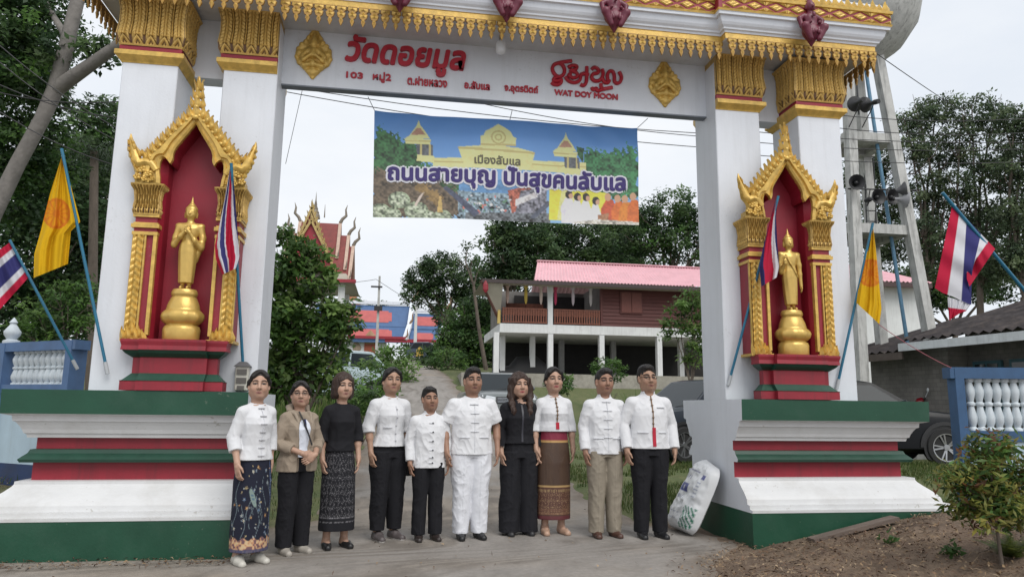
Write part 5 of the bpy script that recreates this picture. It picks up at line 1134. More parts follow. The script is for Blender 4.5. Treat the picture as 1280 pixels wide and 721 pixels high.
mb.build('fronds', LEAF, t, colors=True)
# shrub tree between the left pillar and the road
tree('leafy_tree', 'bushy mid green tree hiding the foot of the red pavilion beside the left pillar', gp(385, 13.5), px_blobs(13.5, [(365,330,.36,0),(385,310,.26,0),(352,300,.22,.2),(350,370,.5,0),(395,350,.45,0),(420,390,.36,0),(375,400,.6,0),(350,430,.5,.2),(400,430,.5,0),(375,465,.5,.2),(345,480,.4,.2),(410,470,.34,.1),(425,410,.30,-.1),(440,398,.13,-.2),(405,315,.14,.1),(335,340,.4,.4),(330,400,.5,.5),(330,460,.4,.5)]), 330, .20, 36, .135, GREENS[1:4] + BRIGHT + BRIGHT + [(.12,.20,.05)], .07, seed=21, fork=.3)
# by the house: broad-leaved young tree at the right pillar
tree('young_tree', 'light green young tree beside the right pillar in front of the wooden wall', gp(862, 19), px_blobs(19, [(850,385,.36,0),(865,372,.32,0),(842,410,.34,0),(865,405,.40,0),(868,440,.36,0),(880,390,.4,.2),(882,430,.4,.2)]), 75, .22, 34, .16, BRIGHT + GREENS[3:4], .05, seed=22, asp=.32)
# far trees round the house and the temple hall
tree('tall_tree', 'tall open tree standing left of the house, dark against the sky', gp(555, 62), px_blobs(62, [(530,345,1.7,0),(552,335,1.9,0),(575,350,1.8,0),(520,370,1.2,0),(590,375,1.6,0),(565,385,2.0,1),(600,395,1.7,1),(545,362,1.2,0),(515,352,.8,0),(590,345,1.0,0)]), 420, .52, 44, .27, DARKG, .30, seed=31, fork=.5)
tree('dense_tree', 'dense green tree at the roadside just left of the house', gp(590, 52), px_blobs(52, [(585,400,1.6,0),(605,390,1.6,0),(575,425,1.8,0),(605,425,1.8,0),(590,450,1.8,0),(560,440,1.3,.5),(615,450,1.5,0),(540,450,1.2,2)]), 420, .58, 46, .27, GREENS[:3] + DARKG, .26, seed=32)
for i, (lab, u, Y, rows, pal) in enumerate([
    ('dark open tree rising behind the left end of the pink roof', 640, 50, [(630,300,1.7,0),(655,295,2.0,0),(640,325,2.0,0),(615,335,1.3,0),(670,320,2.0,0),(622,290,.9,0),(650,350,1.6,0)], DARKG),
    ('broad dark tree behind the middle of the pink roof, under the banner', 715, 54, [(690,300,2.0,0),(720,310,2.2,0),(745,300,1.8,0),(700,330,2.0,0),(735,330,2.0,0),(680,285,1.0,0),(760,320,1.5,0),(715,280,1.4,0)], DARKG),
    ('tallest rounded dark tree by the right inner pillar behind the pink roof', 835, 52, [(820,270,1.8,0),(845,262,2.0,0),(865,280,2.0,0),(835,300,2.2,0),(805,300,1.8,0),(862,315,2.0,0),(790,290,1.2,0),(800,325,1.6,0),(885,290,2.0,0)], DARKG + GREENS[:1]),
    ('thin dark tree right of the banner behind the pink roof', 778, 60, [(770,285,1.4,0),(790,275,1.3,0),(765,310,1.5,0),(785,315,1.6,0)], DARKG)]):
    tree('tall_tree', lab, gp(u, Y), px_blobs(Y, rows), 330, .60, 46, .28, pal, .30, seed=40+i, fork=.5)
tree('bare_tree', 'thin sparse tree with bare twigs left of the pink roof', gp(608, 47), px_blobs(47, [(585,310,.5,0),(572,325,.4,0),(600,335,.6,0),(590,325,.5,0)]), 26, .35, 14, .22, DARKG, .14, seed=47, fork=.75)
# right-hand wood, each tree on its own
for i, (lab, u, Y, rows) in enumerate([
    ('large grey green tree seen through the water tower legs', 1095, 33, [(1075,220,1.2,0),(1100,200,1.2,0),(1110,250,1.3,0),(1080,280,1.2,0),(1120,300,1.3,0),(1095,320,1.2,0)]),
    ('tall grey green tree right of the water tower', 1160, 31, [(1150,150,1.1,0),(1170,135,1.0,0),(1140,190,1.2,0),(1175,190,1.2,0),(1155,235,1.2,0),(1180,260,1.2,0),(1150,290,1.2,0),(1130,150,.7,0),(1165,330,1.2,0)]),
    ('tallest tree of the right wood with a rounded top', 1225, 30, [(1215,140,1.1,0),(1240,150,1.0,0),(1200,165,1.0,0),(1225,195,1.3,0),(1250,215,1.2,0),(1205,235,1.2,0),(1235,275,1.3,0),(1210,310,1.2,0),(1240,340,1.2,0)]),
    ('grey green tree at the right edge above the tricolour flag', 1285, 28, [(1268,150,.9,0),(1285,165,1.0,0),(1265,205,1.0,0),(1290,240,1.2,0),(1268,270,1.1,0),(1285,320,1.2,0),(1262,330,1.0,0)])]):
    tree('forest_tree', lab, gp(u, Y), px_blobs(Y, rows), 350, .40, 46, .17, GREYG, .20, bark=BARK, seed=60+i, fork=.5)
tree('forest_tree', 'dark undergrowth tree behind the corrugated roof', gp(1200, 36), px_blobs(36, [(1150,360,1.8,0),(1200,350,1.9,0),(1250,345,1.8,0),(1100,370,1.6,0),(1175,300,1.6,1),(1240,290,1.7,1)]), 420, .55, 44, .24, DARKG, .2, seed=66)
# low trees beyond the temple hall, one wood
g = np.random.default_rng(9); t = None
cl = blob_clumps(g, px_blobs(110, [(425,392,2.2,0),(448,388,2.6,0),(470,392,2.2,0),(400,400,2.4,0),(560,410,3.0,0),(535,420,3.0,0),(590,410,3.0,0),(300,380,4,0),(620,400,4,0),(515,430,3,0)]), 330)
tag(crown('far_wood', None, cl, 1.0, 26, .5, GREENS[:2] + DARKG, 71), kind='stuff')
# bushes and weeds
def bush(label, u, v, Y, r, n, size, cols, seed, name='bush', asp=.4, squash=.75):
    p = onY(u, v, Y); base = (p.x, Y, gz1(p.x, Y)); g = np.random.default_rng(seed); t = thing(name, label, 'bush', base)
    mb = MB()
    for i in range(7): a = i*.9; mb.tube([base, (base[0]+cos(a)*r*.3, base[1]+sin(a)*r*.3, base[2]+r*.6), (base[0]+cos(a)*r*.6, base[1]+sin(a)*r*.6, base[2]+r*1.1)], [.02,.014,.006], 5)
    mb.build('stem', BARK, t, smooth=60); crown('foliage', t, blob_clumps(g, [(p.x, Y, p.z, r, r, r*squash)], n), r*.30, 30, size, cols, seed+1, asp); return t
bush('wide green bush beside the white van', 462, 478, 22, .95, 60, .16, BRIGHT[:3] + GREENS, 81)
bush('tall feathery weeds beside the road below the red and blue roof', 492, 455, 34, 1.2, 60, .22, BRIGHT[:2] + GREENS[3:4], 82)
bush('low dark bush at the roadside left of the wavy road edge', 450, 500, 16, .42, 40, .10, GREENS, 83)
bush('low bush between the parked dark cars and the house', 760, 462, 26, .6, 40, .14, GREENS + BRIGHT[:1], 85)
bush('bush at the far end of the apron below the house', 700, 480, 21.5, .42, 34, .12, GREENS + BRIGHT[:1], 86)
bush('round bush under the trees left of the house', 560, 452, 46, 1.3, 50, .25, GREENS, 87)
def grass_clump(label, x, y, h, n, w, cols, seed, spread=.25, name='grass_clump'):
    g = np.random.default_rng(seed); z = gz1(x, y); t = thing(name, label, 'plant', (x, y, z)); V = []; F = []; C = []; k = 0
    for i in range(n):
        a = g.uniform(0, 2*pi); r = g.random()*spread*.35; b = Vector((x + cos(a)*r, y + sin(a)*r, z)); hh = h*g.uniform(.6, 1.1); lean = g.uniform(.25, .95)*hh; d = Vector((cos(a), sin(a), 0)); s_ = Vector((-sin(a), cos(a), 0))*w/2
        for j, f in enumerate((0, .35, .7, 1.0)):
            c = b + d*lean*f**1.6 + Vector((0, 0, hh*(f - .35*f**3*lean/hh))); q = s_*(1 - f*.9); V += [c - q, c + q]
        F += [(k+2*j, k+2*j+1, k+2*j+3, k+2*j+2) for j in range(3)]; C += [np.array(cols[i % len(cols)])*g.uniform(.7, 1.3)]*8; k += 8
    P = np.array([v[:] for v in V]) - np.array((x, y, z)); mesh_obj('blades', P, F, LEAF, t, colors=np.array(C)); return t
p = onY(797, 480, 23); grass_clump('tall clump of long green grass behind the man in the white jacket', p.x, 23, 1.15, 260, .04, BRIGHT, 91, 1.3)
p = onY(770, 480, 24); grass_clump('smaller clump of long grass left of the tall one', p.x, 24, .7, 140, .035, BRIGHT, 92, .9)
# croton and fern in the right foreground
b = onZ(1252, 693, .25); b = Vector((b.x, b.y, gz1(b.x, b.y))); Yb = b.y
t = thing('croton_bush', 'yellow flecked croton bush on a thin stem before the white baluster fence', 'bush', b)
bl = px_blobs(Yb, [(1235,560,.16,0),(1225,600,.19,0),(1245,585,.18,.1),(1200,600,.13,0),(1250,625,.17,0),(1225,635,.15,0),(1262,605,.15,.1),(1270,640,.14,0),(1205,630,.1,0),(1255,555,.09,0),(1282,600,.14,0)])
mb = MB(); g = np.random.default_rng(3); mb.tube([b + Vector((0,0,-.1)), b + Vector((-.01,0,.15)), b + Vector((-.02,0,.3))], [.016,.013,.011], 7)
for q in bl: mb.tube([b + Vector((-.02,0,.28)), (b + Vector((-.02,0,.3))).lerp(Vector(q[:3]), .55) + Vector((0,0,.03)), Vector(q[:3]), Vector(q[:3]) + Vector((0,0,.1))], [.010,.007,.005,.002], 5)
mb.build('stem', BARK, t, smooth=60); crown('foliage', t, blob_clumps(g, bl, 250), .10, 15, .078, GREENS + [(.20,.21,.05),(.26,.23,.05),(.18,.08,.035),(.17,.21,.045),(.24,.24,.07),(.22,.22,.06)], 95, .30, .4)
for lab, u, v, n, L_ in (('spiky fern at the right edge of the foreground', 1262, 694, 34, .34), ('tall yellow green frond plant at the right edge', 1282, 655, 30, .40)):
    c = onZ(u, v, .22); x, y = c.x, c.y; z = gz1(x, y); t = thing('fern', lab, 'plant', (x, y, z)); mb = MB(); g = np.random.default_rng(u)
    for i in range(n):
        a = g.uniform(0, 2*pi); el = g.uniform(.5, 1.3); ln = L_*g.uniform(.7, 1.1)
        for j in range(1, 15):
            f = j/14; cpt = Vector((x + cos(a)*ln*f*cos(el), y + sin(a)*ln*f*cos(el), z + ln*(sin(el)*f*1.1 - .35*f*f)))
            for sg in (-1, 1):
                tip = cpt + Vector((-sin(a)*sg*.075*(1.1-f) + cos(a)*.05, cos(a)*sg*.075*(1.1-f) + sin(a)*.05, .015)); w = Vector((cos(a), sin(a), .3))*.011; mb.add([cpt - w, cpt + w, tip], [(0,1,2)], 0, np.array((.13,.17,.035))*g.uniform(.6,1.4))
    mb.build('fronds', LEAF, t, colors=True)
for lab, u, v in (('small green weed on the brown earth before the right plinth', 1190, 695), ('tiny weed by the plank at the right plinth', 1112, 678)):
    c = onZ(u, v, .16); x, y = c.x, c.y; z = gz1(x, y); t = thing('weed', lab, 'plant', (x, y, z)); g = np.random.default_rng(u); V, k = leaves(g, np.array([(x, y, z+.05)]), np.array([.09]), 46 if u > 1150 else 22, .07, .5)
    mesh_obj('leaf_cluster', V - np.array((x, y, z)), np.arange(4*k).reshape(k, 4), LEAF, t, colors=np.tile(np.array((.05,.11,.025)), (4*k, 1)))
# ------------------------------------------------------------------ buildings behind the gate
bwhite = M('white_render', (.66, .67, .67), .8, var=.10, scale=1.5, bump=.2, streak=.3)
wood = M('dark_red_boards', (.105, .030, .026), .65, var=.3, scale=5, bump=.4, stretch=(.4, 1, 6))
railw = M('brown_rail_wood', (.19, .062, .035), .6, var=.3, scale=9, bump=.2)
pinkroof = M('pink_sheet_roof', (.70, .40, .44), .5, var=.10, scale=1.2, bump=.1, dirt=(.42, .20, .21), dirt_amt=.4)
beige = M('beige_soffit', (.40, .37, .31), .8, var=.12, scale=2, bump=.1)
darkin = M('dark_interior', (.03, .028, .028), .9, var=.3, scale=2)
def corr(mb, p00, p10, p01, p11, n, amp, mi=0, nv=2):
    """corrugated sheet between four corners; ribs run from the p0x edge to the p1x edge"""
    p00, p10, p01, p11 = [np.array(p, float) for p in (p00, p10, p01, p11)]; nrm = np.cross(p10 - p00, p01 - p00); nrm /= np.linalg.norm(nrm)
    if nrm[2] < 0: nrm = -nrm
    G = []
    for i in range(n*4 + 1):
        s_ = i/(n*4); a = p00 + (p10-p00)*s_; b = p01 + (p11-p01)*s_; o = nrm*amp*(cos(2*pi*i/4) if i % 2 == 0 else 0); G.append([a + (b-a)*t + o for t in np.linspace(0, 1, nv)])
    mb.grid(G, mi)
# ---- wooden stilt house with the pink roof
HY = 36.0
def H(u, v, y=HY): return onY(u, v, y)
x0 = H(627, 400).x; xm = H(752, 400).x; x1 = 17.2
zf1, zf0 = H(690, 406).z, H(690, 417).z                                       # floor beam
ze = H(690, 352).z; zr = H(700, 328, HY + 2.6).z; zg = gz1(3, HY)
hs = thing('stilt_house', 'white pillared house with dark red board walls upstairs and a pink metal roof', 'house', (5, HY, zg))
D = 6.5
mb = MB(); mb.box(x0-.1, x1, HY-.1, HY+D, zf0, zf1); mb.build('floor_slab', bwhite, hs)
for u in (620.5, 634, 673, 688, 752, 824, 866):
    x = H(u, 430).x; dy = 0 if u in (634-100, 620.5, 688, 752, 824) else 1.6
    mb = MB(); mb.box(x-.13, x+.13, HY-.08+dy, HY+.24+dy, zg-.8, zf0 - .004); mb.build('column', bwhite, hs)
for u in (720, 790): x = H(u, 430).x; mb = MB(); mb.box(x-.14, x+.14, HY+3.2, HY+3.5, zg-.8, zf0-.004); mb.build('column', M('grey_column', (.30,.30,.30), .85, var=.15), hs)
for u in (624, 688): 
    x = H(u, 380).x; mb = MB(); mb.box(x-(.07 if u == 624 else .13), x+(.07 if u == 624 else .13), HY-.02, HY+.2, zf1+.003, ze-.05); mb.build('upper_column', M('yellow_post', (.55,.40,.12), .6) if u == 624 else bwhite, hs)
mb = MB()                                                                      # board wall, lapped boards
zb = np.arange(zf1+.003, ze-.06, .19)
for z in zb: mb.add([(xm,HY-.02,z),(x1,HY-.02,z),(x1,HY+.02,z+.19),(xm,HY+.02,z+.19),(xm,HY+.1,z),(x1,HY+.1,z),(x1,HY+.1,z+.19),(xm,HY+.1,z+.19)], [(0,1,2,3),(0,4,5,1),(0,3,7,4),(1,5,6,2),(4,7,6,5)])
mb.box(xm-.06, xm+.06, HY-.05, HY+.15, zf1+.004, ze-.05); mb.build('board_wall', wood, hs)
wl, wr_, wt, wb = H(776,360).x, H(801,360).x, H(788,366).z, H(788,391).z
win = MB(); win.box(wl-.06, wr_+.06, HY-.07, HY-.03, wb-.06, wt+.06); w_ = win.build('window', wood, hs)
for a, b in ((wl, (wl+wr_)/2-.012), ((wl+wr_)/2+.012, wr_)): mb = MB(); mb.box(a, b, HY-.10, HY-.072, wb, wt, bev=.01); mb.build('shutter', M('brown_shutter', (.15, .045, .034), .6, var=.25, scale=8, stretch=(6,1,.6)), w_)
mb = MB(); mb.box(x0-.05, xm+3, HY+3.6, HY+3.7, zf1+.004, ze); mb.box(xm-.02, xm+.08, HY+.12, HY+3.6, zf1+.004, ze); mb.box(x0-.1, x0+.02, HY+1.2, HY+3.6, zf1+.004, ze-.5); mb.build('veranda_back_wall', M('veranda_wall', (.20,.19,.18), .9, var=.3, scale=1.2), hs)
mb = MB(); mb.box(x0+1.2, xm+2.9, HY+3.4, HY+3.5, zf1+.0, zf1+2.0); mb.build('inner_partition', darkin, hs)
# railing: two bays of balusters
zr1 = H(690, 386).z
for a, b in ((x0+.02, H(684,400).x), (H(692,400).x, xm-.08)):
    r_ = MB(); r_.box(a, b, HY-.03, HY+.05, zr1-.07, zr1); r_.box(a, b, HY-.03, HY+.05, zf1+.06, zf1+.13); r_.box(a, b, HY+.0, HY+.04, zf1+.45, zr1-.1)
    n = int((b-a)/.13)
    for i in range(n): x = a + (b-a)*(i+.5)/n; r_.box(x-.035, x+.035, HY-.05, HY-.031, zf1+.05, zr1-.01)
    r_.build('railing', railw, hs)
mb = MB(); mb.box(x0+.6, x0+2.6, HY+2.2, HY+2.3, zr1+.05, zr1+.55); mb.box(x0+.55, x0+.62, HY+2.2, HY+2.3, zf1+.01, zr1+.9); mb.box(x0+1.6, x0+1.66, HY+2.2, HY+2.3, zf1+.01, zr1+.6); mb.build('inner_rail', railw, hs)
# roof: pink slope set back, lower verandah eave with a dark edge, beige soffit, falling bargeboard on the left
mb = MB(); ridge_y = HY + D*.5; xl = H(668, 350, HY-.9).x; xrl = H(672, 328, HY+2.6).x; ze2 = H(668, 350, HY-.9).z
corr(mb, (xl, HY-.9, ze2), (x1+.4, HY-.9, ze2), (xrl, HY+2.6, zr), (x1+.4, HY+2.6, zr), 62, .03); corr(mb, (xrl+.3, HY+6.8, ze2), (x1+.4, HY+6.8, ze2), (xrl, HY+2.6, zr), (x1+.4, HY+2.6, zr), 40, .03)
mb.bar((xrl-.05, HY+2.6, zr+.03), (x1+.4, HY+2.6, zr+.03), .3, .06); mb.build('roof', pinkroof, hs)
xo = H(603, 350, HY-.9).x
mb = MB(); mb.box(xo, x1+.4, HY-.95, HY-.86, ze2-.22, ze2-.035); mb.build('fascia', M('dark_fascia', (.055,.04,.04), .7, var=.2), hs)
mb = MB(); corr(mb, (xo, HY-.9, ze2-.03), (xl+.1, HY-.9, ze2-.03), (xo+.2, HY+2.5, ze2+.35), (xl+.1, HY+2.5, ze2+.35), 18, .02); mb.build('veranda_roof', M('rusty_sheet', (.16,.08,.06), .8, var=.4, scale=3), hs)
mb = MB(); zt = ze2 - .20; mb.box(x0-.05, x1+.3, HY-.86, HY+.0, ze2-.16, ze2-.12); V = [(xo+.02, HY-.86, ze2-.14), (x0-.06, HY-.86, ze2-.14), (x0-.06, HY+.3, H(626,402).z+.1), (xo+.25, HY-.5, H(607,366).z), (x0-.06, HY+4, ze2-.14), (xo+.02, HY+4, ze2-.14)]
mb.add(V, [(0,1,2,3)]); mb.add([(xo+.02, HY-.86, ze2-.12), (x0, HY-.86, ze2-.12), (x0, HY+4, ze2-.12), (xo+.02, HY+4, ze2-.12)], [(0,1,2,3)]); mb.build('soffit', beige, hs)
for q0, q1 in ((V[0], V[3]), (V[3], V[2])): mb = MB(); mb.bar(q0, q1, .12, .15); mb.build('bargeboard', M('brown_bargeboard', (.13,.06,.05), .7), hs)
mb = MB(); c = H(607, 358, HY-1); mb.rings([[(c.x+.16*cos(a)*k, c.y, c.z+.28*sin(a)*k+.1) for a in np.linspace(0, 2*pi, 10, endpoint=False)] if False else [(c.x+.14*k*cos(a), c.y+.06*k*sin(a), c.z+z) for a in np.linspace(0, 2*pi, 8, endpoint=False)] for z, k in ((-.3,.3),(-.15,1),(.1,.9),(.3,.2))]); mb.build('red_ornament', red, hs)
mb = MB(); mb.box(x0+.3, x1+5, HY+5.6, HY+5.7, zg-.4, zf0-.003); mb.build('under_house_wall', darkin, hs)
for i, (u, col) in enumerate(((635,(.55,.40,.36)),(658,(.62,.45,.10)),(677,(.62,.50,.45)),(695,(.55,.06,.14)),(717,(.58,.50,.55)),(739,(.50,.46,.46)))):   # hanging paper streamers
    p = H(u, 355); t = thing('paper_streamer', ('pink and cream','yellow','cream','crimson','pale pink','grey white')[i] + ' paper streamer hanging from the veranda eave of the stilt house', 'streamer', (p.x, HY+.12, ze-.08), 'paper streamers along the veranda')
    mb = MB(); mb.rings([[(p.x+r*cos(a), HY+.12+r*sin(a), ze-.1-z) for a in np.linspace(0, 2*pi, 8, endpoint=False)] for z, r in ((0,.02),(.1,.10),(.25,.11),(.3,.06),(.6,.09),(.95,.07),(1.1,.02))]); mb.build('paper_tube', M('paper_%d' % i, col, .9, bump=.2), t, smooth=60)
mb = MB(); xa = H(820, 440).x
# ---- dim things under the house: a draped vehicle and planting
t = thing('covered_car', 'dark covered car parked under the stilt house', 'car', (H(663,440).x, HY+2.3, zg)); c = t.location
mb = MB(); mb.rings([[(c.x + X_*.8, c.y + .85*cos(a), c.z + max(.10, .35 + 1.1*h_*max(0, sin(a)))) for a in np.linspace(-.6, pi+.6, 12)] for X_, h_ in ((-2,.05),(-1.9,.25),(-.9,.4),(-.4,.85),(.9,.9),(1.6,.5),(1.9,.3),(2,.05))], closed=False); mb.build('cover', M('black_cover', (.02,.02,.022), .7, bump=.3), t, smooth=60)

# ---- red pavilion with tiered roof
PY = 46.0
def Q(u, v, y=PY): return onY(u, v, y)
tile = M('red_roof_tile', (.23, .055, .050), .7, var=.25, scale=3, bump=.5, bscale=12); pale = M('pale_bargeboard', (.52, .38, .30), .6, var=.2, scale=5)
finial = M('finial_grey_gold', (.20, .17, .13), .5, var=.3); crimson = M('crimson_eave', (.30, .02, .035), .5, var=.15); goldorn = M('pediment_gold', (.45, .33, .13), .45, metal=.3, var=.4, scale=18, bump=.8, bscale=14, bdist=.05)
c = Q(397, 350); pv = thing('temple_pavilion', 'red temple pavilion with a three tiered gabled roof and curling finials behind the bushy tree', 'pavilion', (c.x, PY+2, gz1(c.x, PY)))
def chofa(mb, p, dx, s_=1.0, dy=0):
    p = Vector(p); P = [p, p + Vector((dx*.10, dy*.1, .22))*s_, p + Vector((dx*.30, dy*.3, .42))*s_, p + Vector((dx*.26, dy*.26, .75))*s_, p + Vector((dx*.34, dy*.34, 1.02))*s_]; mb.tube(P, [.10*s_,.09*s_,.08*s_,.05*s_,.01], 6)
cy = PY + 2.2
for k, (ul, ur, vr, ve, w) in enumerate([(371,421,268,318,1.2),(362,432,283,334,1.75),(355,438,297,347,2.3)]):
    xl, xr, zr_, ze_ = Q(ul, vr).x, Q(ur, vr).x, Q(397, vr).z, Q(397, ve).z
    mb = MB()
    for sg in (-1, 1): mb.add([(xl, cy, zr_), (xr, cy, zr_), (xr, cy + sg*w, ze_), (xl, cy + sg*w, ze_), (xl, cy, zr_-.12), (xr, cy, zr_-.12), (xr, cy + sg*w, ze_-.12), (xl, cy + sg*w, ze_-.12)], [(0,1,2,3),(4,7,6,5),(2,6,7,3),(0,3,7,4),(1,5,6,2)])
    mb.add([(xl+.05, cy-w*.95, ze_), (xl+.05, cy+w*.95, ze_), (xl+.05, cy, zr_-.1), (xr-.05, cy-w*.95, ze_), (xr-.05, cy+w*.95, ze_), (xr-.05, cy, zr_-.1)], [(0,1,2),(3,4,5)])
    rf = mb.build('roof_tier', tile, pv)
    for x, dx in ((xl-.06, -1), (xr+.06, 1)):
        for sg in (-1, 1): mb = MB(); mb.bar((x, cy, zr_+.05), (x, cy+sg*(w+.1), ze_-.05), .12, .2, up=(1,0,0)); mb.build('bargeboard', pale, rf)
    for x, dx in ((xl-.06, -1), (xr+.06, 1)): mb = MB(); chofa(mb, (x, cy, zr_+.05), dx, 1.25); mb.build('finial', finial, rf, smooth=70); mb = MB(); chofa(mb, (x, cy-w-.08, ze_-.05), dx*.5, .6); mb.build('finial', finial, rf, smooth=70)
    mb = MB(); mb.box(xl+.1, xr-.1, cy-w-.06, cy-w+.0, ze_-.32, ze_-.10); mb.build('eave_board', crimson, rf)
for k, (ap, wd, ft, dy) in enumerate([(262,34,318,1.0),(280,50,338,1.6),]):       # front gables, gilded, one before the other
    za, zb_ = Q(392, ap, PY-.3).z, Q(392, ft, PY-.3).z; hw = (Q(392+wd, ap).x - Q(392, ap).x)*.62; xc_ = Q(391, ap).x; yf = cy - 2.0 - dy*.6
    mb = MB(); mb.add([(xc_-hw, yf+.08, zb_), (xc_+hw, yf+.08, zb_), (xc_, yf+.08, za)], [(0,1,2)]); mb.add([(xc_-hw, yf+.1, zb_), (xc_, yf+.1, za), (xc_, cy, za), (xc_-hw, cy, zb_)], [(0,1,2,3)]); mb.add([(xc_+hw, yf+.1, zb_), (xc_, yf+.1, za), (xc_, cy, za), (xc_+hw, cy, zb_)], [(0,1,2,3)])
    gb = mb.build('front_gable', [crimson if k else tile], pv)
    mb = MB()
    for sg in (-1, 1):
        mb.bar((xc_, yf, za+.1), (xc_+sg*hw*1.05, yf, zb_-.05), .14, .20, up=(0,1,0))
        for i in range(9): f = (i+.5)/9; flame(mb, (xc_+sg*hw*1.05*f, yf, za+.1-(za-zb_+.15)*f), (1,0,0), (0,-1,0), .16, .34, .06, sg*.35)
    flame(mb, (xc_, yf, za+.05), (1,0,0), (0,-1,0), .2, .6, .08)
    mb.build('gable_trim', goldorn, gb, smooth=50)
    mb = MB(); s_ = .62; mb.add([(xc_-hw*s_, yf+.05, zb_+.0), (xc_+hw*s_, yf+.05, zb_+.0), (xc_, yf+.05, zb_+(za-zb_)*s_)], [(0,1,2)])
    for i in range(7): mb.bar((xc_-hw*s_+(i+.5)*hw*2*s_/7, yf+.04, zb_), (xc_-hw*s_+(i+.5)*hw*2*s_/7, yf+.04, zb_+(za-zb_)*s_*(1-abs(i-3)/3.6)), .05, .05)
    mb.build('gable_panel', M('olive_carved_panel', (.16,.13,.07), .6, var=.4, scale=14, bump=.6), gb)
mb = MB(); p = Q(392, 262, PY+1.2); sp = [(.34,-.3),(.30,.0),(.24,.15),(.26,.2),(.16,.45),(.18,.5),(.09,.8),(.10,.85),(.04,1.3),(.005,2.0)]; mb.lathe([(r, z*.8) for r, z in sp], (p.x, cy, p.z-.1), 10); mb.build('spire', finial, pv, smooth=50)
mb = MB(); p = Q(404, 255, PY+1); mb.tube([(p.x, cy, p.z-.6), (p.x, cy, p.z+.3)], [.05,.01], 6); mb.build('lightning_rod', finial, pv)
xl, xr, ze_ = Q(350, 348).x, Q(436, 348).x, Q(440, 356).z
mb = MB(); mb.rings([[(xl-.3,cy-2.9,ze_),(xr+.45,cy-2.9,ze_),(xr+.45,cy+2.9,ze_),(xl-.3,cy+2.9,ze_)],[(xl-.1,cy-2.6,ze_+.16),(xr+.2,cy-2.6,ze_+.16),(xr+.2,cy+2.6,ze_+.16),(xl-.1,cy+2.6,ze_+.16)],[(xl+.4,cy-2,ze_+.75),(xr-.2,cy-2,ze_+.75),(xr-.2,cy+2,ze_+.75),(xl+.4,cy+2,ze_+.75)]]); mb.build('eave', beige, pv)
mb = MB(); mb.box(xl-.35, xr+.5, cy-2.95, cy-2.86, ze_+.0, ze_+.22); mb.build('eave_edge', crimson, pv)
for x in (xl+.3, xr-.4):
    for y in (cy-2.2, cy+2.2): mb = MB(); mb.box(x-.2, x+.2, y-.2, y+.2, gz1(x, y)-.5, ze_-.003); mb.build('post', bwhite, pv)
mb = MB(); mb.box(xl+.2, xr-.3, cy-2.3, cy+2.3, gz1(c.x, PY)+2.6, gz1(c.x, PY)+2.9); mb.build('upper_floor', bwhite, pv)

# ---- temple hall with the red and blue roof
TY = 78.0
def T_(u, v, y=TY): return onY(u, v, y)
rb = M('blue_roof_tile', (.055, .12, .26), .5, var=.15, scale=2, bump=.5, bscale=6); rr = M('coral_roof_tile', (.45, .10, .095), .5, var=.15, scale=2, bump=.5, bscale=6); ridgew = M('white_ridge', (.72, .76, .82), .6)
c = T_(480, 447); th = thing('temple_hall', 'white temple hall with a blue roof inlaid with coral panels', 'temple', (c.x, TY+3, gz1(c.x, TY)))
def slope(u0, u1, v0, v1, y0, y1, inset, name, ins=True):
    a, b = T_(u0, v0, y0), T_(u1, v0, y0); zt, zb_ = T_((u0+u1)/2, v0, y0).z, T_((u0+u1)/2, v1, y1).z; e, f = T_(u0, v1, y1).x, T_(u1, v1, y1).x
    mb = MB(); V = np.array([(a.x, y0, zt), (b.x, y0, zt), (f+.0, y1, zb_), (e, y1, zb_)]); mb.add(np.concatenate([V, V - np.array([0, -.0, .2])]), [(0,1,2,3),(4,7,6,5),(2,6,7,3),(1,5,6,2),(0,3,7,4)]); 
    mb.add([(a.x, y0, zt), (b.x, y0, zt), (b.x, 2*y0-y1, zb_), (a.x, 2*y0-y1, zb_)], [(0,1,2,3)]) if 'upper' in name else None
    o = mb.build('roof_slope', rb, th)
    if ins:
        cc = V.mean(0); n_ = np.array([0, -(zt-zb_), (y0-y1)]); n_ = n_/np.linalg.norm(n_); n_ = n_ if n_[2] > 0 else -n_; 
        def pt(s_, t_): return V[0]*(1-s_)*(1-t_) + V[1]*s_*(1-t_) + V[2]*s_*t_ + V[3]*(1-s_)*t_ + n_*.03
        l, r_, t0, t1 = inset; st = .035
        mb = MB(); 
        for (a0, a1, b0, b1) in ((l, r_, t0, t1), (l+st, r_-st, t0-.07, t0-.0005), (l+st, r_-st, t1+.0005, t1+.07)): mb.add([pt(a0,b0), pt(a1,b0), pt(a1,b1), pt(a0,b1)], [(0,1,2,3)])
        mb.build('coral_panel', rr, o)
    return o
slope(395, 513, 381, 407, TY+3.4, TY+1.4, (.2,.80,.34,.76), 'upper'); slope(398, 507, 408, 425, TY+1.2, TY-.6, (.12,.84,.25,.72), 'lower')
slope(513, 557, 392, 411, TY+3.0, TY+1.2, (.16,.78,.3,.75), 'upper2'); slope(512, 553, 413, 428, TY+1.0, TY-.5, (.2,.72,.3,.7), 'lower2')
mb = MB(); a, b = T_(395, 379, TY+3.4), T_(516, 379, TY+3.4); mb.box(a.x, b.x, TY+3.2, TY+3.6, a.z*.5+b.z*.5-.1, a.z*.5+b.z*.5+.25); a, b = T_(514, 390, TY+3), T_(559, 390, TY+3); mb.box(a.x, b.x, TY+2.8, TY+3.2, b.z-.1, b.z+.2); mb.build('ridge_cap', ridgew, th)
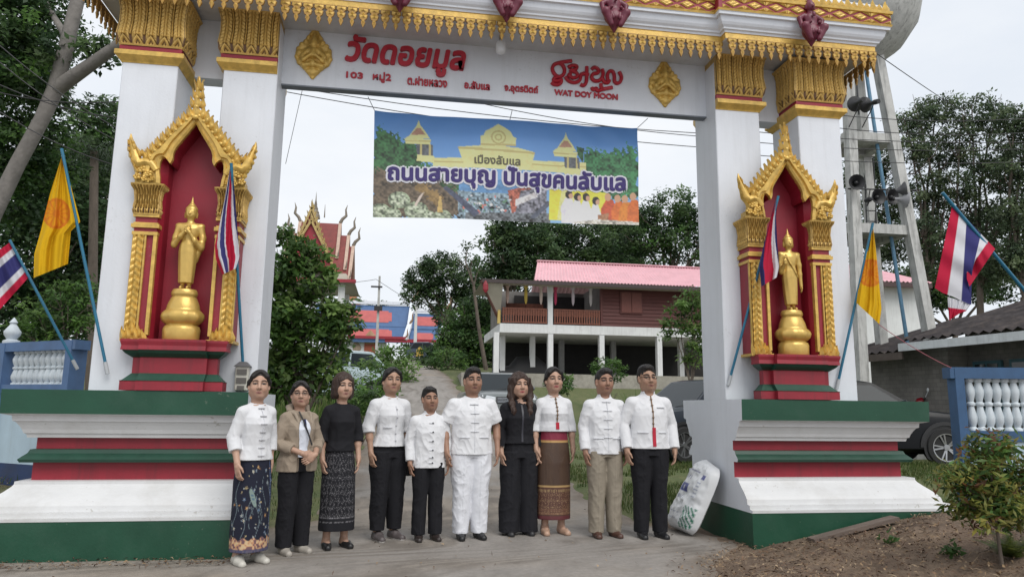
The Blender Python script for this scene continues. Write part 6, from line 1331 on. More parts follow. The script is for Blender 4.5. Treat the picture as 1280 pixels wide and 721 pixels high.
for u, vt, vb, y in ((516,378,425,TY+3.4),(558,390,428,TY+3.0)):
    mb = MB(); a = T_(u, vt, y); b = T_(u-4 if u == 516 else u-4, (vt+vb)/2+5, TY+1.0); d_ = T_(u-10, vb, TY-.6); mb.bar(a, b, .5, .35); mb.bar(b, d_, .5, .35); mb.build('bargeboard', ridgew, th)
    for q_, s_ in ((a, 2.6), (b, 1.5), (d_, 1.3)): mb = MB(); chofa(mb, q_, .7, s_); mb.build('finial', M('finial_brown', (.24,.15,.08), .5), th, smooth=70)
mb = MB(); p = T_(440, 372, TY+4); mb.lathe([(1.1,0),(1.2,.3),(.8,.7),(.6,1.2),(.35,1.6),(.2,2.4),(.02,3.6)], (p.x, TY+5, p.z-1.2), 10); mb.build('spire', M('orange_spire', (.36,.13,.05), .5, var=.3), th, smooth=40)
zb0 = gz1(c.x, TY)-.6; xa, xb, xc2 = T_(400,440).x, T_(508,440).x, T_(556,440).x; zt1 = T_(480, 424, TY-.2).z
mb = MB(); mb.box(xa, xb-2.2, TY, TY+7, zb0, zt1+.2); mb.build('wall', bwhite, th)
mb = MB(); mb.box(T_(538,440).x, xc2-.6, TY+.6, TY+6, zb0, zt1+.1); mb.build('wall', bwhite, th)
mb = MB(); mb.box(T_(513,440).x, T_(537,440).x, TY+2.0, TY+2.2, zb0, zt1); mb.build('porch_back', M('pinkish_porch_wall', (.34,.18,.20), .8, var=.2), th)
mb = MB(); mb.box(xb-2.3, xc2, TY-.62, TY-.4, zt1-.3, zt1+.05); mb.box(xa, xb-.1, TY-.72, TY-.5, zt1-.0, zt1+.28); mb.build('eave_board', crimson, th)
for u in (463, 452): 
    p = T_(u, 438); mb = MB(); 
    if u == 463: mb.box(p.x-.65, p.x+.65, TY-.1, TY-.005, zb0, T_(463,429).z); o = mb.build('door', M('orange_door', (.30,.07,.035), .6), th); mb = MB(); flame(mb, (p.x, TY-.12, T_(463,430).z), (1,0,0), (0,-1,0), 1.7, 1.5, .15); mb.build('door_crest', M('door_gilt', (.35,.22,.12), .5), o)
    else: pass
p = T_(446, 425); mb = MB(); flame(mb, (p.x, TY-.05, p.z-1.2), (1,0,0), (0,-1,0), .9, 1.4, .12); mb.build('wall_ornament', M('wall_gilt', (.32,.24,.18), .5), th)
t = thing('lean_to_roof', 'small dark lean-to shed with a sloping roof in front of the temple hall', 'shed', (T_(432,447,60).x, 60, gz1(T_(432,447,60).x, 60))); a, b, d_ = T_(405,425,60), T_(432,430,60), T_(455,445,60)
mb = MB(); mb.add([(a.x,60,a.z),(d_.x,60,d_.z),(d_.x,63,d_.z),(a.x,63,a.z),(a.x,60,a.z-.15),(d_.x,60,d_.z-.15),(d_.x,63,d_.z-.15),(a.x,63,a.z-.15)], [(0,1,2,3),(4,7,6,5),(0,4,5,1),(1,5,6,2)]); mb.build('roof', M('brown_lean_roof', (.12,.06,.045), .8, var=.3), t)
mb = MB(); mb.box(a.x, d_.x-.4, 60.3, 62.8, gz1(b.x,60)-.5, d_.z-.16); mb.build('wall', M('shed_wall', (.10,.085,.07), .9, var=.3), t)

# ---- grey block house on the right
P1, P2 = onY(1068, 470, 17.2), onY(1300, 470, 12.3); P1.z = P2.z = 0
ax_ = (P2 - P1).normalized(); bx_ = Vector((-ax_.y, ax_.x, 0)); LW = (P2 - P1).length
zg = gz1(P1.x, P1.y); bh = thing('block_house', 'low grey block house with a dark corrugated roof behind the white baluster fence', 'house', (P1.x, P1.y, zg))
def B_(a, b, z): return P1 + ax_*a + bx_*b + Vector((0, 0, z))
def bbox(mb, a0, a1, b0, b1, z0, z1, mi=0): mb.add([B_(a0,b0,z0),B_(a1,b0,z0),B_(a1,b1,z0),B_(a0,b1,z0),B_(a0,b0,z1),B_(a1,b0,z1),B_(a1,b1,z1),B_(a0,b1,z1)], [(0,3,2,1),(4,5,6,7),(0,1,5,4),(1,2,6,5),(2,3,7,6),(3,0,4,7)], mi)
ze_ = 2.72
def brickm():
    m = M('grey_block_wall', (.21,.20,.185), .9, var=.25, scale=3, bump=.4, bscale=30, streak=.3); t = m.node_tree
    if 'Brick Texture' in t.nodes: return m
    br = t.nodes.new('ShaderNodeTexBrick'); tcx = t.nodes.new('ShaderNodeTexCoord'); mpx = t.nodes.new('ShaderNodeMapping'); mpx.inputs['Rotation'].default_value = (pi/2, 0, math.atan2(ax_.y, ax_.x)*-1)
    mpx.vector_type = 'TEXTURE'; br.inputs['Scale'].default_value = 2.5; br.inputs['Color1'].default_value = (1,1,1,1); br.inputs['Color2'].default_value = (.82,.82,.82,1); br.inputs['Mortar'].default_value = (.62,.62,.62,1); br.inputs['Mortar Size'].default_value = .012
    mpx.inputs['Rotation'].default_value = (pi/2, 0, math.atan2(ax_.y, ax_.x))
    t.links.new(tcx.outputs['Object'], mpx.inputs['Vector']); t.links.new(mpx.outputs['Vector'], br.inputs['Vector']); mu = t.nodes.new('ShaderNodeMix'); mu.data_type = 'RGBA'; mu.blend_type = 'MULTIPLY'; mu.inputs['Factor'].default_value = 1
    b = t.nodes['Principled BSDF']; l = b.inputs['Base Color'].links[0]; src = l.from_socket; t.links.new(src, mu.inputs['A']); t.links.new(br.outputs['Color'], mu.inputs['B']); t.links.new(mu.outputs['Result'], b.inputs['Base Color']); return m
mb = MB(); bbox(mb, .2, LW*.52, .35, .5, zg-.5, ze_+.14); bbox(mb, LW*.52, LW+2, .9, 1.05, zg-.5, ze_+.56); bbox(mb, LW*.52-.15, LW*.52, .5, 1.05, zg-.5, ze_+.15); bbox(mb, .2, .35, .5, 4, zg-.5, ze_+.14); mb.build('block_wall', brickm(), bh)
mb = MB()
def froof(a0, a1, zl, zh, off): corr(mb, B_(a0,-.35+off,zl), B_(a1,-.35+off,zl), B_(a0,4.2,zh), B_(a1,4.2,zh), int((a1-a0)/.24), .035)
froof(-.5, LW*.42, ze_+.0, ze_+1.25, -.0); froof(LW*.40, LW+2.5, ze_+.22, ze_+1.55, -.1); mb.build('roof', M('dark_corrugated_sheet', (.050,.045,.046), .85, var=.45, scale=2.5, bump=.3, dirt=(.13,.105,.09), dirt_amt=.7, spec=.08), bh)
mb = MB(); bbox(mb, LW*.40, LW+2.5, -.46, -.42, ze_-.02, ze_+.16); mb.build('fascia', M('white_fascia', (.62,.65,.66), .6, streak=.3), bh)
mb = MB(); bbox(mb, -.4, LW*.40, -.36, -.32, ze_-.2, ze_-.03); mb.build('fascia', M('brown_fascia', (.12,.095,.08), .8, var=.3), bh)
glass = M('window_glass', (.02,.028,.032), .08, spec=.6, var=.05, bump=0)
for a0, a1, z0, z1 in ((LW*.56, LW*.70, 1.35, 2.45), (LW*.74, LW*.90, 1.35, 2.45)):
    mb = MB(); bbox(mb, a0, a1, .82, .895, z0, z1); w_ = mb.build('window', M('teal_window_frame', (.05,.13,.16), .6, var=.2), bh)
    mb = MB(); bbox(mb, a0+.07, (a0+a1)/2-.03, .80, .818, z0+.07, z1-.07); bbox(mb, (a0+a1)/2+.03, a1-.07, .80, .818, z0+.07, z1-.07); mb.build('pane', glass, w_)
mb = MB()
for i in range(7): mb.tube([B_(.06, .0+i*.12, zg), B_(.06, .0+i*.12, 2.0)], .02, 5)
mb.build('bar_screen', M('blue_grey_bars', (.14,.22,.27), .5), bh)
# pink roofed house further back
q = onY(1100, 380, 27); t = thing('pink_roofed_house', 'white house with a pink roof seen between the water tower legs', 'house', (q.x, 27, gz1(q.x, 27))); a, b, r_ = onY(1040,352,27), onY(1152,352,27), onY(1090,338,29)
mb = MB(); corr(mb, (a.x,26.4,a.z), (b.x,26.4,a.z), (a.x,29.5,r_.z+.3), (b.x-1.2,29.5,r_.z+.3), 22, .03); mb.build('roof', pinkroof, t)
mb = MB(); mb.box(a.x+.3, b.x-.1, 27, 30, gz1(q.x,27)-.5, a.z-.02); mb.build('wall', bwhite, t)
mb = MB(); mb.box(a.x+.2, b.x, 26.4, 26.5, a.z-.22, a.z-.03); mb.build('fascia', M('dark_brown_fascia', (.07,.04,.04), .7), t)

# ---- water tower with loudspeakers
WY = 15.5
tw = thing('water_tower', 'weathered concrete water tower on four tapering legs with blue pipes', 'water tower', (onY(1110,400,WY).x, WY+.9, gz1(onY(1110,400,WY).x, WY)))
bl_, br_ = onY(1072, 470, WY).x, onY(1180, 470, WY).x; cxw = (bl_+br_)/2 - .03; hb = (br_-bl_)/2; zb0 = gz1(cxw, WY)-.3; zt0 = onY(1092, 62, WY).z; ht = hb*.40
def leg_at(sx, sy, z): f = (z-zb0)/(zt0-zb0); hw = hb + (ht-hb)*f; return Vector((cxw + sx*hw, WY + .95 + sy*hw*.95, z))
for sx in (-1, 1):
    for sy in (-1, 1): mb = MB(); mb.bar(leg_at(sx,sy,zb0), leg_at(sx,sy,zt0+.6), .23, .23, up=(0,1,0)); mb.build('leg', grey, tw)
for v in (283, 165):
    z = onY(1100, v, WY).z; mb = MB(); A = leg_at(-1,-1,z); B2 = leg_at(1,1,z); mb.box(A.x-.12, B2.x+.14, A.y-.05, A.y+.22, z-.12, z+.12); mb.box(A.x-.12, B2.x+.14, B2.y-.22, B2.y+.05, z-.12, z+.12); mb.box(A.x-.05, A.x+.18, A.y+.23, B2.y-.23, z-.11, z+.11); mb.box(B2.x-.18, B2.x+.05, A.y+.23, B2.y-.23, z-.11, z+.11); mb.box(A.x+.19, B2.x-.19, A.y+.23, B2.y-.23, z+.02, z+.10); mb.build('platform', grey, tw)
mb = MB(); mb.lathe([(.35,-.05),(.7,.05),(1.25,.45),(1.62,1.0),(1.75,1.6),(1.7,2.4),(1.2,3.0),(.2,3.3)], (cxw+.05, WY+.95, zt0+.05), 28); mb.build('tank', grey, tw, smooth=60)
for u0, u1, v1, r, dy in ((1078,1063,130,.045,.45), (1142,1078,60,.045,.5)): mb = MB(); mb.tube([onY(u0, 480, WY+dy), onY(u1, v1, WY+dy)], r, 8); mb.build('pipe', M('blue_pipe', (.10,.22,.33), .5, var=.2), tw, smooth=60)
mb = MB(); 
for k in range(2):
    a, b = onY(1084+k*12, 290, WY+1.5), onY(1079+k*12, 185, WY+1.5); mb.tube([a, b], .018, 6)
for i in range(9): f = i/8; mb.tube([onY(1084, 290, WY+1.5).lerp(onY(1079,185,WY+1.5), f), onY(1096,290,WY+1.5).lerp(onY(1091,185,WY+1.5), f)], .012, 5)
mb.build('ladder', dark, tw)
mb = MB(); a, b = onY(1060, 236, WY+.2), onY(1146, 238, WY+.2); mb.tube([a, b], .02, 6); mb.build('speaker_rail', dark, tw)
for i, (u, v, d_, lab, tone) in enumerate([(1071,228,(-.25,-1,-.05),'leftmost loudspeaker horn on the middle rail of the water tower',.16),(1098,246,(.1,-1,-.05),'loudspeaker horn facing forward near the middle of the tower rail',.10),(1116,246,(.25,-1,-.05),'dark loudspeaker horn right of the middle of the tower rail',.10),(1131,237,(.9,-.5,.1),'upper loudspeaker horn turned right beside the tower leg',.10),(1133,250,(1,-.35,-.15),'pale loudspeaker horn turned right below another on the tower leg',.3),(1069,130,(.15,1,.15),'left of two black loudspeaker horns high on the tower platform',.03),(1082,131,(-.15,1,.2),'right of two black loudspeaker horns high on the tower platform',.03)]):
    p = onY(u, v, WY - .05); d_ = Vector(d_).normalized(); t = thing('loudspeaker', lab, 'loudspeaker', p, 'loudspeaker horns on the water tower')
    m_ = M('horn_grey_%d' % int(tone*100), (tone, tone, tone*1.05), .45, var=.15); mb = MB(); back = p - d_*.28
    sgn = 1; mb.tube([p + d_*.02, p - d_*.01, p - d_*.05, p - d_*.12, p - d_*.2, back], [.20,.19,.14,.085,.05,.04], 16, cap=False); mb.build('horn', m_, t, smooth=60); mb = MB(); mb.tube([p + d_*.012, p - d_*.03, p - d_*.08, p - d_*.13], [.190,.135,.085,.05], 16, cap=False); mb.tube([p - d_*.10, p - d_*.02, p + d_*.0], [.05,.045,.005], 12); mb.build('throat', dark, t, smooth=60)
    mb = MB(); mb.tube([back, back - d_*.14], [.065,.06], 10); mb.build('driver', dark, t, smooth=40)
    mb = MB(); mb.tube([back, back + Vector((0,.12,-.14)), Vector((back.x, WY+.2, v and onY(u, 238 if v > 200 else 160, WY+.2).z))], .014, 5); mb.build('bracket', dark, t)
mb = MB(); a = onY(1072, 120, WY-.0); mb.tube([a + Vector((0,0,.9)), a + Vector((0,0,-.05)), a + Vector((0,0,-.5))], .02, 6); mb.build('speaker_mast', dark, tw)
# ------------------------------------------------------------------ vehicles
tyre = M('tyre_rubber', (.018, .018, .019), .8, bump=.2); rim_m = M('alloy_rim', (.42, .43, .45), .3, metal=.8, bump=0); rimd = M('rim_dark', (.02, .02, .022), .4, bump=0)
lampg = M('headlamp_glass', (.62, .65, .68), .12, spec=.8, bump=0); chrome = M('chrome_trim', (.55, .56, .58), .15, metal=1, bump=0, var=.05)
def wheel(parent, c, ax_dir, r=.34, w=.22, spokes=10):
    """c: centre of outer face, ax_dir: unit outward axis"""
    a = Vector(ax_dir); x = a.cross(Vector((0,0,1))).normalized(); z = Vector((0,0,1)); c = Vector(c)
    def ring(rr, o, n=28): return [c + a*o + x*(rr*cos(2*pi*k/n)) + z*(rr*sin(2*pi*k/n)) for k in range(n)]
    mb = MB(); mb.rings([ring(r*.68,-.02), ring(r*.72,.0), ring(r*.94,.0), ring(r,-.03), ring(r,-w+.03), ring(r*.92,-w), ring(r*.5,-w)]); tw_ = mb.build('wheel', tyre, parent, smooth=35)
    mb = MB(); mb.rings([ring(r*.71,.004), ring(r*.66,.002), ring(r*.64,-.05)], 0, cap=False); mb.rings([ring(r*.62,-.07), ring(r*.05,-.07)], 1)
    for k in range(spokes):
        t = 2*pi*(k//2)/(spokes/2) + (.16 if k % 2 else -.16); d = x*cos(t) + z*sin(t); s_ = x*-sin(t) + z*cos(t); mb.bar(c + d*(r*.12) - a*.03, c + d*(r*.67) - a*.012, r*.075, .03, 0, up=a)
    mb.rings([ring(r*.16,-.03,12), ring(r*.15,-.005,12), ring(r*.02,-.004,12)], 0); mb.build('rim', [rim_m, rimd], tw_, smooth=35)
def car(name, label, x, y, z, rz, paint, L_=4.4, W_=1.76, hood=.98, roof=1.62, kind='suv', clear=.22, cat='car', r=.34, glassm=None):
    """local frame: nose at -y, wheels on the ground at z=0"""
    t = thing(name, label, cat, (x, y, z), None, rz); hw = W_/2; fr, rr_ = -L_/2, L_/2; wx = hw - .015
    belt = hood + .02; wb0, wb1 = fr + .82, rr_ - .80
    gm = glassm or M('car_glass', (.020,.026,.030), .06, spec=.22, bump=0, var=.02)
    st = [(fr, .60, .42, .70), (fr+.05, .80, .26, hood-.22), (fr+.22, .93, clear, hood-.10), (fr+.6, .99, clear, hood-.04), (fr+1.12, 1, clear, hood+.01), (fr+1.4, 1, clear, belt+.0), (0.1, 1, clear, belt+.01), (rr_-.9, 1, clear, belt+.03), (rr_-.25, .97, clear+.02, belt+.03), (rr_-.05, .90, .32, belt-.02), (rr_, .80, .42, belt-.15)]
    if kind == 'pickup': st[6:] = [(.35, 1, clear, belt+.01), (rr_-.2, 1, clear, belt+.02), (rr_-.04, .97, .3, belt), (rr_, .94, .42, belt-.06)]
    R = []
    for yy, k, z0, z1 in st:
        w_ = hw*k; m_ = z0 + (z1-z0)*.55
        R.append([(-w_*.86,yy,z0),(-w_,yy,z0+.10),(-w_*1.0,yy,m_),(-w_*.985,yy,z1-.12),(-w_*.93,yy,z1-.03),(-w_*.80,yy,z1+.004),(-w_*.4,yy,z1+.025),(0,yy,z1+.03),(w_*.4,yy,z1+.025),(w_*.80,yy,z1+.004),(w_*.93,yy,z1-.03),(w_*.985,yy,z1-.12),(w_*1.0,yy,m_),(w_,yy,z0+.10),(w_*.86,yy,z0)])
    mb = MB(); mb.rings(R); mb.build('body', paint, t, smooth=42, local=True, recalc=True)
    cy0, cy1, cy2, cy3 = fr+1.12, fr+1.95, (rr_-.75 if kind == 'suv' else .62), (rr_-.16 if kind == 'suv' else .85)
    def gring(f, y_, zz): w_ = hw*f; return [(-w_,y_,zz),(w_,y_,zz)]
    bw, rw = .93, .74
    V = [(-hw*bw,cy0,belt-.03),(hw*bw,cy0,belt-.03),(hw*bw,cy3,belt-.0),(-hw*bw,cy3,belt-.0),(-hw*rw,cy1,roof-.05),(hw*rw,cy1,roof-.05),(hw*rw,cy2,roof-.05),(-hw*rw,cy2,roof-.05),(-hw*rw*.8,cy1+.22,roof),(hw*rw*.8,cy1+.22,roof),(hw*rw*.8,cy2-.15,roof-.01),(-hw*rw*.8,cy2-.15,roof-.01)]
    mb = MB(); mb.add(V, [(0,1,5,4),(2,3,7,6),(1,2,6,5),(3,0,4,7),(4,5,9,8),(5,6,10,9),(6,7,11,10),(7,4,8,11),(8,9,10,11)]); mb.build('cabin', paint, t, smooth=40, local=True, recalc=True)
    V = np.array(V)
    def pane(q, s0, s1, t0, t1, out, nm):
        A, B, C, D = [V[i] for i in q]; nrm = np.cross(B-A, D-A); nrm /= np.linalg.norm(nrm); nrm = nrm if nrm @ np.array(out) > 0 else -nrm
        def pt(s_, t_): return A*(1-s_)*(1-t_) + B*s_*(1-t_) + C*s_*t_ + D*(1-s_)*t_ + nrm*.006
        mb = MB(); mb.add([pt(s0,t0), pt(s1,t0), pt(s1,t1), pt(s0,t1)], [(0,1,2,3)]); mb.build(nm, gm, t, local=True)
    pane((0,1,5,4), .04, .96, .06, .97, (0,-1,.3), 'windscreen'); pane((2,3,7,6), .07, .93, .25, .92, (0,1,.3), 'rear_window')
    for q, o in (((1,2,6,5), (1,0,0)), ((3,0,4,7), (-1,0,0))):
        a_ = [(.07,.47),(.50,.93)] if kind != 'pickup' else [(.08,.50),(.54,.92)]
        for s0, s1 in a_:
            if o[0] < 0: s0, s1 = 1-s1, 1-s0
            pane(q, s0, s1, .14, .90, o, 'side_window')
    for sx in (-1, 1):
        for yy in (wb0, wb1):
            mb = MB(); n = 18; ring = lambda rr, o: [(sx*(hw+o), yy + rr*cos(pi*k/(n-1)), r + rr*sin(pi*k/(n-1))) for k in range(n)]
            mb.rings([ring(r+.10,-.06), ring(r+.105,.018), ring(r+.04,.022), ring(r+.03,-.10)], 0, cap=False, closed=False); mb.add([(sx*(hw-.004), yy + (r+.05)*cos(2*pi*k/24), r + (r+.05)*sin(2*pi*k/24)) for k in range(24)], [tuple(range(24))]) if False else None
            mb.add([(sx*(hw+.004), yy + (r+.045)*cos(2*pi*k/24), max(.12, r + (r+.045)*sin(2*pi*k/24))) for k in range(24)], [tuple(range(24))]); mb.build('wheel_arch', dark, t, local=True)
            wheel_local(t, (sx*(hw+.03), yy, r), (sx, 0, 0), r)
        mb = MB(); mb.rings([[(sx*(hw*k+ .0), fr+yy_, zz) for (k, yy_, zz) in ((.52,.045,hood-.30),(.80,.10,hood-.26),(.93,.36,hood-.16),(.90,.42,hood-.11),(.78,.16,hood-.14),(.54,.055,hood-.19))]]*1 + [[(sx*(hw*k+.01), fr+yy_-.03, zz) for (k, yy_, zz) in ((.54,.045,hood-.29),(.80,.10,hood-.25),(.925,.36,hood-.165),(.89,.42,hood-.115),(.78,.16,hood-.15),(.55,.055,hood-.2))]]); mb.build('headlight', lampg, t, smooth=40, local=True, recalc=True)
        mb = MB(); mb.ell((sx*(hw+.10), cy0+.42, belt+.10), (.10,.055,.075), 10, 6); mb.tube([(sx*(hw*.95), cy0+.45, belt+.03), (sx*(hw+.05), cy0+.43, belt+.07)], .025, 6); mb.build('mirror', paint, t, smooth=60, local=True)
        mb = MB(); mb.box(*sorted((sx*(hw*.80), sx*(hw*.95))), rr_-.05, rr_+.012, belt-.32, belt-.08); mb.build('tail_light', M('tail_lamp_red', (.30,.015,.02), .2, bump=0), t, local=True)
    mb = MB(); mb.box(-hw*.52, hw*.52, fr-.012, fr+.06, hood-.36, hood-.18); 
    for i in range(4): mb.box(-hw*.5, hw*.5, fr-.026, fr-.013, hood-.345+i*.04, hood-.325+i*.04, 1)
    mb.build('grille', [dark, chrome], t, local=True)
    mb = MB(); mb.box(-hw*.84, hw*.84, fr-.03, fr+.2, .34, .52, bev=.03); mb.build('bumper', paint, t, local=True, smooth=40)
    mb = MB(); mb.box(-.2, .2, fr-.045, fr-.032, .40, .51); mb.build('number_plate', M('plate_white', (.65,.66,.66), .5), t, local=True)
    mb = MB()
    for sx in (-.35, .3): mb.tube([(sx, cy0-.02, belt+.005), (sx+.45, cy0+.12, belt+.09)], .008, 5)
    mb.build('wiper', dark, t, local=True)
    return t
def wheel_local(t, c, a, r):
    l = t.location.copy(); t.location = (0, 0, 0); wheel(t, c, a, r); t.location = l
navy = M('dark_navy_car_paint', (.018, .024, .034), .3, coat=.06, spec=.2, var=.05, bump=0); black_c = M('black_car_paint', (.006, .007, .009), .3, coat=.06, spec=.2, var=.05, bump=0); greyc = M('grey_green_car_paint', (.12, .135, .135), .3, coat=.6, var=.06, bump=0); whitec = M('white_van_paint', (.34, .42, .45), .3, coat=.5, var=.06, bump=0)
def place(u, Y): x = onY(u, 500, Y).x; return x, Y, gz1(x, Y)
# dark SUV seen side-on behind the right plinth, nose to the right
px_, py_, pz_ = place(1090, 12.55)
car('parked_car', 'black car parked behind the right plinth with its nose and alloy wheel showing', px_ - .05, py_ + .35, pz_, radians(78), black_c, L_=3.9, hood=1.0, roof=1.55, r=.35)
px_, py_, pz_ = place(853, 14.0)
car('parked_car', 'dark navy car with a wide windscreen behind the man in the white jacket', px_ + .93, py_ + 1.34, pz_, radians(-68), navy, L_=4.3, hood=1.08, roof=1.72, r=.36)
px_, py_, pz_ = place(633, 21)
car('pickup_truck', 'grey pickup truck facing the camera on the road behind the group', px_, py_ + 2.5, pz_ + .06, radians(4), greyc, L_=5.0, W_=1.80, hood=1.15, roof=1.78, kind='pickup', cat='pickup truck', r=.37)
px_, py_, pz_ = place(408, 27)
car('white_van', 'pale bluish van parked behind the bushy tree', px_, py_, pz_ + .1, radians(-62), whitec, L_=4.4, hood=1.15, roof=1.85, cat='van')
px_, py_, pz_ = place(536, 66)
car('parked_car', 'small dark blue car far up the road', px_, py_, pz_ + .05, radians(70), M('blue_car_paint', (.02,.05,.09), .3, coat=.6), L_=4.2, roof=1.7)
# motorcycle peeping over the right plinth
px_, py_, pz_ = place(1131, 15.6); pz_ = .62
pad = MB(); pad.box(px_-1.3, px_+1.5, py_-.8, py_+.9, -.2, .62); tag(pad.build('concrete_pad', grey), kind='structure')
t = thing('motorcycle', 'red motorcycle with a round mirror peeping over the right plinth', 'motorcycle', (px_, py_, pz_), None, radians(75))
wheel_local(t, (.05, -.6, .29), (1, 0, 0), .29); wheel_local(t, (.05, .62, .29), (1, 0, 0), .29)
mredp = M('red_fairing_paint', (.25, .012, .02), .25, coat=.6, bump=0)
mb = MB(); mb.rings([[(w*cos(a), y_, z_ + h*sin(a)) for a in np.linspace(0, 2*pi, 10, endpoint=False)] for y_, z_, w, h in ((-.45,.86,.05,.06),(-.38,.90,.12,.14),(-.28,.80,.10,.22),(-.1,.55,.09,.14),(.15,.58,.10,.12),(.45,.72,.10,.10),(.75,.80,.05,.05))]); mb.build('fairing', mredp, t, smooth=60, local=True)
mb = MB(); mb.rings([[(w*cos(a), y_, z_ + .05*sin(a)) for a in np.linspace(0, 2*pi, 10, endpoint=False)] for y_, z_, w in ((-.1,.74,.06),(.1,.78,.12),(.5,.82,.13),(.72,.84,.08))]); mb.build('seat', dark, t, smooth=60, local=True)
mb = MB(); mb.tube([(-.36,-.30,1.02),(-.15,-.40,1.0),(.15,-.40,1.0),(.36,-.30,1.02)], .016, 6); mb.tube([(0,-.42,.98),(0,-.6,.29)], .03, 6); mb.build('handlebar', dark, t, smooth=60, local=True)
for sx in (-1, 1): mb = MB(); mb.tube([(sx*.24,-.36,1.02),(sx*.30,-.40,1.16)], .007, 5); mb.ell((sx*.31,-.40,1.20), (.055,.02,.05), 10, 6); mb.build('mirror', chrome if sx > 0 else lampg, t, smooth=60, local=True)
mb = MB(); mb.ell((0,-.47,.92), (.08,.05,.07), 10, 6); mb.build('headlight', lampg, t, smooth=60, local=True)
# ------------------------------------------------------------------ fences, flags, banner, wires and small things
lblue = M('light_blue_wall_paint', (.42, .54, .62), .7, var=.12, scale=2, bump=.2, streak=.3, dirt=(.20, .22, .22)); rblue = M('blue_rail_paint', (.036, .095, .20), .55, var=.2, scale=5, bump=.15); nblue = M('navy_base_paint', (.018, .040, .11), .6, var=.25, scale=3, bump=.2, dirt=(.08, .07, .06), dirt_amt=.5); balm = M('white_baluster_paint', (.56, .62, .66), .6, var=.1, bump=.2, streak=.25)
def fence(label, a, b, zb, z1, z2, z3, z4, zr, spacing=1.25, urn=None, rblue=rblue):
    """solid wall below, balusters between two rails above"""
    a, b = Vector((*a, 0)), Vector((*b, 0)); d = (b - a).normalized(); n = Vector((-d.y, d.x, 0)); L_ = (b - a).length
    t = thing('baluster_fence', label, 'fence', (a.x, a.y, zb))
    def bx(mb, s0, s1, w, z0, z1_, off=0): mb.add([a + d*s + n*(o + off) + Vector((0, 0, z)) for z in (z0, z1_) for s, o in ((s0,-w/2),(s1,-w/2),(s1,w/2),(s0,w/2))], [(0,3,2,1),(4,5,6,7),(0,1,5,4),(1,2,6,5),(2,3,7,6),(3,0,4,7)])
    mb = MB(); bx(mb, 0, L_, .12, zb-.4, z1); mb.build('wall_base', nblue, t); mb = MB(); bx(mb, 0, L_, .117, z1, z2); mb.build('wall_panel', lblue, t)
    mb = MB(); bx(mb, 0, L_, .16, z2+.001, z3); mb.build('bottom_rail', rblue, t); mb = MB(); bx(mb, -.1, L_, .18, z4, zr); mb.build('top_rail', rblue, t)
    k = int(L_/spacing)
    for i in range(k + 1): s = i*spacing; mb = MB(); bx(mb, s-.05, s+.05, .19, zb-.4, zr-.012); mb.build('post', rblue, t)
    nb = min(95, int(L_/.10)); h = z4 - z3
    for i in range(nb):
        s = (i + .5)*.10
        if abs((s + spacing/2) % spacing - spacing/2) < .085: continue
        p = a + d*s; mb = MB(); mb.lathe([(.05,0),(.05,.04),(.03,.07),(.052,.17),(.055,.26),(.034,.42),(.03,.46),(.045,.48),(.045,.53),(.03,.55),(.052,.70),(.054,.78),(.03,.92),(.05,.95),(.05,1)], (p.x, p.y, 0), 8)
        mb.V[-1][:, 2] = z3 + mb.V[-1][:, 2]*h; mb.build('baluster', balm, t, smooth=50)
    if urn is not None:
        p = a + d*urn; mb = MB(); mb.lathe([(.09,0),(.09,.03),(.05,.05),(.085,.10),(.09,.14),(.05,.20),(.03,.23),(.045,.25),(.004,.31)], (p.x, p.y, zr), 12); mb.build('finial', balm, t, smooth=60)
fence('blue and white baluster fence behind the left green plinth', (-3.52, 8.68), (-8.5, 12.1), .35, .62, 1.40, 1.50, 1.88, 1.985, 1.22, 1.22, M('pale_blue_rail_paint', (.085, .16, .31), .6, var=.2, scale=5, bump=.15, streak=.2))
fence('blue and white baluster fence at the right edge behind the croton bush', (6.55, 7.66), (9.6, 6.95), .0, .12, .98, 1.10, 1.70, 1.83, 2.2)

# ---- flags
FLAGM = M('flag_cloth', rough=.8, var=.05, scale=12, bump=.15, bscale=160, attr=True, spec=.2, thin=.25)
TR, TW, TB = np.array((.50,.018,.055)), np.array((.66,.66,.70)), np.array((.045,.045,.17))
def th_col(h): h = np.asarray(h)[..., None]; return np.where((h < 1/6) | (h > 5/6), TR, np.where((h < 1/3) | (h > 2/3), TW, TB))
def cloth(t, L_, R_, Y, colf, amp=.03, waves=3, o=(0, 0), s=1.0, n=46, m=40, ph=0.0):
    Lr = resample([(o[0] + a/s, o[1] + b/s) for a, b in L_], m); Rr = resample([(o[0] + a/s, o[1] + b/s) for a, b in R_], m); uu = np.linspace(0, 1, n)
    PX = Lr[:, None] + (Rr - Lr)[:, None]*uu[None, :, None]; tt = np.linspace(0, 1, m)[:, None] + 0*uu[None]; U = uu[None] + 0*tt
    dy = amp*np.sin(2*pi*waves*U + tt*2.2 + ph)*(.3 + .7*tt) + amp*.35*np.sin(2*pi*waves*2.3*U + 1 + ph)
    P = np.array([[onY(PX[i, j, 0], PX[i, j, 1], Y + dy[i, j])[:] for j in range(n)] for i in range(m)]); C = colf(U, tt, PX)
    return P, C
def flag(label, base, top, Yb, Yt, parts, r=.014):
    b, tp = onY(*base, Yb), onY(*top, Yt); t = thing('flag', label, 'flag', b)
    mb = MB(); mb.tube([b, b.lerp(tp, .5), tp], r, 8); mb.build('pole', bluep, t, smooth=60)
    mb = MB()
    for P, C in parts: mb.grid(P, 0, C)
    mb.build('cloth', FLAGM, t, smooth=180, colors=True); mb = MB(); d = (b - tp).normalized(); mb.tube([b - d*.02, b + d*.09], .018, 8); mb.build('pole_socket', M('socket_grey', (.42,.44,.46), .6), t, smooth=60); return t
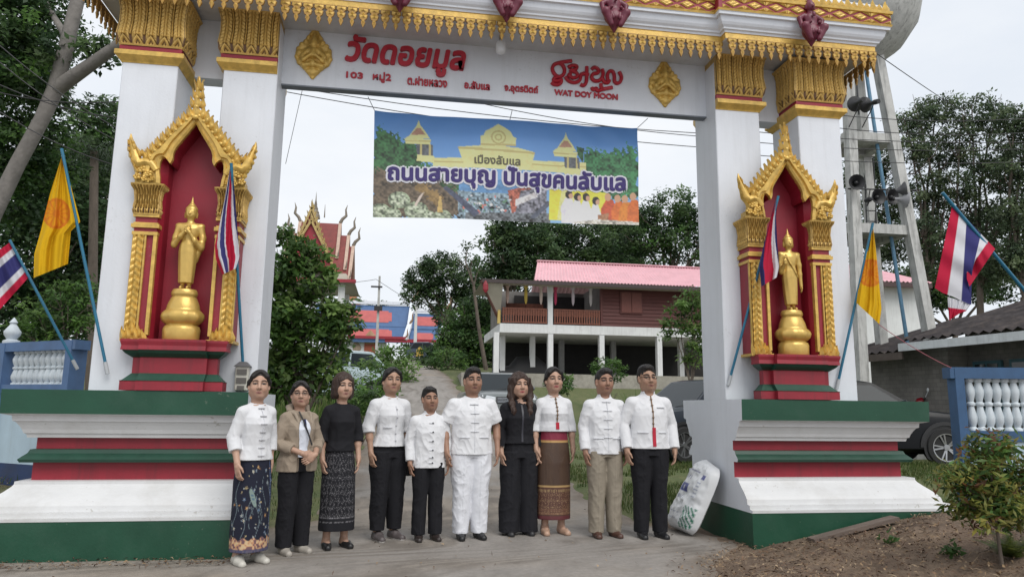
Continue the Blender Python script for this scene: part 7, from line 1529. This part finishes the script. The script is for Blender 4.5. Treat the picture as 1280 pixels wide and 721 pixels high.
def wheelcol(cx, cy, r):
    def f(U, T, PX):
        d = np.hypot(PX[..., 0]-cx, (PX[..., 1]-cy)*.92)/r; a = np.arctan2(PX[..., 1]-cy, PX[..., 0]-cx); y = np.array((.72,.43,.012)); o_ = np.array((.66,.20,.02))
        m = ((d < 1) & (d > .84)) | (d < .26) | ((d < .84) & (np.cos(a*12) > .35)) ; return np.where(m[..., None], o_, np.where((d < 1)[..., None], np.array((.72,.30,.015)), y))
    return f
Z5 = dict(o=(0, 180), s=2.403); Z6 = dict(o=(880, 200), s=2.2525)
flag('yellow flag with an orange wheel emblem, left of the left outer pillar', (132, 455), (77, 186), 7.0, 6.9, [cloth(None, [(184,42),(150,150),(120,270),(103,330),(101,402)], [(188,42),(214,130),(241,234),(213,262),(204,360)], 6.92, wheelcol(70.5, 267, 17.5), .04, 2, n=70, m=80, **Z5)])
flag('yellow flag with an orange wheel emblem beside the right outer pillar', (1048, 476), (1091, 279), 7.03, 6.9, [cloth(None, [(473,188),(455,260),(436,350),(429,402)], [(476,188),(484,250),(492,330),(500,418),(494,462)], 6.91, wheelcol(1088, 341, 16), .03, 2.2, n=70, m=80, **Z6)])
hs_ = lambda U, T, PX: th_col(T)
def hoist(H_, F_, Y, **k): 
    def f(U, T, PX): return th_col(T)
    return cloth(None, H_, F_, Y, f, **k)
flag('tricolour flag at the far left edge above the blue fence', (92, 452), (12, 300), 8.35, 8.2, [hoist([(34,292),(60,345),(88,398)], [(-45,350),(-30,420),(-20,470),(-8,505)], 8.22, amp=.05, waves=1.6, **Z5)])
def cols(*bands):
    e = [b[0] for b in bands]; cc = np.array([b[1] for b in bands])
    return lambda U, T, PX: cc[np.minimum(np.searchsorted(e, U + .10*np.sin(T*5) - .0), len(e)-1)]
flag('tricolour flag hanging slack at the right side of the left niche', (304, 462), (289, 204), 7.16, 6.78, [cloth(None, [(690,75),(676,160),(660,240),(645,305),(648,345),(668,392)], [(697,75),(706,160),(712,240),(717,300),(719,340),(708,374)], 6.80, cols((.05,TR),(.16,TW),(.36,TB),(.42,TW),(.74,TR),(.94,TW),(1.2,TB)), .03, 1.5, **Z5)])
flag('tricolour flag hanging slack across the left side of the right niche', (913, 471), (973, 245), 7.17, 6.78, [cloth(None, [(203,108),(188,160),(168,240),(155,300),(162,356)], [(207,108),(203,160),(206,230),(212,300),(205,330)], 6.80, cols((.14,TB),(.62,TR),(.90,TW),(1.2,TB)), .03, 1.4, **Z6)])
flag('largest tricolour flag hanging from a blue pole over the corrugated roof', (1290, 374), (1178, 241), 7.5, 7.35,
     [hoist([(700,122),(740,165),(780,208),(820,250)], [(650,360),(672,374),(700,384),(730,398),(753,408),(740,315),(740,335),(748,356)], 7.36, amp=.05, waves=1.3, n=40, m=90, **Z6),
      cloth(None, [(686,385),(688,420),(690,452)], [(752,404),(738,425),(716,434)], 7.40, lambda U, T, PX: np.where((T < .45)[..., None], TW, TR), amp=.02, **Z6)], r=.02)

# ---- the printed banner
def nzp(x, y): s_ = (np.asarray(x, float)-28)/1202; tp = 30 + 77*s_; bt = 515 + 43*s_; return s_, (np.asarray(y, float)-tp)/(bt-tp)
NS, NT = 400, 156
S_, T2 = np.meshgrid(np.linspace(0, 1, NS), np.linspace(0, 1, NT), indexing='ij'); BC = np.zeros((NS, NT, 3)); SP = np.stack([S_*30, T2*12, 0*S_], -1)
nA, nB, nC = vnoise(SP*.5, 1, 1), vnoise(SP*1.7, 1, 2), vnoise(SP*5, 1, 3)
BC[:] = np.array((.075,.21,.50))*(1-T2[..., None]) + np.array((.20,.36,.58))*T2[..., None]
def poly(pts, c, nz_=0.0, soft=None):
    q = np.array([nzp(*p) for p in pts]); inside = np.zeros(S_.shape, bool); s2 = S_ + (nB-.5)*(soft or 0)*.04; t2 = T2 + (nC-.5)*(soft or 0)*.10
    for (x1, y1), (x2, y2) in zip(q, np.roll(q, -1, 0)):
        cnd = ((y1 > t2) != (y2 > t2)); xi = (x2-x1)*(t2-y1)/((y2-y1) if y2 != y1 else 1e-9) + x1; inside ^= cnd & (s2 < xi)
    k = (1 + nz_*(nC*1.3 + nB*.7 - 1))[..., None]; BC[inside] = (np.array(c)*k + 0*BC)[inside]
def disc(x, y, rx, ry, c, nz_=0.0):
    a, b = nzp(x, y); m = ((S_-a)/(rx/1202))**2 + ((T2-b)/(ry/485))**2 < 1; BC[m] = (np.array(c)*(1 + nz_*(nC*2-1))[..., None] + 0*BC)[m]
poly([(20,110),(70,108),(120,135),(150,165),(215,185),(222,245),(300,290),(420,330),(430,520),(20,520)], (.03,.10,.035), 1.2, 1); poly([(20,300),(240,330),(380,390),(470,520),(20,520)], (.10,.075,.05), 1.0, 1); poly([(225,350),(330,430),(310,470),(200,380)], (.20,.13,.05), .6, .5)
poly([(960,215),(1000,200),(1090,225),(1110,195),(1160,220),(1190,180),(1236,230),(1236,440),(960,430)], (.035,.14,.055), 1.1, 1); poly([(940,190),(975,200),(970,270),(945,230)], (.03,.10,.04), 1)
poly([(400,345),(520,360),(650,345),(700,350),(700,420),(400,420)], (.10,.22,.40), .3); poly([(395,400),(470,410),(640,415),(640,540),(400,530)], (.16,.22,.26), 1.6); poly([(620,400),(735,370),(735,480),(640,500)], (.30,.09,.06), 1.0); poly([(680,400),(800,380),(800,520),(650,520)], (.16,.16,.19), 1.3); poly([(655,440),(760,400),(760,425),(655,470)], (.55,.52,.52), .6); poly([(430,500),(820,500),(820,545),(430,530)], (.10,.11,.12), 1.4)
for i in range(60):
    g = np.random.default_rng(i); disc(g.uniform(420,640), g.uniform(425,500), g.uniform(3,8), g.uniform(3,7), [(.6,.62,.62),(.3,.35,.38),(.12,.15,.16),(.5,.15,.12),(.10,.2,.12)][i % 5])
poly([(470,520),(330,390),(345,380),(495,500)], (.06,.07,.11), .5); poly([(720,520),(810,440),(815,465),(745,525)], (.07,.08,.11), .5)
Yl, Yd = (.62,.55,.25), (.42,.36,.15)
poly([(285,245),(985,268),(985,318),(285,292)], Yl, .15); poly([(285,262),(985,284),(985,290),(285,268)], Yd); poly([(395,195),(500,190),(655,200),(745,222),(725,295),(425,285)], Yl, .12); poly([(395,195),(745,222),(742,232),(397,205)], Yd)
poly([(495,190),(495,145),(510,140),(520,120),(550,105),(575,88),(605,105),(632,125),(645,150),(658,155),(656,196)], Yl, .12); poly([(495,180),(657,187),(656,195),(495,189)], Yd); disc(577,152,34,34,Yd); disc(577,152,27,27,Yl); disc(577,152,17,17,Yd); disc(577,152,10,10,Yl)
for x, y in ((222,65),(890,125)):
    poly([(x-62,y+90),(x-40,y+72),(x-8,y+25),(x,y),(x+8,y+25),(x+30,y+55),(x+50,y+90)], Yl, .1); poly([(x-35,y+70),(x-8,y+38),(x+8,y+38),(x+30,y+70)], (.36,.20,.14), .2); poly([(x-62,y+88),(x+55,y+92),(x+50,y+118),(x-55,y+112)], Yl, .1); poly([(x-62,y+96),(x+55,y+100),(x+54,y+105),(x-60,y+101)], Yd); poly([(x-10,y+115),(x+62,y+120),(x+66,y+190),(x-5,y+180)], (.10,.11,.12), .5); poly([(x+5,y+115),(x+14,y+115),(x+14,y+180),(x+5,y+180)], Yd); poly([(x+45,y+118),(x+53,y+118),(x+55,y+188),(x+46,y+186)], Yd); poly([(x-5,y+165),(x+68,y+172),(x+70,y+205),(x-8,y+195)], Yl, .1)
for x, y, r in ((60,490,45),(140,440,48),(215,490,52),(110,505,40),(330,520,40),(270,515,30)):
    disc(x, y, r, r*.8, (.20,.24,.16), .9)
    for k in range(5): a = k*1.3; disc(x+r*.5*cos(a), y+r*.4*sin(a), r*.35, r*.2, (.34,.38,.28), .8)
poly([(230,420),(250,405),(215,470),(205,465)], (.5,.42,.36)); poly([(312,440),(325,440),(330,500),(305,500)], (.40,.28,.10), .4); disc(318,432,6,8,(.45,.3,.12))
poly([(812,388),(1000,395),(1085,410),(1085,545),(812,530)], (.62,.52,.06), .15); poly([(870,395),(900,390),(1000,520),(850,530)], (.55,.55,.22), .3)
for (x, y, c, w) in ((905,450,(.56,.54,.72),42),(945,460,(.66,.65,.72),34),(985,462,(.62,.62,.68),34),(1030,480,(.60,.62,.66),32)):
    poly([(x-w*.8,y+95),(x-w*.9,y+20),(x-w*.4,y-22),(x+w*.3,y-20),(x+w*.8,y+30),(x+w*1.2,y+50),(x+w*.8,y+95)], c, .15); disc(x, y-36, 17, 20, (.02,.015,.015)); disc(x+9, y-30, 10, 13, (.45,.27,.18))
for (x, y, c, w) in ((1090,470,(.42,.07,.025),40),(1135,478,(.50,.12,.02),36),(1170,480,(.52,.17,.02),36),(1208,470,(.46,.11,.02),34)):
    poly([(x-w,y+95),(x-w*.9,y+10),(x-w*.3,y-30),(x+w*.5,y-28),(x+w,y+20),(x+w,y+95)], c, .3); disc(x-4, y-42, 15, 19, (.45,.26,.16))
poly([(1040,510),(1090,500),(1085,548),(1040,545)], (.25,.12,.06), .8); poly([(930,540),(1040,530),(1235,545),(1235,562),(930,556)], (.45,.42,.36), .9)
bt = thing('banner', 'printed blue banner with purple lettering hung under the gate beam', 'banner', (1.19, 7.8, 3.98))
TLb, TRb, BRb, BLb = [np.array(p) for p in ((-.351,7.8,4.573), (2.725,7.8,4.596), (2.713,7.8,3.402), (-.317,7.8,3.344))]
def bpt(s_, t_, off=0.0):
    s_ = np.asarray(s_, float)[..., None]; t_ = np.asarray(t_, float)[..., None]; P = TLb*(1-s_)*(1-t_) + TRb*s_*(1-t_) + BRb*s_*t_ + BLb*(1-s_)*t_
    P = P + 0; s0, t0 = s_[..., 0], t_[..., 0]; P[..., 1] += .026*np.sin(s0*9 + t0*2) + .012*np.sin(t0*6 + s0*3) + .010*np.sin((s0*2.58 + t0)*14)*np.exp(-((s0)**2+t0**2)*9) + .012*np.sin((s0*2.58 - t0)*16)*np.exp(-((1-s0)**2+t0**2)*9) - off
    P[..., 2] += -.012*np.sin(pi*s0)*(1-t0) + .012*np.sin(pi*s0)*t0*.6; return P
BC = np.minimum(BC*1.28 + .03, .72); mb = MB(); mb.grid(bpt(S_, T2), 0, BC); mb.build('printed_sheet', M('banner_vinyl', rough=.5, var=.03, bump=.05, attr=True, spec=.4), bt, smooth=180, colors=True)
def banner_text(body, x0, x1, y0, y1, mat, off, bold, name):
    """x, y as on the print; follows the sheet"""
    o = text_mesh(name, body, mat, None, 0, 1, 0, 1, 0, .002, 0, 0, bold=0.0); me = o.data; n = len(me.vertices); co = np.zeros(n*3); me.vertices.foreach_get('co', co); co = co.reshape(-1, 3); F = [tuple(p.vertices) for p in me.polygons]; bpy.data.objects.remove(o)
    VV = []; FF = []; k = 0
    for i, (dx, dz) in enumerate([(cos(a), sin(a)) for a in np.linspace(0, 2*pi, 8, endpoint=False)] + [(0, 0)] if bold else [(0, 0)]):
        x = x0 + co[:, 0]*(x1-x0) + dx*bold; y = y1 - co[:, 2]*(y1-y0) + (x - x0)*(77+43)/2/1202 + dz*bold; s_, t_ = nzp(x, y); VV.append(bpt(s_, t_, off + i*.0003 + np.where(co[:, 1] < -.001, .001, 0))); FF += [tuple(j + n*i for j in f) for f in F]
    return mesh_obj(name, np.concatenate(VV) - np.array(bt.location), FF, [mat], bt)
wtx = M('banner_white_ink', (.72,.72,.78), .6, bump=0, var=.02); ptx = M('banner_purple_ink', (.050,.032,.17), .6, bump=0, var=.1); gtx = M('banner_grey_ink', (.16,.15,.10), .6, bump=0)
banner_text('เมืองลับแล', 470, 675, 236, 276, gtx, .003, 1.5, 'printed_lettering')
banner_text('ถนนสายบุญ ปันสุขคนลับแล', 92, 1165, 268, 372, wtx, .004, 13, 'lettering_outline'); banner_text('ถนนสายบุญ ปันสุขคนลับแล', 92, 1165, 268, 372, ptx, .012, 4.0, 'lettering')
mb = MB()
for a, b in ((TLb, (-.42,7.65,4.66)), (TRb, (2.80,7.65,4.66)), (bpt(.5,0), (1.19,7.65,4.63))): mb.tube([tuple(np.array(a).ravel()), b], .004, 5)
mb.build('cord', M('banner_cord', (.25,.25,.26), .8), bt)

# ---- wires
wirem = M('wire_black', (.03,.03,.032), .6, bump=0)
def wire(label, a, b, sag=.1, r=.008, name='power_line', group='power lines behind the gate', mat=None):
    A, B = onY(*a), onY(*b); mb = MB(); mb.tube([A.lerp(B, f) - Vector((0, 0, sag*4*f*(1-f))) for f in np.linspace(0, 1, 14)], r, 5); o = mb.build(name, mat or wirem); tag(o, label, 'wire', group); return o
wires = [('upper of the two wires dropping to the right just under the lettered beam', (300,98,10),(900,168,10)), ('lower of the two wires dropping to the right just under the lettered beam', (300,104,10),(900,186,10)), ('wire passing behind the right end of the banner', (560,120,10.4),(930,174,10.4)),
    ('highest wire crossing the water tower', (1020,141,9.6),(1330,144,9.6)), ('second wire from the top crossing the water tower', (1020,157,9.6),(1330,162,9.6)), ('middle wire crossing the water tower', (880,158,9.6),(1330,176,9.6)), ('fourth wire from the top crossing the water tower', (880,172,9.6),(1330,184,9.6)), ('lowest wire crossing the water tower', (880,188,9.6),(1330,200,9.6)), ('lone thin wire slanting down to the right wood from the water tower', (1094,66,15),(1220,150,26)),
    ('steep wire crossing in front of the pale leaning trunk', (-30,30,9.5),(175,175,9.5)), ('wire just below the steep one at the pale trunk', (-30,52,9.5),(175,190,9.5)), ('nearly level wire left of the left outer pillar', (-30,108,9.3),(175,124,9.3)), ('lower level wire left of the left outer pillar', (-30,92,9.3),(175,150,9.3)), ('lowest wire left of the left outer pillar', (-30,120,9.3),(175,215,9.3)),
    ('far wire strung from the grey pole behind the red pavilion', (405,352,44),(470,349,44)), ('wire running on right from the grey pole to the far trees', (470,349,44),(560,402,60))]
for w_ in wires: wire(*w_, sag=.05 if 'thin' in w_[0] else .12, r=.014 if w_[1][2] > 20 else (.012 if w_[1][2] > 12 else .0065))
o = wire('thin cord hanging down beside the left inner pillar', (378,112,7.7),(357,205,8.2), 0.0, .003, 'cord', None)
o = wire('pink string running from the yellow flag to the right fence', (1098,405,7.1),(1190,460,7.6), .03, .004, 'string', None, M('pink_string', (.42,.13,.16), .8, bump=0))
# ---- poles up the road
for u, vt, vb, Y, r, lab, m_ in ((470,345,455,45,.085,'grey concrete utility pole in front of the red and blue temple roof',grey), (555,408,463,58,.11,'thin pale pole on the right of the far road',bwhite), (518,382,456,72,.16,'pale pole at the right end of the temple hall',bwhite)):
    p, q = onY(u, vt, Y), onY(u, vb, Y); t = thing('utility_pole', lab, 'pole', (q.x, Y, gz1(q.x, Y))); mb = MB(); mb.rings([[(q.x+r*k*sx, Y+r*k*sy, z) for sx, sy in ((-1,-1),(1,-1),(1,1),(-1,1))] for z, k in ((min(q.z, gz1(q.x,Y))-.5,1.15),(p.z,.75))]); mb.build('shaft', m_, t)
    if Y == 45: mb = MB(); mb.box(q.x-.5, q.x+.2, Y-.2, Y-.13, p.z-.75, p.z-.65); mb.build('crossarm', dark, t); mb = MB(); mb.box(q.x-.25, q.x+.25, Y-.25, Y-.16, p.z-2.2, p.z-1.9); mb.build('junction_box', dark, t)
p = onY(524, 458, 62); t = thing('road_sign', 'small yellow sign board by the far road', 'sign', (p.x, 62, gz1(p.x, 62))); mb = MB(); mb.prism([(-.7,.2),(.7,.2),(.6,1.3),(0,1.9),(-.6,1.3)], lambda a, b, d_: (p.x+a*.45, 62+d_, gz1(p.x,62)+b*.5+.4), 0, .08); mb.build('board', M('sign_yellow', (.55,.36,.06), .6), t); mb = MB(); mb.box(p.x-.05, p.x+.05, 62.09, 62.17, gz1(p.x,62)-.3, gz1(p.x,62)+1); mb.build('sign_post', grey, t)
# ---- bulb, meter box, sack, plank
p = onY(626, 50, 7.18); t = thing('hanging_bulb', 'white bulb hanging under the cornice above the lettering', 'lamp', (p.x, 7.18, 5.26)); mb = MB(); mb.tube([(p.x,7.18,5.262),(p.x,7.18,5.21)], .018, 8); mb.build('lamp_holder', M('lamp_holder_grey', (.25,.25,.25), .5), t, smooth=50)
mb = MB(); mb.lathe([(.022,5.212),(.05,5.19),(.056,5.17),(.056,5.09),(.045,5.065),(.01,5.055)], (p.x, 7.18, 0), 12); mb.build('bulb', M('milk_glass', (.72,.74,.76), .25, bump=0), t, smooth=60)
p = onY(303, 478, 7.17); t = thing('meter_box', 'small pale meter box at the foot of the left inner pillar', 'box', (p.x, 7.19, 1.42)); mb = MB(); mb.box(p.x-.06, p.x+.06, 7.11, 7.195, 1.43, 1.66, bev=.008); mb.build('case', M('pale_plastic', (.50,.48,.42), .5, var=.1), t)
mb = MB(); mb.add([(p.x-.075,7.09,1.655),(p.x+.075,7.09,1.655),(p.x+.075,7.197,1.655),(p.x-.075,7.197,1.655),(p.x-.03,7.12,1.70),(p.x+.03,7.12,1.70),(p.x+.03,7.197,1.70),(p.x-.03,7.197,1.70)], [(0,3,2,1),(4,5,6,7),(0,1,5,4),(1,2,6,5),(2,3,7,6),(3,0,4,7)]); mb.build('hood', M('dark_grey_plastic', (.08,.08,.085), .5), t)
mb = MB(); mb.box(p.x-.045, p.x+.045, 7.098, 7.108, 1.58, 1.63); mb.box(p.x-.045, p.x+.045, 7.098, 7.108, 1.50, 1.55); mb.box(p.x-.03, p.x+.03, 7.085, 7.108, 1.435, 1.475); mb.build('dial_plate', M('dark_dial', (.10,.09,.08), .4), t)
a = onZ(872, 676, 0); Ys = a.y; t = thing('fertiliser_sack', 'white woven sack with blue and green print leaning on the right plinth', 'sack', (3.15, 7.05, 0))
def onX(u, v, X_): d = ray(u, v); return CAMP + d*((X_ - CAMP.x)/d.x)
Bq = [onZ(836, 657, .02), onZ(869, 670, .02), onX(905, 587, 3.37), onX(877, 573, 3.37)]                   # bottom far, bottom near, top near, top far
nrm = (Bq[1]-Bq[0]).cross(Bq[3]-Bq[0]).normalized(); nrm = nrm if nrm.x < 0 else -nrm
n_, m_ = 44, 60; U, T3 = np.meshgrid(np.linspace(0,1,n_), np.linspace(0,1,m_), indexing='ij'); C4 = np.array([b[:] for b in Bq]); base = C4[0]*((1-U)*(1-T3))[..., None] + C4[1]*(U*(1-T3))[..., None] + C4[2]*(U*T3)[..., None] + C4[3]*((1-U)*T3)[..., None]
base = base + (C4.mean(0)*0 + (C4[1]-C4[0]))*((.5-U)*(.22*(2*T3-1)**8 + .10*(T3 > .5)*(2*T3-1)**2))[..., None]
puff = .105*(np.clip(1-(2*U-1)**4, 0, 1)**.5)*(np.clip(1-(2*T3-1.0)**6, 0, 1)**.6)*(1.15-.4*T3); cr_n = .022*(1-np.abs(2*vnoise(np.stack([U*5+T3*2, T3*7-U, 0*U], -1), 1, 3)-1)) + .012*(1-np.abs(2*vnoise(np.stack([U*11, T3*15+U*3, 0*U], -1), 1, 4)-1))
SCc = np.tile(np.array((.66,.67,.68)), (n_, m_, 1))
def mark(u0, u1, t0, t1, c, f=None): m = (U > u0) & (U < u1) & (T3 > t0) & (T3 < t1); m = m if f is None else m & f; SCc[m] = c
BL_, GRN_ = (.05,.06,.22), (.015,.16,.09)
mark(.16,.42,.52,.64,BL_); mark(.22,.36,.55,.61,(.6,.6,.65), (np.sin(U*70) > .2)); mark(.68,.84,.76,.83,BL_); mark(.1,.16,.70,.76,(.2,.2,.3)); mark(.56,.58,.28,.84,(.12,.12,.2)); mark(.12,.56,.83,.845,(.2,.2,.3))
mark(.12,.5,.12,.30,(.34,.36,.42), (np.sin(T3*150) > .5) & (np.sin(U*90+T3*40) > -.4)); mark(.2,.45,.42,.47,(.30,.32,.40), np.sin(U*110) > .1); mark(.66,.80,.48,.70,(.28,.30,.38), np.sin(T3*120) > .35); mark(.62,.96,.04,.34,GRN_, (np.sin((U*.9+T3)*75) > -.1) & (U > .62+(.34-T3)*.2)); mark(.22,.42,.68,.78,(.25,.25,.32), (np.sin(U*60) > .3) & (np.sin(T3*80) > 0))
front = base + np.array(nrm[:])*(puff + cr_n*np.clip(puff*20,0,1))[..., None]; backp = base - np.array(nrm[:])*(puff*.35)[..., None]
mb = MB(); mb.grid(front, 0, SCc); mb.grid(backp, 0, np.tile(np.array((.62,.63,.64)), (n_, m_, 1))); mb.build('woven_bag', M('woven_plastic', rough=.42, var=.05, bump=.3, bscale=150, attr=True, bdist=.002), t, smooth=180, colors=True)
t = thing('plank', 'weathered plank lying against the foot of the right plinth', 'plank', (4.3, 6.62, gz1(4.3, 6.62))); a, b = Vector((3.92,6.55,gz1(3.92,6.55)+.03)), Vector((4.85,6.60,gz1(4.85,6.6)+.05)); mb = MB(); mb.bar(a, b, .12, .035); mb.build('board', M('weathered_wood', (.15,.115,.095), .9, var=.3, scale=6, bump=.6, stretch=(.3,4,4)), t)
